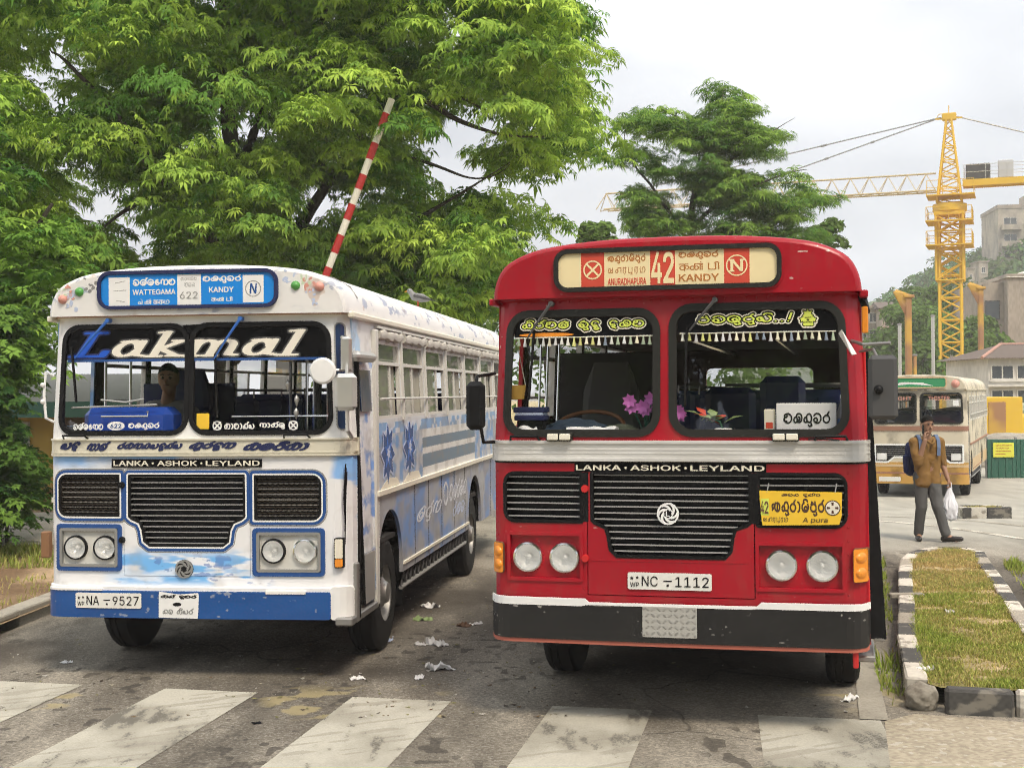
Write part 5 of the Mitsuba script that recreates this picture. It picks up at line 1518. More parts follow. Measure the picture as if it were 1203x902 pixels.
xs, ys = np.linspace(25, 420, 80), np.concatenate([np.linspace(100, 320, 60), [360, 420, 500]])
X, Y = np.meshgrid(xs, ys)
Z = hill_z(X, Y)
v = np.stack([X, Y, Z], -1).reshape(-1, 3)
i, j = np.meshgrid(np.arange(len(ys) - 1), np.arange(len(xs) - 1), indexing='ij')
n = len(xs)
q = np.stack([i * n + j, i * n + j + 1, i * n + n + j + 1, i * n + n + j], -1).reshape(-1, 4)
mat('m_hill', rough=.95, fn=lambda p, n, uv: mikit.mix((0.03, 0.055, 0.02), (0.07, 0.10, 0.03), mikit.fbm(p.x * .12, p.y * .12, 0, 4)))
put('hill', (v, q), 'm_hill', True, kind='structure')


def leaf_blob(c, r, n, size, seed, flat=.75, lump=5):
    """A crown of loose leaf sprays: n small bent faces over lumpy clumps inside an ellipsoid."""
    g = np.random.default_rng(seed)
    cc = g.normal(size=(lump, 3))
    cc = cc / np.linalg.norm(cc, axis=1, keepdims=True) * g.uniform(.25, .75, (lump, 1))
    k = g.integers(0, lump, n)
    d = g.normal(size=(n, 3))
    d /= np.linalg.norm(d, axis=1, keepdims=True)
    d[:, 2] = np.where(d[:, 2] < -.3, -d[:, 2], d[:, 2])
    p = cc[k] + d * (g.uniform(.25, .62, lump)[k] * g.uniform(.75, 1.08, n))[:, None]
    p = p * [r, r, r * flat] + c
    nrm = d + g.normal(0, .45, (n, 3)) + [0, 0, .4]
    nrm /= np.linalg.norm(nrm, axis=1, keepdims=True)
    a = np.cross(nrm, g.normal(size=(n, 3)))
    a /= np.linalg.norm(a, axis=1, keepdims=True)
    b = np.cross(nrm, a)
    s = (size * g.uniform(.6, 1.4, n))[:, None]
    v = np.stack([p - a * s, p + b * s * .55 - nrm * s * .1, p + a * s - nrm * s * .25, p - b * s * .55 - nrm * s * .1], 1).reshape(-1, 3)
    m = np.arange(n)[:, None] * 4
    f = np.vstack([m + [0, 1, 2], m + [0, 2, 3]])
    tone = g.uniform(.75, 1.3, lump)[k] * g.uniform(.7, 1.3, n)
    return (v, f), np.repeat(tone, 4)


def many_blobs(specs, base, seed):
    ms, cs = [], []
    g = np.random.default_rng(seed)
    for c, r, n, s in specs:
        m, t = leaf_blob(np.array(c), r, n, s, int(g.integers(1e6)))
        ms.append(m)
        tint = np.array(base) * g.uniform(.75, 1.25) * np.array([g.uniform(.8, 1.25), 1, g.uniform(.8, 1.2)])
        cs.append(t[:, None] * tint)
    return cat(ms), np.vstack(cs)


sp = []
g = np.random.default_rng(3)
for _ in range(420):
    y = g.uniform(170, 310)
    x = g.uniform(.24, .46) * y
    if x * 300 / y < 82 and y < 295 and x < 70:
        continue
    z = hill_z(x, y)
    if z < 2:
        continue
    r = g.uniform(3.5, 6.5)
    sp.append(((x, y, z + r * .7), r, 340, .55))
m, c = many_blobs(sp, (0.085, 0.16, 0.045), 4)
tag(put('hillside_trees', m, 'm_leaf', color=c), 'wooded hillside fading into haze behind the crane', 'trees', kind='stuff')


def small_tree(u, v, Yd, r, label, base, nleaf=2600, size=.22, group=None, h=None):
    c = at(u, v, Yd)
    k = thing('tree', label, 'tree', group)
    zb = -.7 if Yd < 110 else float(hill_z(c[0], Yd))
    m, t = leaf_blob(c, r, nleaf, size, int(u * 7 + v), .8, 9)
    put('crown', m, 'm_leaf', parent=k, color=t[:, None] * np.array(base), kind='stuff')
    put('trunk', tube([(c[0], c[1], zb), (c[0] + .2, c[1], (zb + c[2]) / 2), (c[0], c[1], c[2] + r * .3)], [r * .07, r * .05, r * .02], 7), 'm_bark', parent=k)


mat('m_bark', rough=.9, fn=lambda p, n, uv: mikit.mix((0.035, 0.028, 0.022), (0.12, 0.095, 0.075), mikit.fbm(p.x * 14, p.y * 14, p.z * 3.5, 4)))
GB = (0.12, 0.20, 0.05)
for u, v, Yd, r, lab in ((1058, 402, 104, 3.4, 'round green tree behind the cream bus, left of the rusty post'), (1078, 392, 112, 3.6, 'green tree between the rusty post and the crane mast'), (1096, 415, 100, 2.6, 'low green tree at the foot of the crane mast, left side'),
                         (1084, 428, 92, 2.2, 'small bush-like green tree just above the roof of the cream bus'), (1142, 395, 108, 3.6, 'leafy tree right of the crane mast, beside the beige block'), (1150, 425, 98, 2.4, 'low tree right of the crane mast, beside the white building with the brown roof'),
                         (1040, 425, 100, 2.6, 'green tree at the foot of the beige houses, right of the red bus mirror'), (1100, 365, 125, 4.0, 'tree behind the crane mast under the pale blue roof'), (1132, 362, 125, 4.2, 'tall pale green tree between the crane mast and the beige block')):
    small_tree(u, v, Yd, r, lab, GB)


def f_plaster(c1, c2):
    return lambda p, n, uv: mikit.mix(c1, c2, mikit.smoothstep(.35, .7, mikit.fbm(p.x * .9, p.y * .9, p.z * .35, 4))) * (.85 + .25 * mikit.noise(p.x * 9, p.y * 9, p.z * 3))


mat('m_plaster', rough=.9, fn=f_plaster((0.42, 0.37, 0.30), (0.28, 0.25, 0.21)), spec=.2)
mat('m_plaster2', rough=.9, fn=f_plaster((0.36, 0.31, 0.26), (0.29, 0.25, 0.21)), spec=.2)
mat('m_wallwhite', rough=.9, fn=f_plaster((0.62, 0.60, 0.55), (0.50, 0.48, 0.44)), spec=.2)
mat('m_rooftile', (0.11, 0.085, 0.07), .8)
mat('m_pane', (0.05, 0.06, 0.07), .15)
mat('m_ridge', (0.38, 0.22, 0.17), .8)


class House:
    """A block with its front towards the camera: x0 at its left front corner, turned by yaw about it."""
    def __init__(s, label, x, y, z, w, d, h, yaw=0., wall='m_plaster', cat_='building'):
        s.k, s.o, s.w, s.d, s.h = thing('building', label, cat_), np.array([x, y, z], float), w, d, h
        s.c, s.s = math.cos(yaw), math.sin(yaw)
        s.put('wall', bx(0, w, 0, d, 0, h), wall)

    def put(s, name, m, b, parent=None, smooth=False):
        v = np.asarray(m[0], float)
        return put(name, (np.stack([s.o[0] + v[:, 0] * s.c + v[:, 1] * s.s, s.o[1] - v[:, 0] * s.s + v[:, 1] * s.c, s.o[2] + v[:, 2]], 1), m[1]), b, smooth, parent=parent or s.k)

    def window(s, x, z, w, h, frame='m_wallwhite', face='front', n=2):
        f = lambda a, b, c, d, e, g: bx(a, b, c, d, e, g) if face == 'front' else (bx(c, d, a, b, e, g) if face == 'left' else bx(s.w - d, s.w - c, a, b, e, g))
        t = .06
        fr = cat([f(x, x + w, -t, .05, z, z + t * 1.5), f(x, x + w, -t, .05, z + h - t, z + h), f(x, x + t, -t, .05, z + t * 1.5, z + h - t), f(x + w - t, x + w, -t, .05, z + t * 1.5, z + h - t)]
                 + [f(x + w * i / n - t / 2, x + w * i / n + t / 2, -t + .004, .05, z + t * 1.5, z + h - t) for i in range(1, n)])
        k = s.put('window', fr, frame)
        s.put('pane', f(x + t / 2, x + w - t / 2, -.02, .04, z + t, z + h - t / 2), 'm_pane', k)
        s.put('sill', f(x - .08, x + w + .08, -.14, .03, z - .08, z - .003), frame, k)
        return k


def pxbox(u0, u1, v0, Yd, zb):
    a, b = at(u0, v0, Yd), at(u1, v0, Yd)
    return a[0], b[0] - a[0], a[2] - zb


# apartment tower on the hill top
x, w, h = pxbox(1173, 1275, 245, 255, 12)
H1 = House('weathered beige apartment block with stacked balconies on top of the hill', x, 255, 12, w, 14, h, .12)
for r in range(7):
    z = h - 3.2 - r * 3.1
    for x_ in (1.0, 6.2):
        if z > 1:
            b = H1.put('balcony', cat([bx(x_ - .5, x_ + 3.1, -1.2, 0, z - .9, z - .75), bx(x_ - .5, x_ + 3.1, -1.2, -1.08, z - .75, z + .1), bx(x_ - .5, x_ - .38, -1.08, 0, z - .75, z + .1), bx(x_ + 2.98, x_ + 3.1, -1.08, 0, z - .75, z + .1)]), 'm_plaster')
            H1.window(x_, z, 2.4, 1.5)
    for x_ in (10.5, 13.5):
        H1.window(x_, z, 1.5, 1.4)
H1.put('parapet', bx(-.15, w + .15, -.15, 14.15, h, h + .7), 'm_plaster2')
H1.put('stair_tower', bx(6, 10, 4, 9, h + .7, h + 3), 'm_plaster')
# beige block below it
zb = -.6
x, w, h = pxbox(1184, 1275, 326, 112, zb)
H2 = House('plain beige block with a dark column of windows, right of the crane mast', x, 112, zb, w, 15, h, .1, 'm_plaster2')
x1_, w1_, h1_ = pxbox(1156, 1184, 330, 114, zb)
H2.put('wing', bx(-w1_ - .1, -.01, 1.2, 12, 0, h - .3), 'm_plaster2')
for r in range(5):
    z = h - 3.4 - r * 2.6
    k = H2.put('window', bx(-1.55, -.35, 1.13, 1.26, z, z + 1.6), 'm_darkgrey')
    H2.put('pane', bx(-1.45, -.45, 1.10, 1.16, z + .1, z + 1.5), 'm_pane', k)
    if r in (1, 2, 4):
        H2.put('air_conditioner', cbx(-1.3, -.5, .75, 1.12, z - .75, z - .1, .03), 'm_wallwhite')
H2.put('downpipe', tube([(-1.75, 1.1, .5), (-1.75, 1.1, h - .5)], .06, 6), 'm_darkgrey')
H2.put('roof_sheet', hull(np.array([[-.2, -.2, h], [4, -.2, h], [-.2, 6, h], [4, 6, h], [3.5, 2, h + 1.2], [4, 2, h + 1.2]])), 'm_wallwhite')
H2.put('coping', bx(-.1, w, -.1, 15.1, h + .002, h + .3), 'm_plaster')
# white building with the brown hipped roof
x, w, h = pxbox(1161, 1290, 421, 72, -.6)
H3 = House('white two-storey building with a brown tiled hipped roof at the right edge', x, 72, -.6, w, 7, h, .0, 'm_wallwhite')
rv = np.array([[-.5, -.5, h], [w + .5, -.5, h], [w + .5, 7.5, h], [-.5, 7.5, h], [1.9, 3.5, h + .85], [w - 1.9, 3.5, h + .85]])
rk = H3.put('roof', hull(rv), 'm_rooftile')
H3.put('ridge_tile', tube([(1.9, 3.5, h + .86), (w - 1.9, 3.5, h + .86)], .09, 6), 'm_ridge', rk)
H3.put('hip_tile', tube([(-.5, -.5, h + .02), (1.9, 3.5, h + .86)], .09, 6), 'm_ridge', rk)
for zz in (h - 1.15, h - 2.45):
    for i in range(4):
        H3.window(.12 + i * 1.36, zz, 1.22, .8, n=2)
H3.put('ledge', bx(-.15, w + .1, -.35, 0, h - 1.5, h - 1.38), 'm_wallwhite')
H3.put('ledge', bx(-.15, w + .1, -.30, 0, h - 2.75, h - 2.65), 'm_wallwhite')
# houses left of the mast
x, w, h = pxbox(1006, 1042, 362, 150, 0)
H4 = House('beige concrete houses seen past the red bus mirror, left of the rusty post', x, 150, 0, w, 9, h, .1)
for r in range(4):
    for i in range(3):
        H4.window(.3 + i * 1.1, h - 1.6 - r * 1.9, .8, 1.1)
H4.put('roof_slab', bx(-.2, w + .2, -.3, 9.2, h, h + .25), 'm_plaster2')
x, w, h = pxbox(1036, 1060, 362, 146, 0)
H5 = House('low beige house with a dark roof, left of the rusty post', x, 146, 0, w, 9, h, .1, 'm_plaster2')
H5.put('roof', hull(np.array([[-.4, -.4, h], [w + .4, -.4, h], [-.4, 9, h], [w + .4, 9, h], [-.2, 4, h + .9], [w + .2, 4, h + .9]])), 'm_rooftile')
H5.put('awning', bx(-.1, w, -1.1, -.01, h - 2.2, h - 2.1), 'm_ridge')
for i in range(2):
    H5.window(.3 + i * 1.0, h - 1.5, .7, 1.0)
x, w, h = pxbox(1073, 1108, 348, 165, 2)
H6 = House('long house with a pale blue roof among the trees behind the crane mast', x, 165, 2, w, 8, h, .0, 'm_wallwhite')
mat('m_paleroof', (0.45, 0.52, 0.62), .6)
H6.put('roof', hull(np.array([[-.4, -.4, h], [w + .4, -.4, h], [-.4, 8, h], [w + .4, 8, h], [-.2, 4, h + .8], [w + .2, 4, h + .8]])), 'm_paleroof')
H6.window(.5, h - 1.6, 1, 1.1)
for u0, u1, v, Yd, zb, lab in ((1137, 1145, 316, 215, 6, 'slim grey house on the wooded slope right of the crane mast'), (1150, 1161, 308, 225, 8, 'small pale house half hidden in the trees below the apartment block')):
    x, w, h = pxbox(u0, u1, v, Yd, zb)
    hh = House(lab, x, Yd, zb, w, 4, h, 0, 'm_plaster')
    hh.put('roof_slab', bx(-.15, w + .15, -.2, 4.1, h, h + .2), 'm_plaster2')
    hh.window(w * .3, h - 1.8, w * .4, 1.0)

# ================================================================ the tower crane
YC = 95.0
cb = at(1116, 222, YC)
CX, ZJ = cb[0], cb[2]
crane = thing('tower_crane', 'yellow lattice tower crane rising behind the cream bus', 'crane')
ca, sa = math.cos(.36), math.sin(.36)


def cr(m):
    """Crane frame: x along the jib towards the right, turned in plan."""
    v = np.asarray(m[0], float)
    return np.stack([CX + v[:, 0] * ca + v[:, 1] * sa, YC - v[:, 0] * sa + v[:, 1] * ca, v[:, 2]], 1), m[1]


def lattice(hw, z0, z1, step, rc, rd, top=None):
    top = hw if top is None else top
    ms, br = [], []
    n = max(1, int(round((z1 - z0) / step)))
    zs = np.linspace(z0, z1, n + 1)
    H = lambda z: hw + (top - hw) * (z - z0) / (z1 - z0)
    co = [(-1, -1), (1, -1), (1, 1), (-1, 1)]
    for a, b in co:
        ms.append(tube([(a * hw, b * hw, z0), (a * top, b * top, z1)], rc, 6))
    for k in range(n):
        for i in range(4):
            p, q = co[i], co[(i + 1) % 4]
            A, C = H(zs[k]), H(zs[k + 1])
            br.append(tube([(p[0] * A, p[1] * A, zs[k]), (q[0] * A, q[1] * A, zs[k])], rd, 4))
            m = (zs[k] + zs[k + 1]) / 2
            M = H(m)
            br.append(tube([(p[0] * A, p[1] * A, zs[k]), (q[0] * M, q[1] * M, m)], rd, 4))
            br.append(tube([(q[0] * M, q[1] * M, m), (p[0] * C, p[1] * C, zs[k + 1])], rd, 4))
    return ms, br


def lat(name, *a, m='m_craney'):
    ch, br = lattice(*a)
    k = put(name, cr(cat(br)), m, parent=crane, kind='stuff')
    for c in ch:
        put('chord', cr(c), m, parent=k)
    return k


z240, z262, z290, z312, z130 = (at(1116, v, YC)[2] for v in (241, 262, 290, 330, 132))
lat('mast', .72, -.7, z240 - .3, 1.55, .10, .06)
lat('climbing_frame', .90, z312, z262 + .5, 1.9, .09, .055)
for z in (z262, z290):
    k = put('platform', cr(cat([bx(-1.55, 1.55, -1.55, -1.0, z, z + .08), bx(-1.55, 1.55, 1.0, 1.55, z, z + .08), bx(-1.55, -1.0, -1.0, 1.0, z, z + .08), bx(1.0, 1.55, -1.0, 1.0, z, z + .08)])), 'm_craney', parent=crane)
    rl = [tube([(a * 1.5, b * 1.5, z), (a * 1.5, b * 1.5, z + 1.0)], .025, 4) for a, b in ((-1, -1), (1, -1), (1, 1), (-1, 1), (0, -1), (0, 1), (1, 0), (-1, 0))]
    rl += [tube([(-1.5, -1.5, z + q), (1.5, -1.5, z + q), (1.5, 1.5, z + q), (-1.5, 1.5, z + q), (-1.5, -1.5, z + q)], .022, 4) for q in (.5, 1.0)]
    put('railing', cr(cat(rl)), 'm_craney', parent=k)
put('turntable', cr(cat([lathe([(.9, z240 - .55), (1.15, z240 - .45), (1.15, z240 + .05), (.9, z240 + .1), (0, z240 + .1)], 20, 'z'), bx(-1.0, 1.0, -1.0, 1.0, z240 - .75, z240 - .5)])), 'm_craney', parent=crane)
k = put('platform', cr(bx(-1.5, 1.7, -1.4, 1.4, z240 + .55, z240 + .63)), 'm_craney', parent=crane)
put('railing', cr(cat([tube([(-1.45, -1.35, z240 + .6 + q), (1.65, -1.35, z240 + .6 + q), (1.65, 1.35, z240 + .6 + q)], .022, 4) for q in (.5, 1.0)] + [tube([(x, -1.35, z240 + .6), (x, -1.35, z240 + 1.6)], .022, 4) for x in (-1.45, -.4, .6, 1.65)])), 'm_craney', parent=k)
lat('tower_head', .82, z240 + .1, z130 - .4, 1.0, .085, .04, .16)
put('head_block', cr(cat([cbx(-.45, .5, -.25, .25, z130 - .55, z130 - .05, .05), lathe([(.18, -.08), (.22, 0), (.18, .08)], 12, 'y', (-.55, 0, z130 - .25)), bx(-.9, .9, -.05, .05, z130 - .45, z130 - .35), tube([(0, 0, z130), (0, 0, z130 + .5)], .03, 5)])), 'm_craney', parent=crane)
# jib to the left: three chords with lacing, faded paint
mat('m_jib', (0.50, 0.40, 0.22), .6)
ms, br = [], []
JL = 25
for (y, z) in ((-.55, ZJ - .1), (.55, ZJ - .1), (0, ZJ + 1.15)):
    ms.append(tube([(-.9, y, z), (-JL, y, z)], .065, 6))
for k in range(int(JL / 1.3)):
    x = -.9 - k * 1.3
    for y in (-.55, .55):
        br += [tube([(x, y, ZJ - .1), (x - .65, 0, ZJ + 1.15)], .035, 4), tube([(x - .65, 0, ZJ + 1.15), (x - 1.3, y, ZJ - .1)], .035, 4)]
    br.append(tube([(x, -.55, ZJ - .1), (x - 1.3, .55, ZJ - .1)], .03, 4))
    br.append(tube([(x, -.55, ZJ - .1), (x, .55, ZJ - .1)], .03, 4))
k = put('jib', cr(cat(br)), 'm_jib', parent=crane, kind='stuff')
for c in ms:
    put('chord', cr(c), 'm_jib', parent=k)
put('trolley', cr(cbx(-9.2, -8.4, -.5, .5, ZJ - .45, ZJ - .2, .04)), 'm_darkgrey', parent=crane)
# counter-jib to the right
k = put('counter_jib', cr(cat([bx(.9, 15, -.7, -.45, ZJ + .05, ZJ + .5), bx(.9, 15, .45, .7, ZJ + .05, ZJ + .5), bx(.9, 15, -.45, .45, ZJ + .1, ZJ + .18)])), 'm_craney', parent=crane)
rl = [tube([(.9, y, ZJ + .5 + q), (15, y, ZJ + .5 + q)], .02, 4) for y in (-.68, .68) for q in (.5, 1.0)] + [tube([(x, y, ZJ + .5), (x, y, ZJ + 1.5)], .02, 4) for y in (-.68, .68) for x in np.arange(1, 15, 1.4)]
put('railing', cr(cat(rl)), 'm_alu', parent=k)
put('winch_box', cr(cbx(1.1, 2.7, -.4, .4, ZJ + .52, ZJ + 1.6, .05)), 'm_darkgrey', parent=k)
put('control_cabinet', cr(cbx(3.2, 4.2, -.4, .4, ZJ + .52, ZJ + 1.75, .05)), 'm_alu', parent=k)
for a in (10, 11.2, 12.4):
    put('counterweight', cr(cbx(a, a + 1.1, -.6, .6, ZJ - 1.8, ZJ + .9, .05)), 'm_plaster', parent=k)
for x1, z1, r in ((-13.5, ZJ + 1.2, .045), (-23, ZJ + 1.2, .045), (14, ZJ + .6, .045)):
    s = -1 if x1 < 0 else 1
    put('pendant_line', cr(tube([(s * .5, 0, z130 - .3), (x1, 0, z1)], r, 5)), 'm_steel', parent=crane)
    for t in (.35, .6):
        put('line_joint', cr(tube([(s * .5 + (x1 - s * .5) * t, 0, z130 - .3 + (z1 - z130 + .3) * t), (s * .5 + (x1 - s * .5) * (t + .02), 0, z130 - .3 + (z1 - z130 + .3) * (t + .02))], .08, 5)), 'm_steel', parent=crane)

# rusty yellow posts with brackets
mat('m_rusty', rough=.8, fn=lambda p, n, uv: mikit.mix((0.50, 0.30, 0.05), (0.33, 0.17, 0.08), mikit.smoothstep(.4, .65, mikit.fbm(p.x * 1.2, p.y * 1.2, p.z * .8, 3))))
for u, vt, Yd, w, lab, arm in ((1067, 350, 70, .15, 'rusty yellow steel post with a slanting bracket, left of the crane mast', -1), (1152, 340, 80, .14, 'second rusty yellow post with a bracket, right of the crane mast', -1)):
    c = at(u, vt, Yd)
    k = thing('steel_post', lab, 'post')
    put('shaft', cbx(c[0] - w, c[0] + w, Yd - w, Yd + w, -.7, c[2], .03), 'm_rusty', parent=k)
    put('bracket', hull(np.array([[c[0] - w, Yd - w * .6, c[2] - .5], [c[0] - w, Yd + w * .6, c[2] - .5], [c[0] - .75, Yd - .1, c[2] + .3], [c[0] - .75, Yd + .1, c[2] + .3], [c[0] - .6, Yd, c[2] + .45], [c[0] + w, Yd - w, c[2] + .15], [c[0] + w, Yd + w, c[2] + .15], [c[0] - w, Yd, c[2] - .9]])), 'm_rusty', parent=k)
    put('cap', cbx(c[0] - w - .12, c[0] + w + .12, Yd - w - .1, Yd + w + .1, c[2], c[2] + .16, .03), 'm_rusty', parent=k)
for u, vt, lab in ((1057, 382, 'thin grey pole left of the rusty post'), (1075, 418, 'short rusty pole right of the rusty post'), (1096, 372, 'thin pale pole among the trees left of the crane mast')):
    c = at(u, vt, 68)
    k = thing('pole', lab, 'pole')
    put('shaft', tube([(c[0], 68, -.7), (c[0], 68, c[2])], .09, 8), 'm_rusty' if 'rusty' in lab[:11] else 'm_alu', parent=k)
    put('cap', lathe([(.0, .1), (.12, .08), (.12, 0)], 8, 'z', (c[0], 68, c[2])), 'm_steel', parent=k)

# ---------------------------------------------------------------- the construction yard behind the fence
F0, F1 = at(1160, 545, 43), at(1290, 545, 43)
zb = -.6
fk = thing('site_fence', 'dark green sheet metal site fence at the right edge with a yellow notice', 'fence')
n = 9
for i in range(n):
    a = F0[0] + i * .92
    put('panel', cbx(a, a + .91, 43, 43.04, zb, zb + 1.22, .006), 'm_green', parent=fk)
    put('corrugation', cat([cbx(a + .12 + j * .22, a + .2 + j * .22, 42.975, 43.0, zb + .02, zb + 1.2, .008) for j in range(4)]), 'm_green', parent=fk, kind='stuff')
    put('post', cbx(a - .04, a + .04, 43.04, 43.12, zb, zb + 1.3, .01), 'm_steel', parent=fk)
a = at(1167, 520, 42.9)[0]
mat('m_notice', (0.62, 0.62, 0.06), .6)
k = put('notice', cbx(a, a + .66, 42.94, 42.965, zb + .66, zb + 1.12, .004), 'm_notice', parent=fk)
for i in range(4):
    put('lettering', bx(a + .08, a + .08 + (.5, .42, .48, .3)[i], 42.934, 42.94, zb + 1.02 - i * .09, zb + 1.045 - i * .09), 'm_brownsign', parent=k)
c = at(1155, 478, 55)
k = thing('site_container', 'orange yellow site container behind the green fence beside the cream bus', 'container')
put('body', cbx(c[0], c[0] + 1.6, 55, 57, -.6, c[2] + .4, .03), 'm_craney', parent=k)
put('door', cbx(c[0] + .2, c[0] + .9, 54.96, 55, -.4, c[2] + .2, .01), 'm_rusty', parent=k)
k = thing('excavator', 'yellow digging machine in the yard behind the green fence', 'excavator')
c = at(1182, 485, 60)
put('body', cbx(c[0], c[0] + 2.4, 60, 62, .1, 1.1, .12), 'm_craney', parent=k)
put('cab', cbx(c[0] + 1.6, c[0] + 2.6, 60.2, 61.6, 1.1, 2.0, .1), 'm_craney', parent=k)
put('boom', hull(np.array([[c[0] + .2, 60.6, .9], [c[0] + .2, 61, .9], [c[0] - .9, 60.6, 1.6], [c[0] - .9, 61, 1.6], [c[0] - .9, 60.6, 1.35], [c[0] - .9, 61, 1.35], [c[0] + .2, 60.6, .5], [c[0] + .2, 61, .5]])), 'm_craney', parent=k)
put('arm', hull(np.array([[c[0] - 1.0, 60.7, 1.6], [c[0] - .8, 60.9, 1.6], [c[0] - 1.1, 60.7, .1], [c[0] - .95, 60.9, .1], [c[0] - .7, 60.7, 1.3], [c[0] - .9, 60.9, 1.3]])), 'm_craney', parent=k)
put('bucket', cbx(c[0] - 1.3, c[0] - .8, 60.5, 61.1, -.3, .15, .06), 'm_steel', parent=k)
for y in (60, 61.5):
    put('track', cbx(c[0] - .1, c[0] + 2.6, y, y + .5, -.6, .08, .2), 'm_black', parent=k)
g = np.random.default_rng(5)
ic = trimesh.creation.icosphere(subdivisions=3)
hv = np.array(ic.vertices) * [3.2, 2, 1.15]
hv = hv * (0.8 + .4 * meshkit.fbm(np.array(ic.vertices) * 2.1, 4, 6)[:, None])
c = at(1195, 500, 50)
tag(put('rubble_heap', (hv + [c[0] + .6, 50, -.55], np.array(ic.faces)), 'm_conc'), 'grey rubble heap behind the green fence at the right edge', 'heap')
c = at(1137, 440, 90)
tag(put('crane_base_block', cbx(c[0] - 1.1, c[0] + 1.1, 89, 92, -.7, c[2] + .4, .05), 'm_craney'), 'yellow box at the foot of the crane mast, right side', 'box')

# ---------------------------------------------------------------- at the left edge: yellow house, low wall
mat('m_yellowwall', rough=.85, fn=f_plaster((0.60, 0.40, 0.10), (0.50, 0.33, 0.09)), spec=.2)
a, b = at(-60, 470, 27), at(140, 470, 27)
H7 = House('yellow house with a green roof edge at the left, half hidden by the dark shrub', a[0], 27, 0, b[0] - a[0], 7, 2.05, 0, 'm_yellowwall')
w = b[0] - a[0]
mat('m_greenroof', (0.05, 0.14, 0.10), .6)
mat('m_greyroof', (0.25, 0.24, 0.21), .8)
H7.put('roof', hull(np.array([[-.6, -.9, 2.0], [w + .6, -.9, 2.0], [-.6, 7.5, 2.0], [w + .6, 7.5, 2.0], [-.6, 3.5, 2.7], [w + .6, 3.5, 2.7], [-.6, -.9, 2.08], [w + .6, -.9, 2.08]])), 'm_greyroof')
H7.put('fascia', bx(-.6, w + .6, -.96, -.9, 1.80, 2.1), 'm_greenroof')
H7.put('door', bx(2.2, 3.0, -.04, .02, .05, 1.85), 'm_brown')
H7.window(.5, .9, 1.1, .8)
mat('m_brick', (0.30, 0.14, 0.08), .8)
H7.put('plinth', bx(-.05, w + .05, -.06, 0, 0, .35), 'm_brick')
a, b = on_ground(-40, 598), on_ground(75, 596)
k = thing('low_wall', 'low grey wall with a coping in front of the yellow house', 'wall')
put('wall', cbx(a[0], b[0], 25.0, 25.2, .05, .42, .01), 'm_conc', parent=k)
put('coping', cbx(a[0] - .05, b[0] + .05, 24.95, 25.25, .422, .50, .012), 'm_conc', parent=k)
# ================================================================ trees near the buses
def sprays(P, N, K, L, W, droop, seed, seg=2, spread=6.283):
    """Leaf sprays: at each point P, with axis N, K long leaflets stand out all round and hang down."""
    g = np.random.default_rng(seed)
    n = len(P)
    N = N / np.linalg.norm(N, axis=1, keepdims=True)
    a = np.cross(N, g.normal(size=(n, 3)))
    a /= np.linalg.norm(a, axis=1, keepdims=True)
    b = np.cross(N, a)
    th = (np.arange(K)[None] + g.uniform(-.35, .35, (n, K))) * spread / K
    d = np.cos(th)[..., None] * a[:, None] + np.sin(th)[..., None] * b[:, None]
    s = np.cross(np.broadcast_to(N[:, None], d.shape), d)
    ll = (L * g.uniform(.5, 1.15, (n, K)) * g.uniform(.65, 1.3, (n, 1)))[..., None]
    ww = W * ll / L
    dr_ = (droop * g.uniform(.5, 1.4, (n, K)))[..., None]
    dn = np.array([0, 0, -1.0])
    p0 = P[:, None] + d * ll * .10
    m = P[:, None] + d * ll * .5 + dn * dr_ * ll * .22 + N[:, None] * ll * .08
    t = P[:, None] + d * ll * .92 + dn * dr_ * ll * .8
    if seg == 2:
        v = np.stack([p0, m - s * ww * .5, m + s * ww * .5, t], 2)
        tris = [[0, 1, 2], [1, 3, 2]]
    else:
        m1, m2 = p0 * .66 + m * .34 + N[:, None] * ll * .03, m * .45 + t * .55 + N[:, None] * ll * .03
        v = np.stack([p0, m1 - s * ww * .38, m1 + s * ww * .38, m - s * ww * .5, m + s * ww * .5, m2 - s * ww * .32, m2 + s * ww * .32, t], 2)
        tris = [[0, 1, 2], [1, 3, 2], [2, 3, 4], [3, 5, 4], [4, 5, 6], [5, 7, 6]]
    q = v.shape[2]
    v = v.reshape(-1, 3)
    k = np.arange(n * K)[:, None] * q
    return (v, np.vstack([k + np.array(t_) for t_ in tris])), q * K


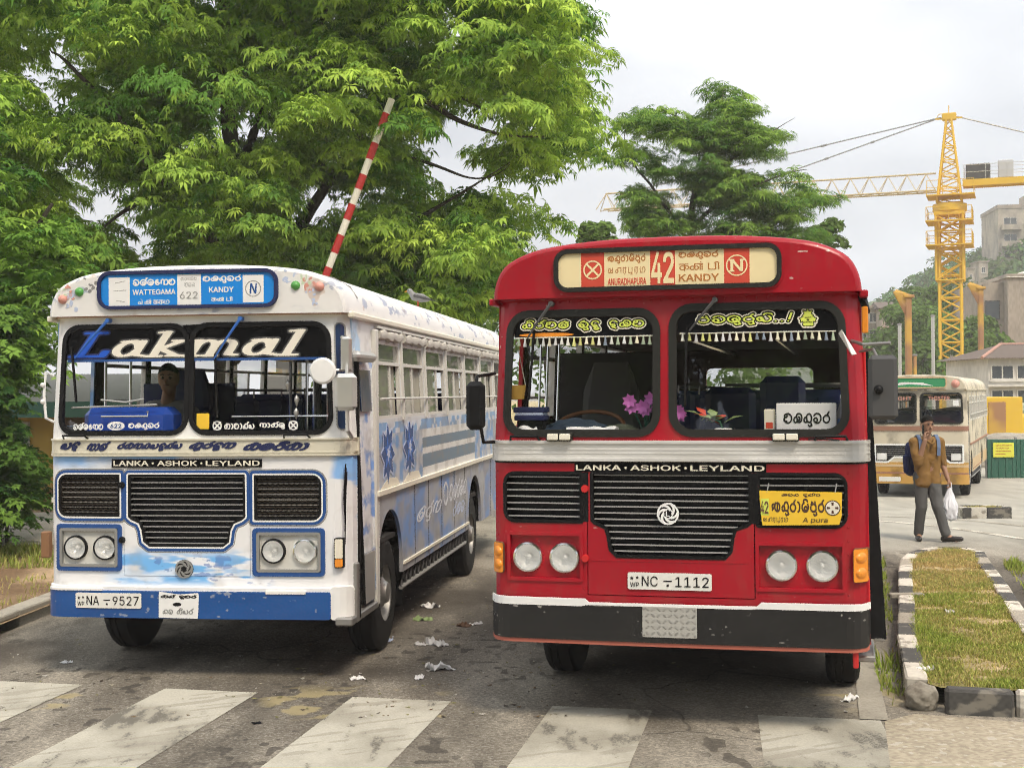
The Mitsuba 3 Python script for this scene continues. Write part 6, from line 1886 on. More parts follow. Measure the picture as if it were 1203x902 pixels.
def crown(poly, gaps, Y0, Y1, clumps, per, Rm, K, L, W, droop, seed, young, old, seg=2, edge=1.0, up=.8, zs=.45, spread=6.283):
    """Clumps of leaf sprays through a crown: each clump an uneven roof of sprays at its own depth."""
    g = np.random.default_rng(seed)
    pl = Polygon(poly)
    x0, y0, x1, y1 = pl.bounds
    P, Nn, T_ = [], [], []
    c = 0
    while c < clumps:
        u, v = g.uniform(x0, x1), g.uniform(y0, y1)
        Yd = g.uniform(Y0, Y1)
        R = Rm * g.uniform(.6, 1.35)
        px = R * 1600 / Yd
        if not pl.buffer(-px * .45 * edge).contains(Point(u, v)):
            continue
        if any(((u - a) / (rx + px * .55)) ** 2 + ((v - b) / (ry + px * .35)) ** 2 < 1 for a, b, rx, ry in gaps):
            continue
        c += 1
        o = at(u, v, Yd)
        n = int(per * g.uniform(.7, 1.3))
        r, th = R * np.sqrt(g.random(n)), g.uniform(0, 6.283, n)
        tilt = g.normal(0, .22, 2)
        x, y = r * np.cos(th), r * np.sin(th)
        z = zs * R * (1 - (r / R) ** 2) - .25 * R + tilt[0] * x + tilt[1] * y + g.normal(0, .10 * R, n)
        P.append(o + np.stack([x, y, z], 1))
        Nn.append(np.stack([x * .55 / R + tilt[0] + g.normal(0, .22, n), y * .55 / R + tilt[1] + g.normal(0, .22, n), np.full(n, up)], 1))
        T_.append(np.clip(g.normal(.42, .26) + g.normal(0, .16, n), 0, 1))
    P, Nn, T_ = np.vstack(P), np.vstack(Nn), np.concatenate(T_)
    m, per_v = sprays(P, Nn, K, L, W, droop, seed + 1, seg, spread)
    col = (1 - T_)[:, None] * np.array(old) + T_[:, None] * np.array(young)
    col = col * g.uniform(.8, 1.2, (len(col), 1))
    return m, np.repeat(col, per_v, 0)


def limb(parent, pts, r0, r1, name='limb', n=9, wob=.05, seed=0):
    p = np.array([at(u, v, Yd) for u, v, Yd in pts])
    from scipy.interpolate import make_interp_spline
    s = np.linspace(0, 1, len(p))
    k = min(3, len(p) - 1)
    t = np.linspace(0, 1, 26)
    q = make_interp_spline(s, p, k=k)(t)
    q += (meshkit.noise(q * 1.6 + seed, seed)[:, None] - .5) * wob * 2
    put(name, tube(q, np.linspace(r0 * .82, r1 * (.25 if name != 'trunk' else .6), 26) * (1 + .18 * (meshkit.noise(q * 3 + 7, 2) - .5)), n), 'm_bark', True, parent=parent)


YOUNG, OLD = (0.56, 0.74, 0.12), (0.13, 0.27, 0.05)
tk = thing('tree', 'huge spreading tree with drooping bright green leaf clusters behind the blue bus', 'tree')
polyA = [(-80, -190), (660, -190), (672, -20), (700, 30), (726, 75), (742, 125), (728, 180), (722, 225), (694, 252), (640, 288), (604, 305), (585, 360), (540, 388), (470, 365), (430, 345), (330, 318), (70, 330), (-80, 340)]
gapsA = [(548, 150, 36, 18), (505, 165, 14, 10), (600, 215, 34, 8), (650, 228, 30, 12), (545, 205, 16, 9), (512, 200, 12, 8), (705, 195, 12, 12), (118, 236, 26, 20), (108, 222, 12, 10), (160, 288, 22, 12), (66, 95, 9, 6), (304, 155, 12, 8), (248, 160, 7, 8),
         (62, 95, 12, 6), (65, 125, 8, 4), (430, 300, 14, 10), (364, 268, 8, 16), (350, 235, 7, 8), (372, 285, 10, 6), (265, 6, 6, 5), (395, 230, 9, 9), (445, 335, 10, 8), (535, 20, 8, 10), (690, 100, 6, 8)]
m, c = crown(polyA, gapsA, 20.5, 29, 760, 70, .74, 10, .165, .046, .6, 21, YOUNG, OLD, seg=2)
put('crown', m, 'm_leaf', parent=tk, color=c, kind='stuff')
m, c = crown([(80, -190), (660, -190), (690, 40), (728, 110), (640, 250), (560, 340), (440, 330), (300, 310), (120, 250)], gapsA, 25.5, 29, 280, 38, .9, 8, .22, .06, .6, 22, YOUNG, OLD, seg=2)
put('crown', m, 'm_leaf', parent=tk, color=c, kind='stuff')
m, c = crown([(60, 262), (200, 250), (400, 250), (600, 262), (612, 320), (575, 385), (430, 372), (330, 335), (60, 350)], gapsA[-22:-18] + [(110, 232, 30, 26), (160, 285, 16, 8)], 23, 28, 170, 50, .72, 10, .17, .047, .6, 23, YOUNG, OLD, seg=2)
put('crown', m, 'm_leaf', parent=tk, color=c, kind='stuff')
limb(tk, [(262, 640, 25), (264, 450, 25), (268, 300, 25), (270, 190, 25), (268, 60, 25), (255, -60, 25)], .30, .16, 'trunk', 12)
limb(tk, [(266, 330, 25), (238, 262, 24.2), (205, 222, 23.6), (183, 200, 23), (120, 120, 22.5), (60, 60, 22)], .22, .06, seed=1)
limb(tk, [(214, 228, 23.7), (180, 232, 23.3), (140, 252, 23), (95, 294, 22.6)], .085, .04, seed=2, wob=.02)
limb(tk, [(272, 420, 25), (330, 330, 25), (352, 268, 24.6), (385, 215, 24.2), (420, 160, 24), (462, 119, 23.8)], .22, .11, seed=3)
limb(tk, [(462, 119, 23.8), (500, 118, 23.5), (535, 140, 23.3), (582, 156, 23), (640, 160, 23)], .10, .035, seed=4, wob=.02)
limb(tk, [(500, 118, 23.5), (535, 113, 23.4), (562, 124, 23.2), (578, 142, 23.1)], .06, .025, seed=5, wob=.02)
limb(tk, [(352, 268, 24.6), (420, 292, 24.4), (470, 270, 24), (520, 240, 23.6), (600, 190, 23)], .12, .03, seed=6)
limb(tk, [(420, 200, 24.1), (480, 185, 24), (545, 205, 23.8), (600, 192, 23.6)], .06, .02, seed=7)
limb(tk, [(385, 215, 24.2), (360, 120, 24.5), (380, 20, 24.8), (430, -80, 25)], .15, .05, seed=8)
limb(tk, [(268, 240, 25), (300, 150, 25.5), (330, 60, 26), (350, -60, 26)], .14, .05, seed=9)
limb(tk, [(270, 330, 25), (400, 330, 25), (480, 345, 24.5), (560, 300, 24)], .12, .03, seed=10)

tk2 = thing('tree', 'leafy tree with small pale green leaf whorls at the left edge', 'tree')
polyB = [(-90, 60), (0, 90), (20, 160), (45, 215), (80, 250), (104, 310), (108, 360), (68, 375), (68, 440), (40, 468), (-90, 480)]
gapsB = [(20, 232, 15, 17), (28, 180, 8, 7), (42, 250, 8, 8)]
m, c = crown(polyB, gapsB, 18.3, 21.5, 230, 26, .5, 9, .15, .05, .25, 31, (0.38, 0.58, 0.09), (0.09, 0.21, 0.04))
put('crown', m, 'm_leaf', parent=tk2, color=c, kind='stuff')
limb(tk2, [(-20, 640, 20), (-12, 500, 20), (0, 380, 20), (30, 290, 19.8), (60, 240, 19.6)], .14, .04, 'trunk', 10)
limb(tk2, [(-6, 430, 20), (30, 380, 19.8), (70, 330, 19.5)], .06, .02, seed=3)
tk3 = thing('shrub', 'dense dark green shrub at the left edge beside the blue bus', 'shrub')
polyC = [(-90, 330), (20, 350), (44, 400), (36, 440), (22, 468), (18, 488), (26, 510), (50, 532), (56, 575), (44, 596), (24, 630), (-90, 650)]
m, c = crown(polyC, [], 17.2, 20, 260, 32, .40, 9, .11, .045, .25, 41, (0.20, 0.34, 0.06), (0.04, 0.10, 0.028))
put('foliage', m, 'm_leaf', parent=tk3, color=c, kind='stuff')
for i in range(5):
    limb(tk3, [(-30 + 9 * i, 655, 18.4), (-20 + 8 * i, 590, 18.4 + .2 * i), (-25 + 14 * i, 500, 18.5)], .04, .012, 'stem', 7, seed=i)

tk4 = thing('tree', 'upright feathery green tree standing alone behind the red bus', 'tree')
polyD = [(722, 175), (728, 130), (755, 122), (790, 125), (815, 134), (826, 122), (824, 92), (845, 94), (866, 98), (880, 110), (892, 120), (884, 135), (906, 150), (932, 132), (944, 138), (935, 150), (908, 165), (918, 184), (908, 200), (930, 194), (952, 192), (950, 208), (968, 222), (980, 230), (962, 245), (948, 264), (976, 276), (965, 284), (780, 290), (750, 268), (730, 252), (738, 232), (726, 215), (736, 200)]
gapsD = [(800, 234, 12, 8), (790, 180, 7, 6), (746, 205, 12, 9), (770, 215, 6, 6), (865, 190, 7, 5), (895, 195, 8, 8), (780, 160, 6, 5), (915, 215, 8, 8), (835, 250, 6, 10), (742, 160, 9, 7)]
m, c = crown(polyD, gapsD, 37.5, 42, 330, 28, .58, 13, .22, .04, .45, 51, (0.30, 0.45, 0.08), (0.09, 0.19, 0.04), up=1.1, zs=.18, edge=.45)
put('crown', m, 'm_leaf', parent=tk4, color=c, kind='stuff')
limb(tk4, [(812, 470, 40), (812, 300, 40), (815, 230, 40), (835, 165, 40), (850, 105, 40)], .20, .04, 'trunk', 10)
for i, pts in enumerate(([(813, 290, 40), (780, 240, 39.6), (745, 190, 39.4), (735, 150, 39.2)], [(814, 270, 40), (860, 230, 39.8), (920, 205, 39.6), (950, 198, 39.5)], [(820, 220, 40), (870, 180, 40), (935, 138, 40)], [(813, 295, 40), (880, 262, 39.5), (970, 232, 39.2)], [(813, 300, 40), (770, 275, 39.5), (738, 250, 39.3)], [(830, 175, 40), (800, 140, 40.2), (760, 128, 40.4)])):
    limb(tk4, pts, .08, .018, seed=i + 3)
# smaller greenery that shows past the red bus roof and between the buses
for u, v, Yd, r, lab in ((705, 288, 46, .9, 'small tree top showing just over the left end of the red bus roof'), (972, 279, 52, .8, 'wispy tree top showing over the right end of the red bus roof'),
                         (585, 330, 34, 2.2, 'dark tree behind the gap between the two buses'), (640, 420, 44, 3.6, 'broad green tree seen through the red bus'), (900, 440, 46, 3.4, 'green tree seen through the right windscreen of the red bus'),
                         (480, 420, 40, 3.2, 'green tree behind the rear of the blue bus')):
    small_tree(u, v, Yd, r, lab, (0.13, 0.21, 0.05), 1500, .14)
for i, (u, Yd) in enumerate(((-10, 25.6), (14, 25.7), (36, 25.6), (58, 25.8))):
    c = on_ground(u, 597)
    k = thing('hedge_plant', ('first', 'second', 'third', 'fourth')[i] + ' low plant from the left along the foot of the yellow house', 'plant')
    m, t = leaf_blob(np.array([c[0], Yd, .55]), .42, 500, .06, i + 50, .9)
    put('foliage', m, 'm_leaf', parent=k, color=t[:, None] * np.array((.08, .13, .03)), kind='stuff')
    put('stem', tube([(c[0], Yd, 0), (c[0], Yd, .5)], .02, 5), 'm_bark', parent=k)

# the raised barrier boom
bk_ = thing('barrier_boom', 'raised red and white striped barrier boom slanting up behind the blue bus', 'barrier')
YB = 21.0
b0, b1 = at(345, 425, YB), at(460, 116, YB)
vs = [425, 402, 385, 367, 349, 331, 314, 297, 276, 258, 240, 222, 205, 187, 168, 150, 133, 116]
for i, (a, b) in enumerate(zip(vs[:-1], vs[1:])):
    t0, t1 = (425 - a) / 309, (425 - b) / 309
    put('band', tube([b0 + (b1 - b0) * t0, b0 + (b1 - b0) * t1], .056 + (.004 if i % 2 else 0), 12), ('m_cream', 'm_boomred')[i % 2], parent=bk_)
mat('m_boomred', (0.42, 0.025, 0.02), .5)
put('post', cbx(b0[0] - .25, b0[0] + .1, YB - .15, YB + .15, 0, b0[2] + .25, .02), 'm_steel', parent=bk_)
put('counterweight', cbx(b0[0] - .45, b0[0] - .1, YB - .2, YB + .2, b0[2] - .75, b0[2] - .2, .03), 'm_steel', parent=bk_)
put('boom_tail', tube([b0 - (b1 - b0) * .08, b0 + (b1 - b0) * .01], .06, 10), 'm_steel', parent=bk_)
# ================================================================ people, and the small things
import manifold3d


def ball_hull(a, ra, b, rb):
    s = ICO
    return manifold3d.Manifold.hull_points(np.vstack([s * ra + a, s * rb + b]))


ICO = np.array(trimesh.creation.icosphere(subdivisions=2).vertices)


def flesh(bones, edge=.018, it=8, squash=None):
    """One smooth body from bones (joint, radius, joint, radius)."""
    m = manifold3d.Manifold.batch_boolean([ball_hull(np.array(a, float), ra, np.array(b, float), rb) for a, ra, b, rb in bones], manifold3d.OpType.Add)
    m = m.refine_to_length(edge)
    o = m.to_mesh()
    t = trimesh.Trimesh(o.vert_properties[:, :3], o.tri_verts, process=True)
    trimesh.smoothing.filter_taubin(t, .5, .53, it)
    return np.array(t.vertices), np.array(t.faces)


def hand(w, d, side_, curl, s=1.0):
    """Bones of a hand: wrist w, pointing along d; side_ points to the thumb; fingers bend towards 'curl'."""
    w, d, sd, cu = (np.array(k, float) for k in (w, d, side_, curl))
    d, sd, cu = d / np.linalg.norm(d), sd / np.linalg.norm(sd), cu / np.linalg.norm(cu)
    out = [(w, .024 * s, w + d * .045 * s + sd * .015, .022 * s), (w, .024 * s, w + d * .08 * s + sd * .024, .016 * s), (w, .022 * s, w + d * .078 * s - sd * .026, .015 * s), (w + d * .08 * s + sd * .024, .016 * s, w + d * .078 * s - sd * .026, .015 * s)]
    for k, ln_ in zip((1.5, .5, -.5, -1.5), (.070, .078, .072, .056)):
        a = w + d * .085 * s + sd * k * .0175
        b = a + (d * .75 + cu * .6) * ln_ * .5 * s
        c = b + (d * .1 + cu * .95) * ln_ * .45 * s
        e = c + (-d * .55 + cu * .55) * ln_ * .32 * s
        out += [(a, .0095 * s, b, .009 * s), (b, .009 * s, c, .0085 * s), (c, .0085 * s, e, .0075 * s)]
    a = w + d * .03 * s + sd * .03
    b = a + (d * .5 + sd * .6 + cu * .3) * .04 * s
    out += [(a, .013 * s, b, .0105 * s), (b, .0105 * s, b + (d * .7 + cu * .7) * .03 * s, .009 * s)]
    return out


def face_parts(k, hc, fwd, up, P, s=1.0, hair='m_hair', skin='m_skin'):
    """Hair, eyes, brows, mouth and ears on a head whose centre is hc."""
    fwd, up = np.array(fwd, float), np.array(up, float)
    fwd /= np.linalg.norm(fwd)
    rt = np.cross(fwd, up)
    rt /= np.linalg.norm(rt)
    up = np.cross(rt, fwd)
    W_ = lambda r, f, u: hc + rt * r * s + fwd * f * s + up * u * s
    v, f = trimesh_ball(1, 3)
    q = v * [.090, .108, .120]
    q = q * (1 + .05 * (meshkit.fbm(v * 4, 3, 2)[:, None] - .5))
    keep = (v[:, 2] > -.05 + .62 * np.clip(v[:, 1], -.7, 1))
    ff = f[keep[f].all(1)]
    hw = hc + q[:, :1] * rt * s + q[:, 1:2] * fwd * s + (q[:, 2:] * up) * s + up * .012
    P('hair', (hw, ff), hair, True, k)
    for sg in (-1, 1):
        e = P('eye', mv(trimesh_ball(.0125 * s), *W_(sg * .032, .086, .010)), 'm_eye', True, k)
        P('brow', tube([W_(sg * .016, .098, .034), W_(sg * .034, .096, .040), W_(sg * .050, .084, .034)], .005 * s, 5), hair, True, k)
    P('mouth', tube([W_(-.024, .090, -.052), W_(0, .100, -.050), W_(.024, .090, -.052)], [.003, .0065, .003], 6), 'm_lip', True, k)


mat('m_skin', (0.30, 0.165, 0.10), .55)
mat('m_hair', (0.008, 0.007, 0.006), .7, spec=.1)
mat('m_eye', (0.04, 0.03, 0.025), .2)
mat('m_lip', (0.16, 0.06, 0.05), .5)
mat('m_shirt', rough=.85, fn=lambda p, n, uv: mi.Color3f(.22, .125, .042) * (.8 + .4 * mikit.fbm(p.x * 14, p.y * 14, p.z * 10, 3)), spec=.15)
mat('m_trousers', rough=.85, fn=lambda p, n, uv: mi.Color3f(.10, .10, .097) * (.8 + .4 * mikit.fbm(p.x * 14, p.y * 14, p.z * 8, 3)), spec=.15)
mat('m_shoe', (0.02, 0.017, 0.015), .4)
mat('m_bag', (0.10, 0.15, 0.25), .7)

# ---- the man on the telephone; local x to the viewer's right, y away, z up
MX, MY = 6.05, 19.75
pk = thing('person', 'man in mustard brown shirt and grey trousers holding a phone to his face', 'person')


def PM(name, m, b, smooth=True, parent=None, **k):
    return put(name, mv(m, MX, MY, 0), b, smooth, parent=parent, **k)


S1, S2 = np.array([-.235, -.02, 1.43]), np.array([.155, .06, 1.43])
E1, E2 = np.array([-.215, -.13, 1.14]), np.array([.20, .07, 1.13])
W1, W2 = np.array([-.125, -.19, 1.47]), np.array([.245, -.03, .90])
H1_, H2_ = np.array([-.13, .02, .93]), np.array([.05, .05, .93])
K1, K2 = np.array([-.13, -.0, .50]), np.array([.07, -.12, .50])
A1, A2_ = np.array([-.15, .10, .09]), np.array([.16, -.18, .10])
HD = np.array([-.05, -.05, 1.675])
fw = np.array([.28, -1, -.12])
rt = np.cross(fw, [0, 0, 1])
rt /= np.linalg.norm(rt)
fn = fw / np.linalg.norm(fw)
body = [(HD + [0, 0, .03], .088, HD - fn * .015 + [0, 0, .02], .092), (HD + fn * .02 + [0, 0, -.05], .062, HD + fn * .035 + [0, 0, -.085], .040), (HD + [0, 0, .01], .082, HD + fn * .03 + [0, 0, -.07], .05), (HD + [0, .03, -.08], .056, [-.045, .0, 1.47], .062),
        (HD + fn * .08 + [0, 0, .005], .010, HD + fn * .108 + [0, 0, -.022], .013), (HD + rt * .085, .018, HD + rt * .085 + [0, 0, -.03], .013), (HD - rt * .085, .018, HD - rt * .085 + [0, 0, -.03], .013),
        ([-.16, .01, 1.40], .09, [.09, .05, 1.40], .09), ([-.13, .01, 1.36], .11, [-.09, .02, 1.02], .105), ([.06, .04, 1.36], .11, [.02, .03, 1.02], .105), (H1_ + [.02, 0, 0], .10, H2_ - [.0, 0, 0], .10),
        (S1, .058, E1, .045), (E1, .043, W1, .030), (S2, .058, E2, .045), (E2, .043, W2, .030), (H1_, .085, K1, .06), (K1, .058, A1, .04), (H2_, .085, K2, .06), (K2, .058, A2_, .04),
        (A1, .04, A1 + [-.01, -.12, -.055], .03), (A2_, .04, A2_ + [.13, -.07, -.06], .03)]
body += hand(W1, [.0, .05, .1], [.2, -1, .4], [.9, .2, .1]) + hand(W2, [.04, -.02, -.1], [-.3, -1, .1], [-.9, .2, -.4])
bk2 = PM('body', flesh(body, .014, 10), 'm_skin', parent=pk)
face_parts(pk, HD + [0, 0, .02], fw, [0, .06, 1], lambda n, m, b, s, k: PM(n, m, b, s, parent=k))
shirt = [([-.165, .01, 1.415], .098, [.095, .05, 1.415], .098), ([-.12, .01, 1.36], .122, [-.10, .015, .93], .115), ([.05, .04, 1.36], .122, [.03, .035, .93], .115), ([-.1, .02, 1.2], .115, [.02, .03, 1.2], .115), ([-.10, 0, .95], .118, [-.11, 0, .86], .118), ([.03, .03, .95], .118, [.05, .02, .86], .118),
         (S1, .078, E1 + (S1 - E1) * .12, .066), (E1, .062, E1 + (W1 - E1) * .22, .055), (E1 + (S1 - E1) * .12, .066, E1, .062), (S2, .078, E2 + (S2 - E2) * .3, .066), (E2 + (S2 - E2) * .3, .066, E2 + (W2 - E2) * .1, .060)]
v, f = flesh(shirt, .016, 6)
v = v + (meshkit.fbm(v * [7, 7, 11], 3, 4)[:, None] - .5) * .035 * np.array([1, 1, .2])
PM('shirt', (v, f), 'm_shirt', parent=pk)
PM('collar', tube([HD + fn * .03 + [-.08, .02, -.20], HD + fn * .10 + [-.03, 0, -.225], HD + fn * .12 + [0, 0, -.25], HD + fn * .10 + [.04, 0, -.225], HD + fn * .03 + [.09, .03, -.20]], .018, 7), 'm_shirt', parent=pk)
tro = [(H1_ + [0, 0, .0], .118, H2_, .118), (H1_, .108, K1, .082), (K1, .080, A1 + [0, 0, .03], .068), (H2_, .108, K2, .084), (K2, .082, A2_ + [0, 0, .03], .068)]
v, f = flesh(tro, .018, 6)
v = v + (meshkit.fbm(v * [8, 8, 6], 3, 9)[:, None] - .5) * .03 * np.array([1, 1, .1])
PM('trousers', (v, f), 'm_trousers', parent=pk)
for a, d in ((A1, np.array([-.03, -.17, 0])), (A2_, np.array([.19, -.10, .012]))):
    t = d / np.linalg.norm(d)
    PM('shoe', flesh([(a + [0, 0, -.045] - t * .03, .044, a + d * .55 + [0, 0, -.05], .042), (a + d * .5 + [0, 0, -.05], .042, a + d + [0, 0, -.055], .033)], .014, 5), 'm_shoe', parent=pk)
k = thing('phone', 'dark phone in the raised hand of the man in the mustard shirt', 'phone')
PM('case', cbx(-.148, -.139, -.19, -.12, 1.555, 1.69, .003), 'm_blackgloss', False, parent=k)
PM('screen', cbx(-.1388, -.1375, -.187, -.123, 1.56, 1.685, .0004), 'm_pane', False, parent=k)
k = thing('backpack', 'dark backpack with blue straps on the back of the walking man', 'backpack')
PM('sack', flesh([([-.22, .20, 1.36], .08, [-.22, .20, 1.02], .09), ([.06, .24, 1.36], .08, [.06, .24, 1.02], .09), ([-.22, .2, 1.2], .1, [.06, .24, 1.2], .1), ([-.31, .12, 1.2], .05, [-.30, .12, 1.02], .05)], .03, 6), 'm_navy', parent=k)
for x, y in ((-.175, -.005), (.10, .04)):
    PM('strap', sheet_strap([(x, y + .12, 1.50), (x, y + .0, 1.535), (x + .005, y - .10, 1.46), (x, y - .142, 1.36), (x - .01, y - .15, 1.24)], .05), 'm_bag', False, parent=k)
k = thing('shopping_bag', 'white plastic shopping bag hanging from the hand of the walking man', 'bag')
c = W2 + [.02, -.02, -.11]
v, f = trimesh_ball(1, 4)
z = v[:, 2]
wd = .035 + .075 * sm(1.0, -.3, z)
q = np.stack([v[:, 0] * wd / np.sqrt(np.maximum(1 - z * z, .15)) * np.sqrt(np.maximum(1 - z ** 6, .02)), v[:, 1] * wd * .6, z * .25 - .25], 1)
q = q * (1 + .75 * (meshkit.fbm(v * [4.2, 4.2, 1.8] + 5, 5, 8)[:, None] - .5) * np.array([1, 1, .25]))
PM('sack', (q + c, f), 'm_plastic', parent=k)
PM('handle', tube([c + [-.03, 0, -.03], c + [-.02, 0, .05], c + [0, 0, .085], c + [.02, 0, .05], c + [.03, 0, -.03]], .008, 6), 'm_plastic', parent=k)
mat('m_plastic', (0.72, 0.73, 0.76), .35)

# ---- the driver of the blue bus, sitting behind the wheel
dk = thing('person', 'driver in a grey shirt sitting at the wheel of the blue bus', 'person')


def PD(name, m, b, smooth=True, parent=None, **k):
    return put(name, B.w(mv(m, -.70, 1.12, 0)), b, smooth, parent=parent, **k)


hd = np.array([.03, .05, 2.33])
fd = np.array([.15, -1, -.1])
fd /= np.linalg.norm(fd)
pd = [(hd, .09, hd + [0, 0, .03], .092), (hd + fd * .03 + [0, 0, -.05], .06, hd + fd * .035 + [0, 0, -.08], .04), (hd + [0, .02, -.08], .055, [0, .1, 2.13], .06), (hd + fd * .09, .01, hd + fd * .108 + [0, 0, -.025], .012),
      ([-.14, .12, 2.05], .085, [.14, .12, 2.05], .085), ([-.08, .12, 2.0], .12, [-.07, .14, 1.62], .12), ([.08, .12, 2.0], .12, [.07, .14, 1.62], .12), ([-.1, .1, 1.62], .1, [-.12, -.32, 1.66], .075), ([.1, .1, 1.62], .1, [.12, -.32, 1.66], .075),
      ([-.12, -.32, 1.66], .07, [-.12, -.38, 1.22], .045), ([.12, -.32, 1.66], .07, [.12, -.38, 1.22], .045), ([-.21, .1, 2.04], .055, [-.26, -.12, 1.84], .045), ([-.26, -.12, 1.84], .042, [-.17, -.38, 1.95], .03), ([.21, .1, 2.04], .055, [.28, -.10, 1.86], .045), ([.28, -.1, 1.86], .042, [.23, -.38, 1.98], .03)]
pd += hand([-.17, -.38, 1.95], [.1, -.9, .2], [1, 0, .2], [.1, -.3, -.8]) + hand([.23, -.38, 1.98], [-.1, -.9, .2], [-1, 0, .2], [-.1, -.3, -.8])
PD('body', flesh(pd, .016, 8), 'm_skin', parent=dk)
v, f = flesh([([-.14, .12, 2.05], .10, [.14, .12, 2.05], .10), ([-.08, .12, 2.0], .14, [-.07, .14, 1.62], .14), ([.08, .12, 2.0], .14, [.07, .14, 1.62], .14), ([-.21, .1, 2.04], .072, [-.25, -.06, 1.90], .062), ([.21, .1, 2.04], .072, [.265, -.04, 1.92], .062)], .02, 6)
PD('shirt', (v + (meshkit.fbm(v * 8, 3, 4)[:, None] - .5) * .02, f), 'm_grey', parent=dk)
PD('trousers', flesh([([-.1, .1, 1.62], .118, [-.12, -.32, 1.66], .09), ([.1, .1, 1.62], .118, [.12, -.32, 1.66], .09), ([-.12, -.32, 1.66], .085, [-.12, -.38, 1.26], .06), ([.12, -.32, 1.66], .085, [.12, -.38, 1.26], .06), ([-.1, .12, 1.62], .12, [.1, .12, 1.62], .12)], .02, 6), 'm_trousers', parent=dk)
face_parts(dk, hd + [0, 0, .01], fd, [0, 0, 1], lambda n, m, b, s, k: PD(n, m, b, s, parent=k))

# ---- a crow-sized pigeon on the blue bus roof
k = thing('bird', 'small grey bird perched on the roof of the blue bus', 'bird')
o = at(489, 358, 15.4)
o[2] = max(o[2], 3.0)
QB = lambda n, m, b, **kk: put(n, mv(m, *o), b, True, parent=k, **kk)
QB('body', flesh([([-.02, 0, .09], .045, [.06, .0, .075], .05), ([.06, 0, .075], .05, [.13, .01, .06], .025), ([-.02, 0, .09], .042, [-.065, -.005, .145], .028), ([-.065, -.005, .15], .03, [-.075, -.005, .155], .029)], .01, 6), 'm_grey')
QB('tail', hull(np.array([[.11, -.02, .06], [.11, .02, .06], [.24, -.03, .03], [.24, .03, .03], [.11, 0, .075], [.24, 0, .038]])), 'm_darkgrey')
QB('beak', tube([(-.10, -.005, .155), (-.135, -.008, .145)], [.008, .001], 6), 'm_orange')
for y in (-.05, .05):
    QB('wing', flesh([([-.01, y, .10], .02, [.10, y * .9, .075], .018), ([.10, y * .9, .075], .016, [.17, y * .5, .055], .006)], .01, 4), 'm_darkgrey')
    QB('leg', tube([(.02, y * .5, .05), (.02, y * .5, -.02)], .005, 5), 'm_redplain')
QB('eye', mv(trimesh_ball(.006, 1), -.085, -.03, .16), 'm_eye')


# ---- things behind the red bus's windscreens
def RB(name, m, b, smooth=False, parent=None, **k):
    return put(name, R.w(m), b, smooth, parent=parent, **k)


def rx(u):
    return (u - 797) * .00565


def rz(v):
    return 1.872 + (517 - v) * .0056


k = thing('route_sign', 'white route sign board with black letters behind the right windscreen of the red bus', 'sign')
x0, x1, z0, z1 = rx(913), rx(980), rz(506), rz(475)
RB('board', cbx(x0, x1, .12, .14, z0, z1, .004), 'm_white', parent=k)
RB('lettering', mv(sheet(fit_shape(sinhala("ma ha na u va ra", .1, .17), rx(921), rx(973), rz(502.5), rz(484)), .116, .002)), 'm_black', parent=k)
RB('stand', cbx(x0 + .1, x1 - .1, .142, .24, 1.868, 1.875, .002), 'm_white', parent=k)
k = thing('water_bottle', 'clear plastic water bottle with a blue label beside the white sign in the red bus', 'bottle')
x = rx(987)
RB('bottle', lathe([(0, 1.87), (.035, 1.87), (.038, 1.89), (.038, 2.03), (.032, 2.06), (.015, 2.12), (.014, 2.14), (0, 2.14)], 16, 'z', (x, .17, 0)), 'm_lens', True, parent=k)
RB('label', lathe([(.0385, 1.93), (.0395, 1.935), (.0395, 2.0), (.0385, 2.005)], 16, 'z', (x, .17, 0)), 'm_bluefr', True, parent=k)
RB('cap', lathe([(.016, 2.135), (.017, 2.16), (0, 2.162)], 12, 'z', (x, .17, 0)), 'm_white', True, parent=k)
k = thing('tissue_box', 'small pale box with red print left of the white sign in the red bus', 'box')
RB('carton', cbx(rx(899), rx(911), .15, .25, 1.868, rz(482), .004), 'm_cream', parent=k)
RB('print', sheet(rrect(rx(901), rz(504), rx(909), rz(497), .005), .148, .001), 'm_redsign', parent=k)
k = thing('potted_plant', 'small plant with pale leaves and red blooms in a white pot, red bus dashboard', 'plant')
RB('pot', lathe([(0, 1.868), (.045, 1.87), (.058, 1.94), (.052, 1.945), (.048, 1.93), (0, 1.93)], 18, 'z', (rx(852), .2, 0)), 'm_white', 30, parent=k)
g = np.random.default_rng(8)
for i in range(18):
    a, l_ = g.uniform(0, 6.28), g.uniform(.09, .16)
    c = np.array([rx(836) + g.uniform(-.07, .09), .2, 1.97 + g.uniform(0, .07)])
    d = np.array([math.cos(a), .5 * math.sin(a), .5])
    s = np.array([-math.sin(a), math.cos(a), 0]) * .03
    RB('leaf', (np.array([c, c + d * l_ * .5 - s, c + d * l_ * .5 + s, c + d * l_ + [0, 0, -.02], c + d * l_ * .5 + [0, 0, .01]]), np.array([[0, 1, 4], [0, 4, 2], [1, 3, 4], [4, 3, 2]])), 'm_leafpale' if i % 3 else 'm_redsign', parent=k)
mat('m_leafpale', (0.25, 0.34, 0.14), .6)
RB('stem', tube([(rx(852), .2, 1.93), (rx(848), .2, 1.99), (rx(838), .2, 2.0)], .006, 5), 'm_green', parent=k)
k = thing('flower_bunch', 'bunch of pink purple flowers on the dashboard in the middle of the red bus', 'flowers')
mat('m_pinkflower', (0.48, 0.13, 0.42), .6)
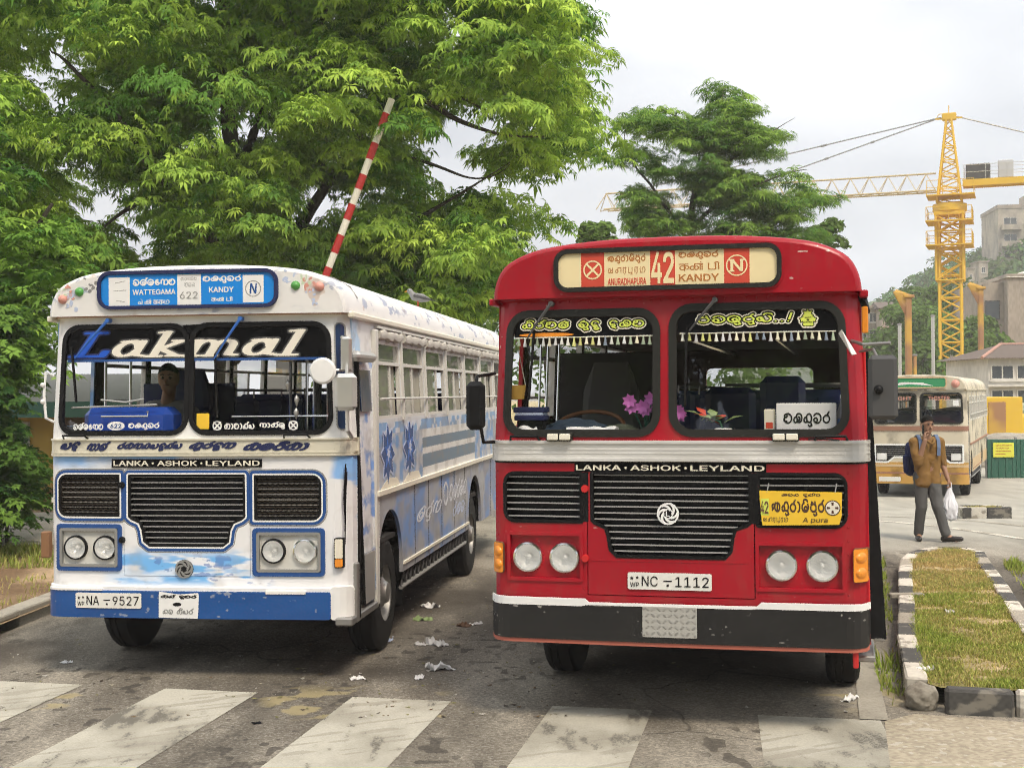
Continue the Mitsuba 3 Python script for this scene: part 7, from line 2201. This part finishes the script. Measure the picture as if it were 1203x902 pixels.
for i in range(12):
    c = np.array([rx(g.choice([752, 760, 768, 770, 800])) + g.normal(0, .035), .22 + g.normal(0, .03), rz(g.uniform(466, 494))])
    pet = []
    for a in np.arange(7) * .9:
        d = np.array([math.cos(a), -.35, math.sin(a)])
        s = np.array([-math.sin(a), 0, math.cos(a)]) * .016
        pet.append((np.array([c, c + d * .028 - s, c + d * .028 + s, c + d * .052]), np.array([[0, 1, 2], [1, 3, 2]])))
    RB('bloom', cat(pet), 'm_pinkflower', parent=k)
    RB('stalk', tube([c + [0, .01, 0], (rx(762), .25, 1.87)], .004, 4), 'm_green', parent=k)
k = thing('folded_cloth', 'dark blue and green cloth heaped on the dashboard before the red bus driver seat', 'cloth')
v, f = trimesh_ball(1, 4)
q = v * [.22, .12, .085] * (1 + .6 * (meshkit.fbm(v * 2.4 + 3, 4, 5)[:, None] - .5))
RB('heap', (q + [rx(675), .26, 1.92], f), 'm_clothdark', 30, parent=k)
q = v * [.13, .1, .06] * (1 + .6 * (meshkit.fbm(v * 2.4 + 9, 4, 6)[:, None] - .5))
RB('end', (q + [rx(730), .26, 1.91], f), 'm_clothgreen', 30, parent=k)
mat('m_clothdark', (0.015, 0.03, 0.05), .9)
mat('m_clothgreen', (0.05, 0.06, 0.04), .9)
k = thing('book_stack', 'dark blue books with a white page edge at the left of the red bus dashboard', 'books')
RB('book', cbx(rx(604), rx(640), .16, .34, rz(494), rz(488), .004), 'm_navy', parent=k)
RB('page_edge', cbx(rx(605), rx(639), .162, .33, rz(488) + .002, rz(485), .002), 'm_paleblue', parent=k)
RB('book', cbx(rx(603), rx(641), .16, .34, rz(485) + .002, rz(478), .004), 'm_navy', parent=k)
RB('plinth', cbx(rx(606), rx(638), .2, .34, 1.868, rz(494) - .002, .004), 'm_black', parent=k)
for x0, x1, yy, lab in ((rx(672), rx(728), .13, 'white rolled cloth on the dashboard before the red bus steering wheel'), (rx(606), rx(634), .13, 'short white cloth roll at the left end of the red bus dashboard')):
    xs = np.linspace(x0, x1, 16)
    m = tube(np.stack([xs, yy + .01 * np.sin(xs * 40), 1.93 + .008 * np.sin(xs * 55)], 1), .03 + .006 * np.sin(xs * 60), 10)
    tag(put('rolled_cloth', R.w(m), 'm_white', 40), lab, 'cloth')
k = thing('hanging_basket', 'small brown basket hanging behind the left windscreen of the red bus', 'basket')
RB('bowl', lathe([(0, 2.14), (.05, 2.145), (.065, 2.24), (.055, 2.24), (.045, 2.16), (0, 2.155)], 14, 'z', (rx(606), .2, 0)), 'm_rusty', 30, parent=k)
for s in (-1, 1):
    RB('cord', tube([(rx(606) + s * .06, .2, 2.24), (rx(606), .2, 2.55)], .003, 4), 'm_cream', parent=k)

# ---- litter on the road and the grass
g = np.random.default_rng(12)


def paper(x, y, r, lab, m='m_white', z=0.0, cat_='litter'):
    # a torn sheet, crumpled: a small grid with sharp folds and a ragged outline
    n_ = 12
    gx, gy = np.meshgrid(np.linspace(-1, 1, n_), np.linspace(-1, 1, n_))
    o_ = g.uniform(0, 50, 3)
    w_ = np.stack([gx.ravel(), gy.ravel(), gx.ravel() * 0], 1)
    rr = 1 + .7 * (meshkit.fbm(w_ * 1.2 + o_, 3, 3) - .5)
    fold = np.abs(meshkit.fbm(w_ * 1.6 + o_ + 9, 3, 4) - .5) * 2
    q = np.stack([w_[:, 0] * rr * r * 1.2, w_[:, 1] * rr * r * g.uniform(.5, .9), fold * r * 1.3 + .004], 1)
    q[:, :2] *= (1 - .35 * fold)[:, None]
    i_, j_ = np.meshgrid(np.arange(n_ - 1), np.arange(n_ - 1), indexing='ij')
    b_ = (i_ * n_ + j_).ravel()
    f = np.vstack([np.stack([b_, b_ + 1, b_ + n_ + 1], 1), np.stack([b_, b_ + n_ + 1, b_ + n_], 1)])
    q[:, 2] -= q[:, 2].min()
    a = g.uniform(0, 6.28)
    q = np.stack([q[:, 0] * math.cos(a) - q[:, 1] * math.sin(a), q[:, 0] * math.sin(a) + q[:, 1] * math.cos(a), q[:, 2]], 1)
    tag(put('litter', (q + [x, y, z + .001], f), m, 25), lab, cat_)


mat('m_paper', (0.70, 0.69, 0.67), .8)
for u, v_, r, lab, m in ((513, 757, .10, 'crumpled white paper on the road between the buses, the largest piece', 'm_paper'), (505, 713, .075, 'white paper scrap near the front wheel of the blue bus, farthest of the litter', 'm_paper'),
                         (495, 757, .05, 'small pale scrap just left of the largest crumpled paper', 'm_paper'), (456, 752, .06, 'pale scrap beside the blue bus front wheel', 'm_paleblue'), (516, 786, .085, 'flat white scrap on the road in front of the gap between the buses', 'm_paper'),
                         (493, 796, .05, 'tiny white scrap nearest the zebra stripes between the buses', 'm_paper'), (997, 822, .06, 'crumpled white scrap by the concrete strip at the red bus right corner', 'm_paper'),
                         (560, 733, .05, 'white scrap right of the litter between the buses', 'm_paper'), (78, 778, .045, 'white scrap on the road in front of the left end of the blue bus', 'm_paper'), (420, 797, .05, 'grey white chip on the road in front of the blue bus', 'm_paper'),
                         (545, 735, .06, 'dark crumpled leaf among the litter between the buses', 'm_brown'), (497, 728, .07, 'yellow green leaf scrap behind the largest paper', 'm_leafpale'), (302, 849, .03, 'black scrap between the second and third zebra stripe', 'm_black')):
    p = on_ground(u, v_)
    paper(p[0], p[1], r, lab, m)
p = on_ground(1087, 786, .16)
paper(p[0], p[1], .06, 'crumpled white paper on the grass at the near end of the island', 'm_paper', .15)
p = on_ground(1115, 718, .16)
paper(p[0], p[1], .05, 'white scrap on the grass in the middle of the island', 'm_paper', .15)
# leaves and grit trodden flat over the road
n = 900
pts = np.column_stack([g.uniform(-4.3, 2.3, n), 9.2 + 8 * g.random(n) ** 1.6])
q = np.abs(pts[:, 0] + .7) < 1.3
keep = g.random(n) < np.where(q, 1, .25)
pts = pts[keep]
n = len(pts)
a = g.uniform(0, 6.28, n)
s = g.uniform(.006, .03, n)
d = np.stack([np.cos(a), np.sin(a)], 1) * s[:, None]
e = np.stack([-np.sin(a), np.cos(a)], 1) * (s * g.uniform(.3, .7, n))[:, None]
v = np.stack([np.column_stack([pts + w_, np.full(n, .004 + h_)]) for w_, h_ in ((d, .006), (e, .0), (-d, .008), (-e, .002))], 1).reshape(-1, 3)
k_ = np.arange(n)[:, None] * 4
pal = np.array([(.30, .27, .2), (.06, .045, .03), (.12, .08, .04), (.45, .43, .38), (.16, .15, .05)])
col = pal[g.integers(0, 5, n)] * g.uniform(.7, 1.2, (n, 1))
tag(put('leaf_litter', (v, np.vstack([k_ + [0, 1, 2], k_ + [0, 2, 3]])), 'm_vc', color=np.repeat(col, 4, 0)), 'scattered dead leaves and grit on the road around the buses', 'leaf litter', kind='stuff')
# ---------------------------------------------------------------- trees on the other side of the road, behind the camera: the bus windows mirror them
for i, x in enumerate((-19, -11.5, -4, 3.5, 11, 18.5)):
    k = thing('tree', 'tree across the road behind the camera', 'tree', 'trees across the road behind the camera')
    c = np.array([x, -15 - 1.5 * (i % 2), 4.9 + .6 * (i % 3)])
    m, t = leaf_blob(c, 5.2, 5200, .42, 900 + i, .9, 12)
    put('crown', m, 'm_leaf', parent=k, color=t[:, None] * np.array((.10, .17, .04)), kind='stuff')
    put('trunk', tube([(c[0], c[1], -.1), (c[0] + .2, c[1], 2.5), (c[0], c[1], 5)], [.3, .25, .12], 8), 'm_bark', parent=k)

# ---------------------------------------------------------------- the hazy air
scene['haze_air'] = {'type': 'homogeneous', 'albedo': 0.95, 'sigma_t': 0.0009}
scene['haze'] = {'type': 'cube', 'to_world': T().translate([0, 235, 40]).scale([480, 320, 43]), 'bsdf': {'type': 'null'}, 'interior': {'type': 'ref', 'id': 'haze_air'}}
scene['camera']['medium'] = {'type': 'ref', 'id': 'haze_air'}
tag('haze', 'thin haze in the air', kind='stuff')
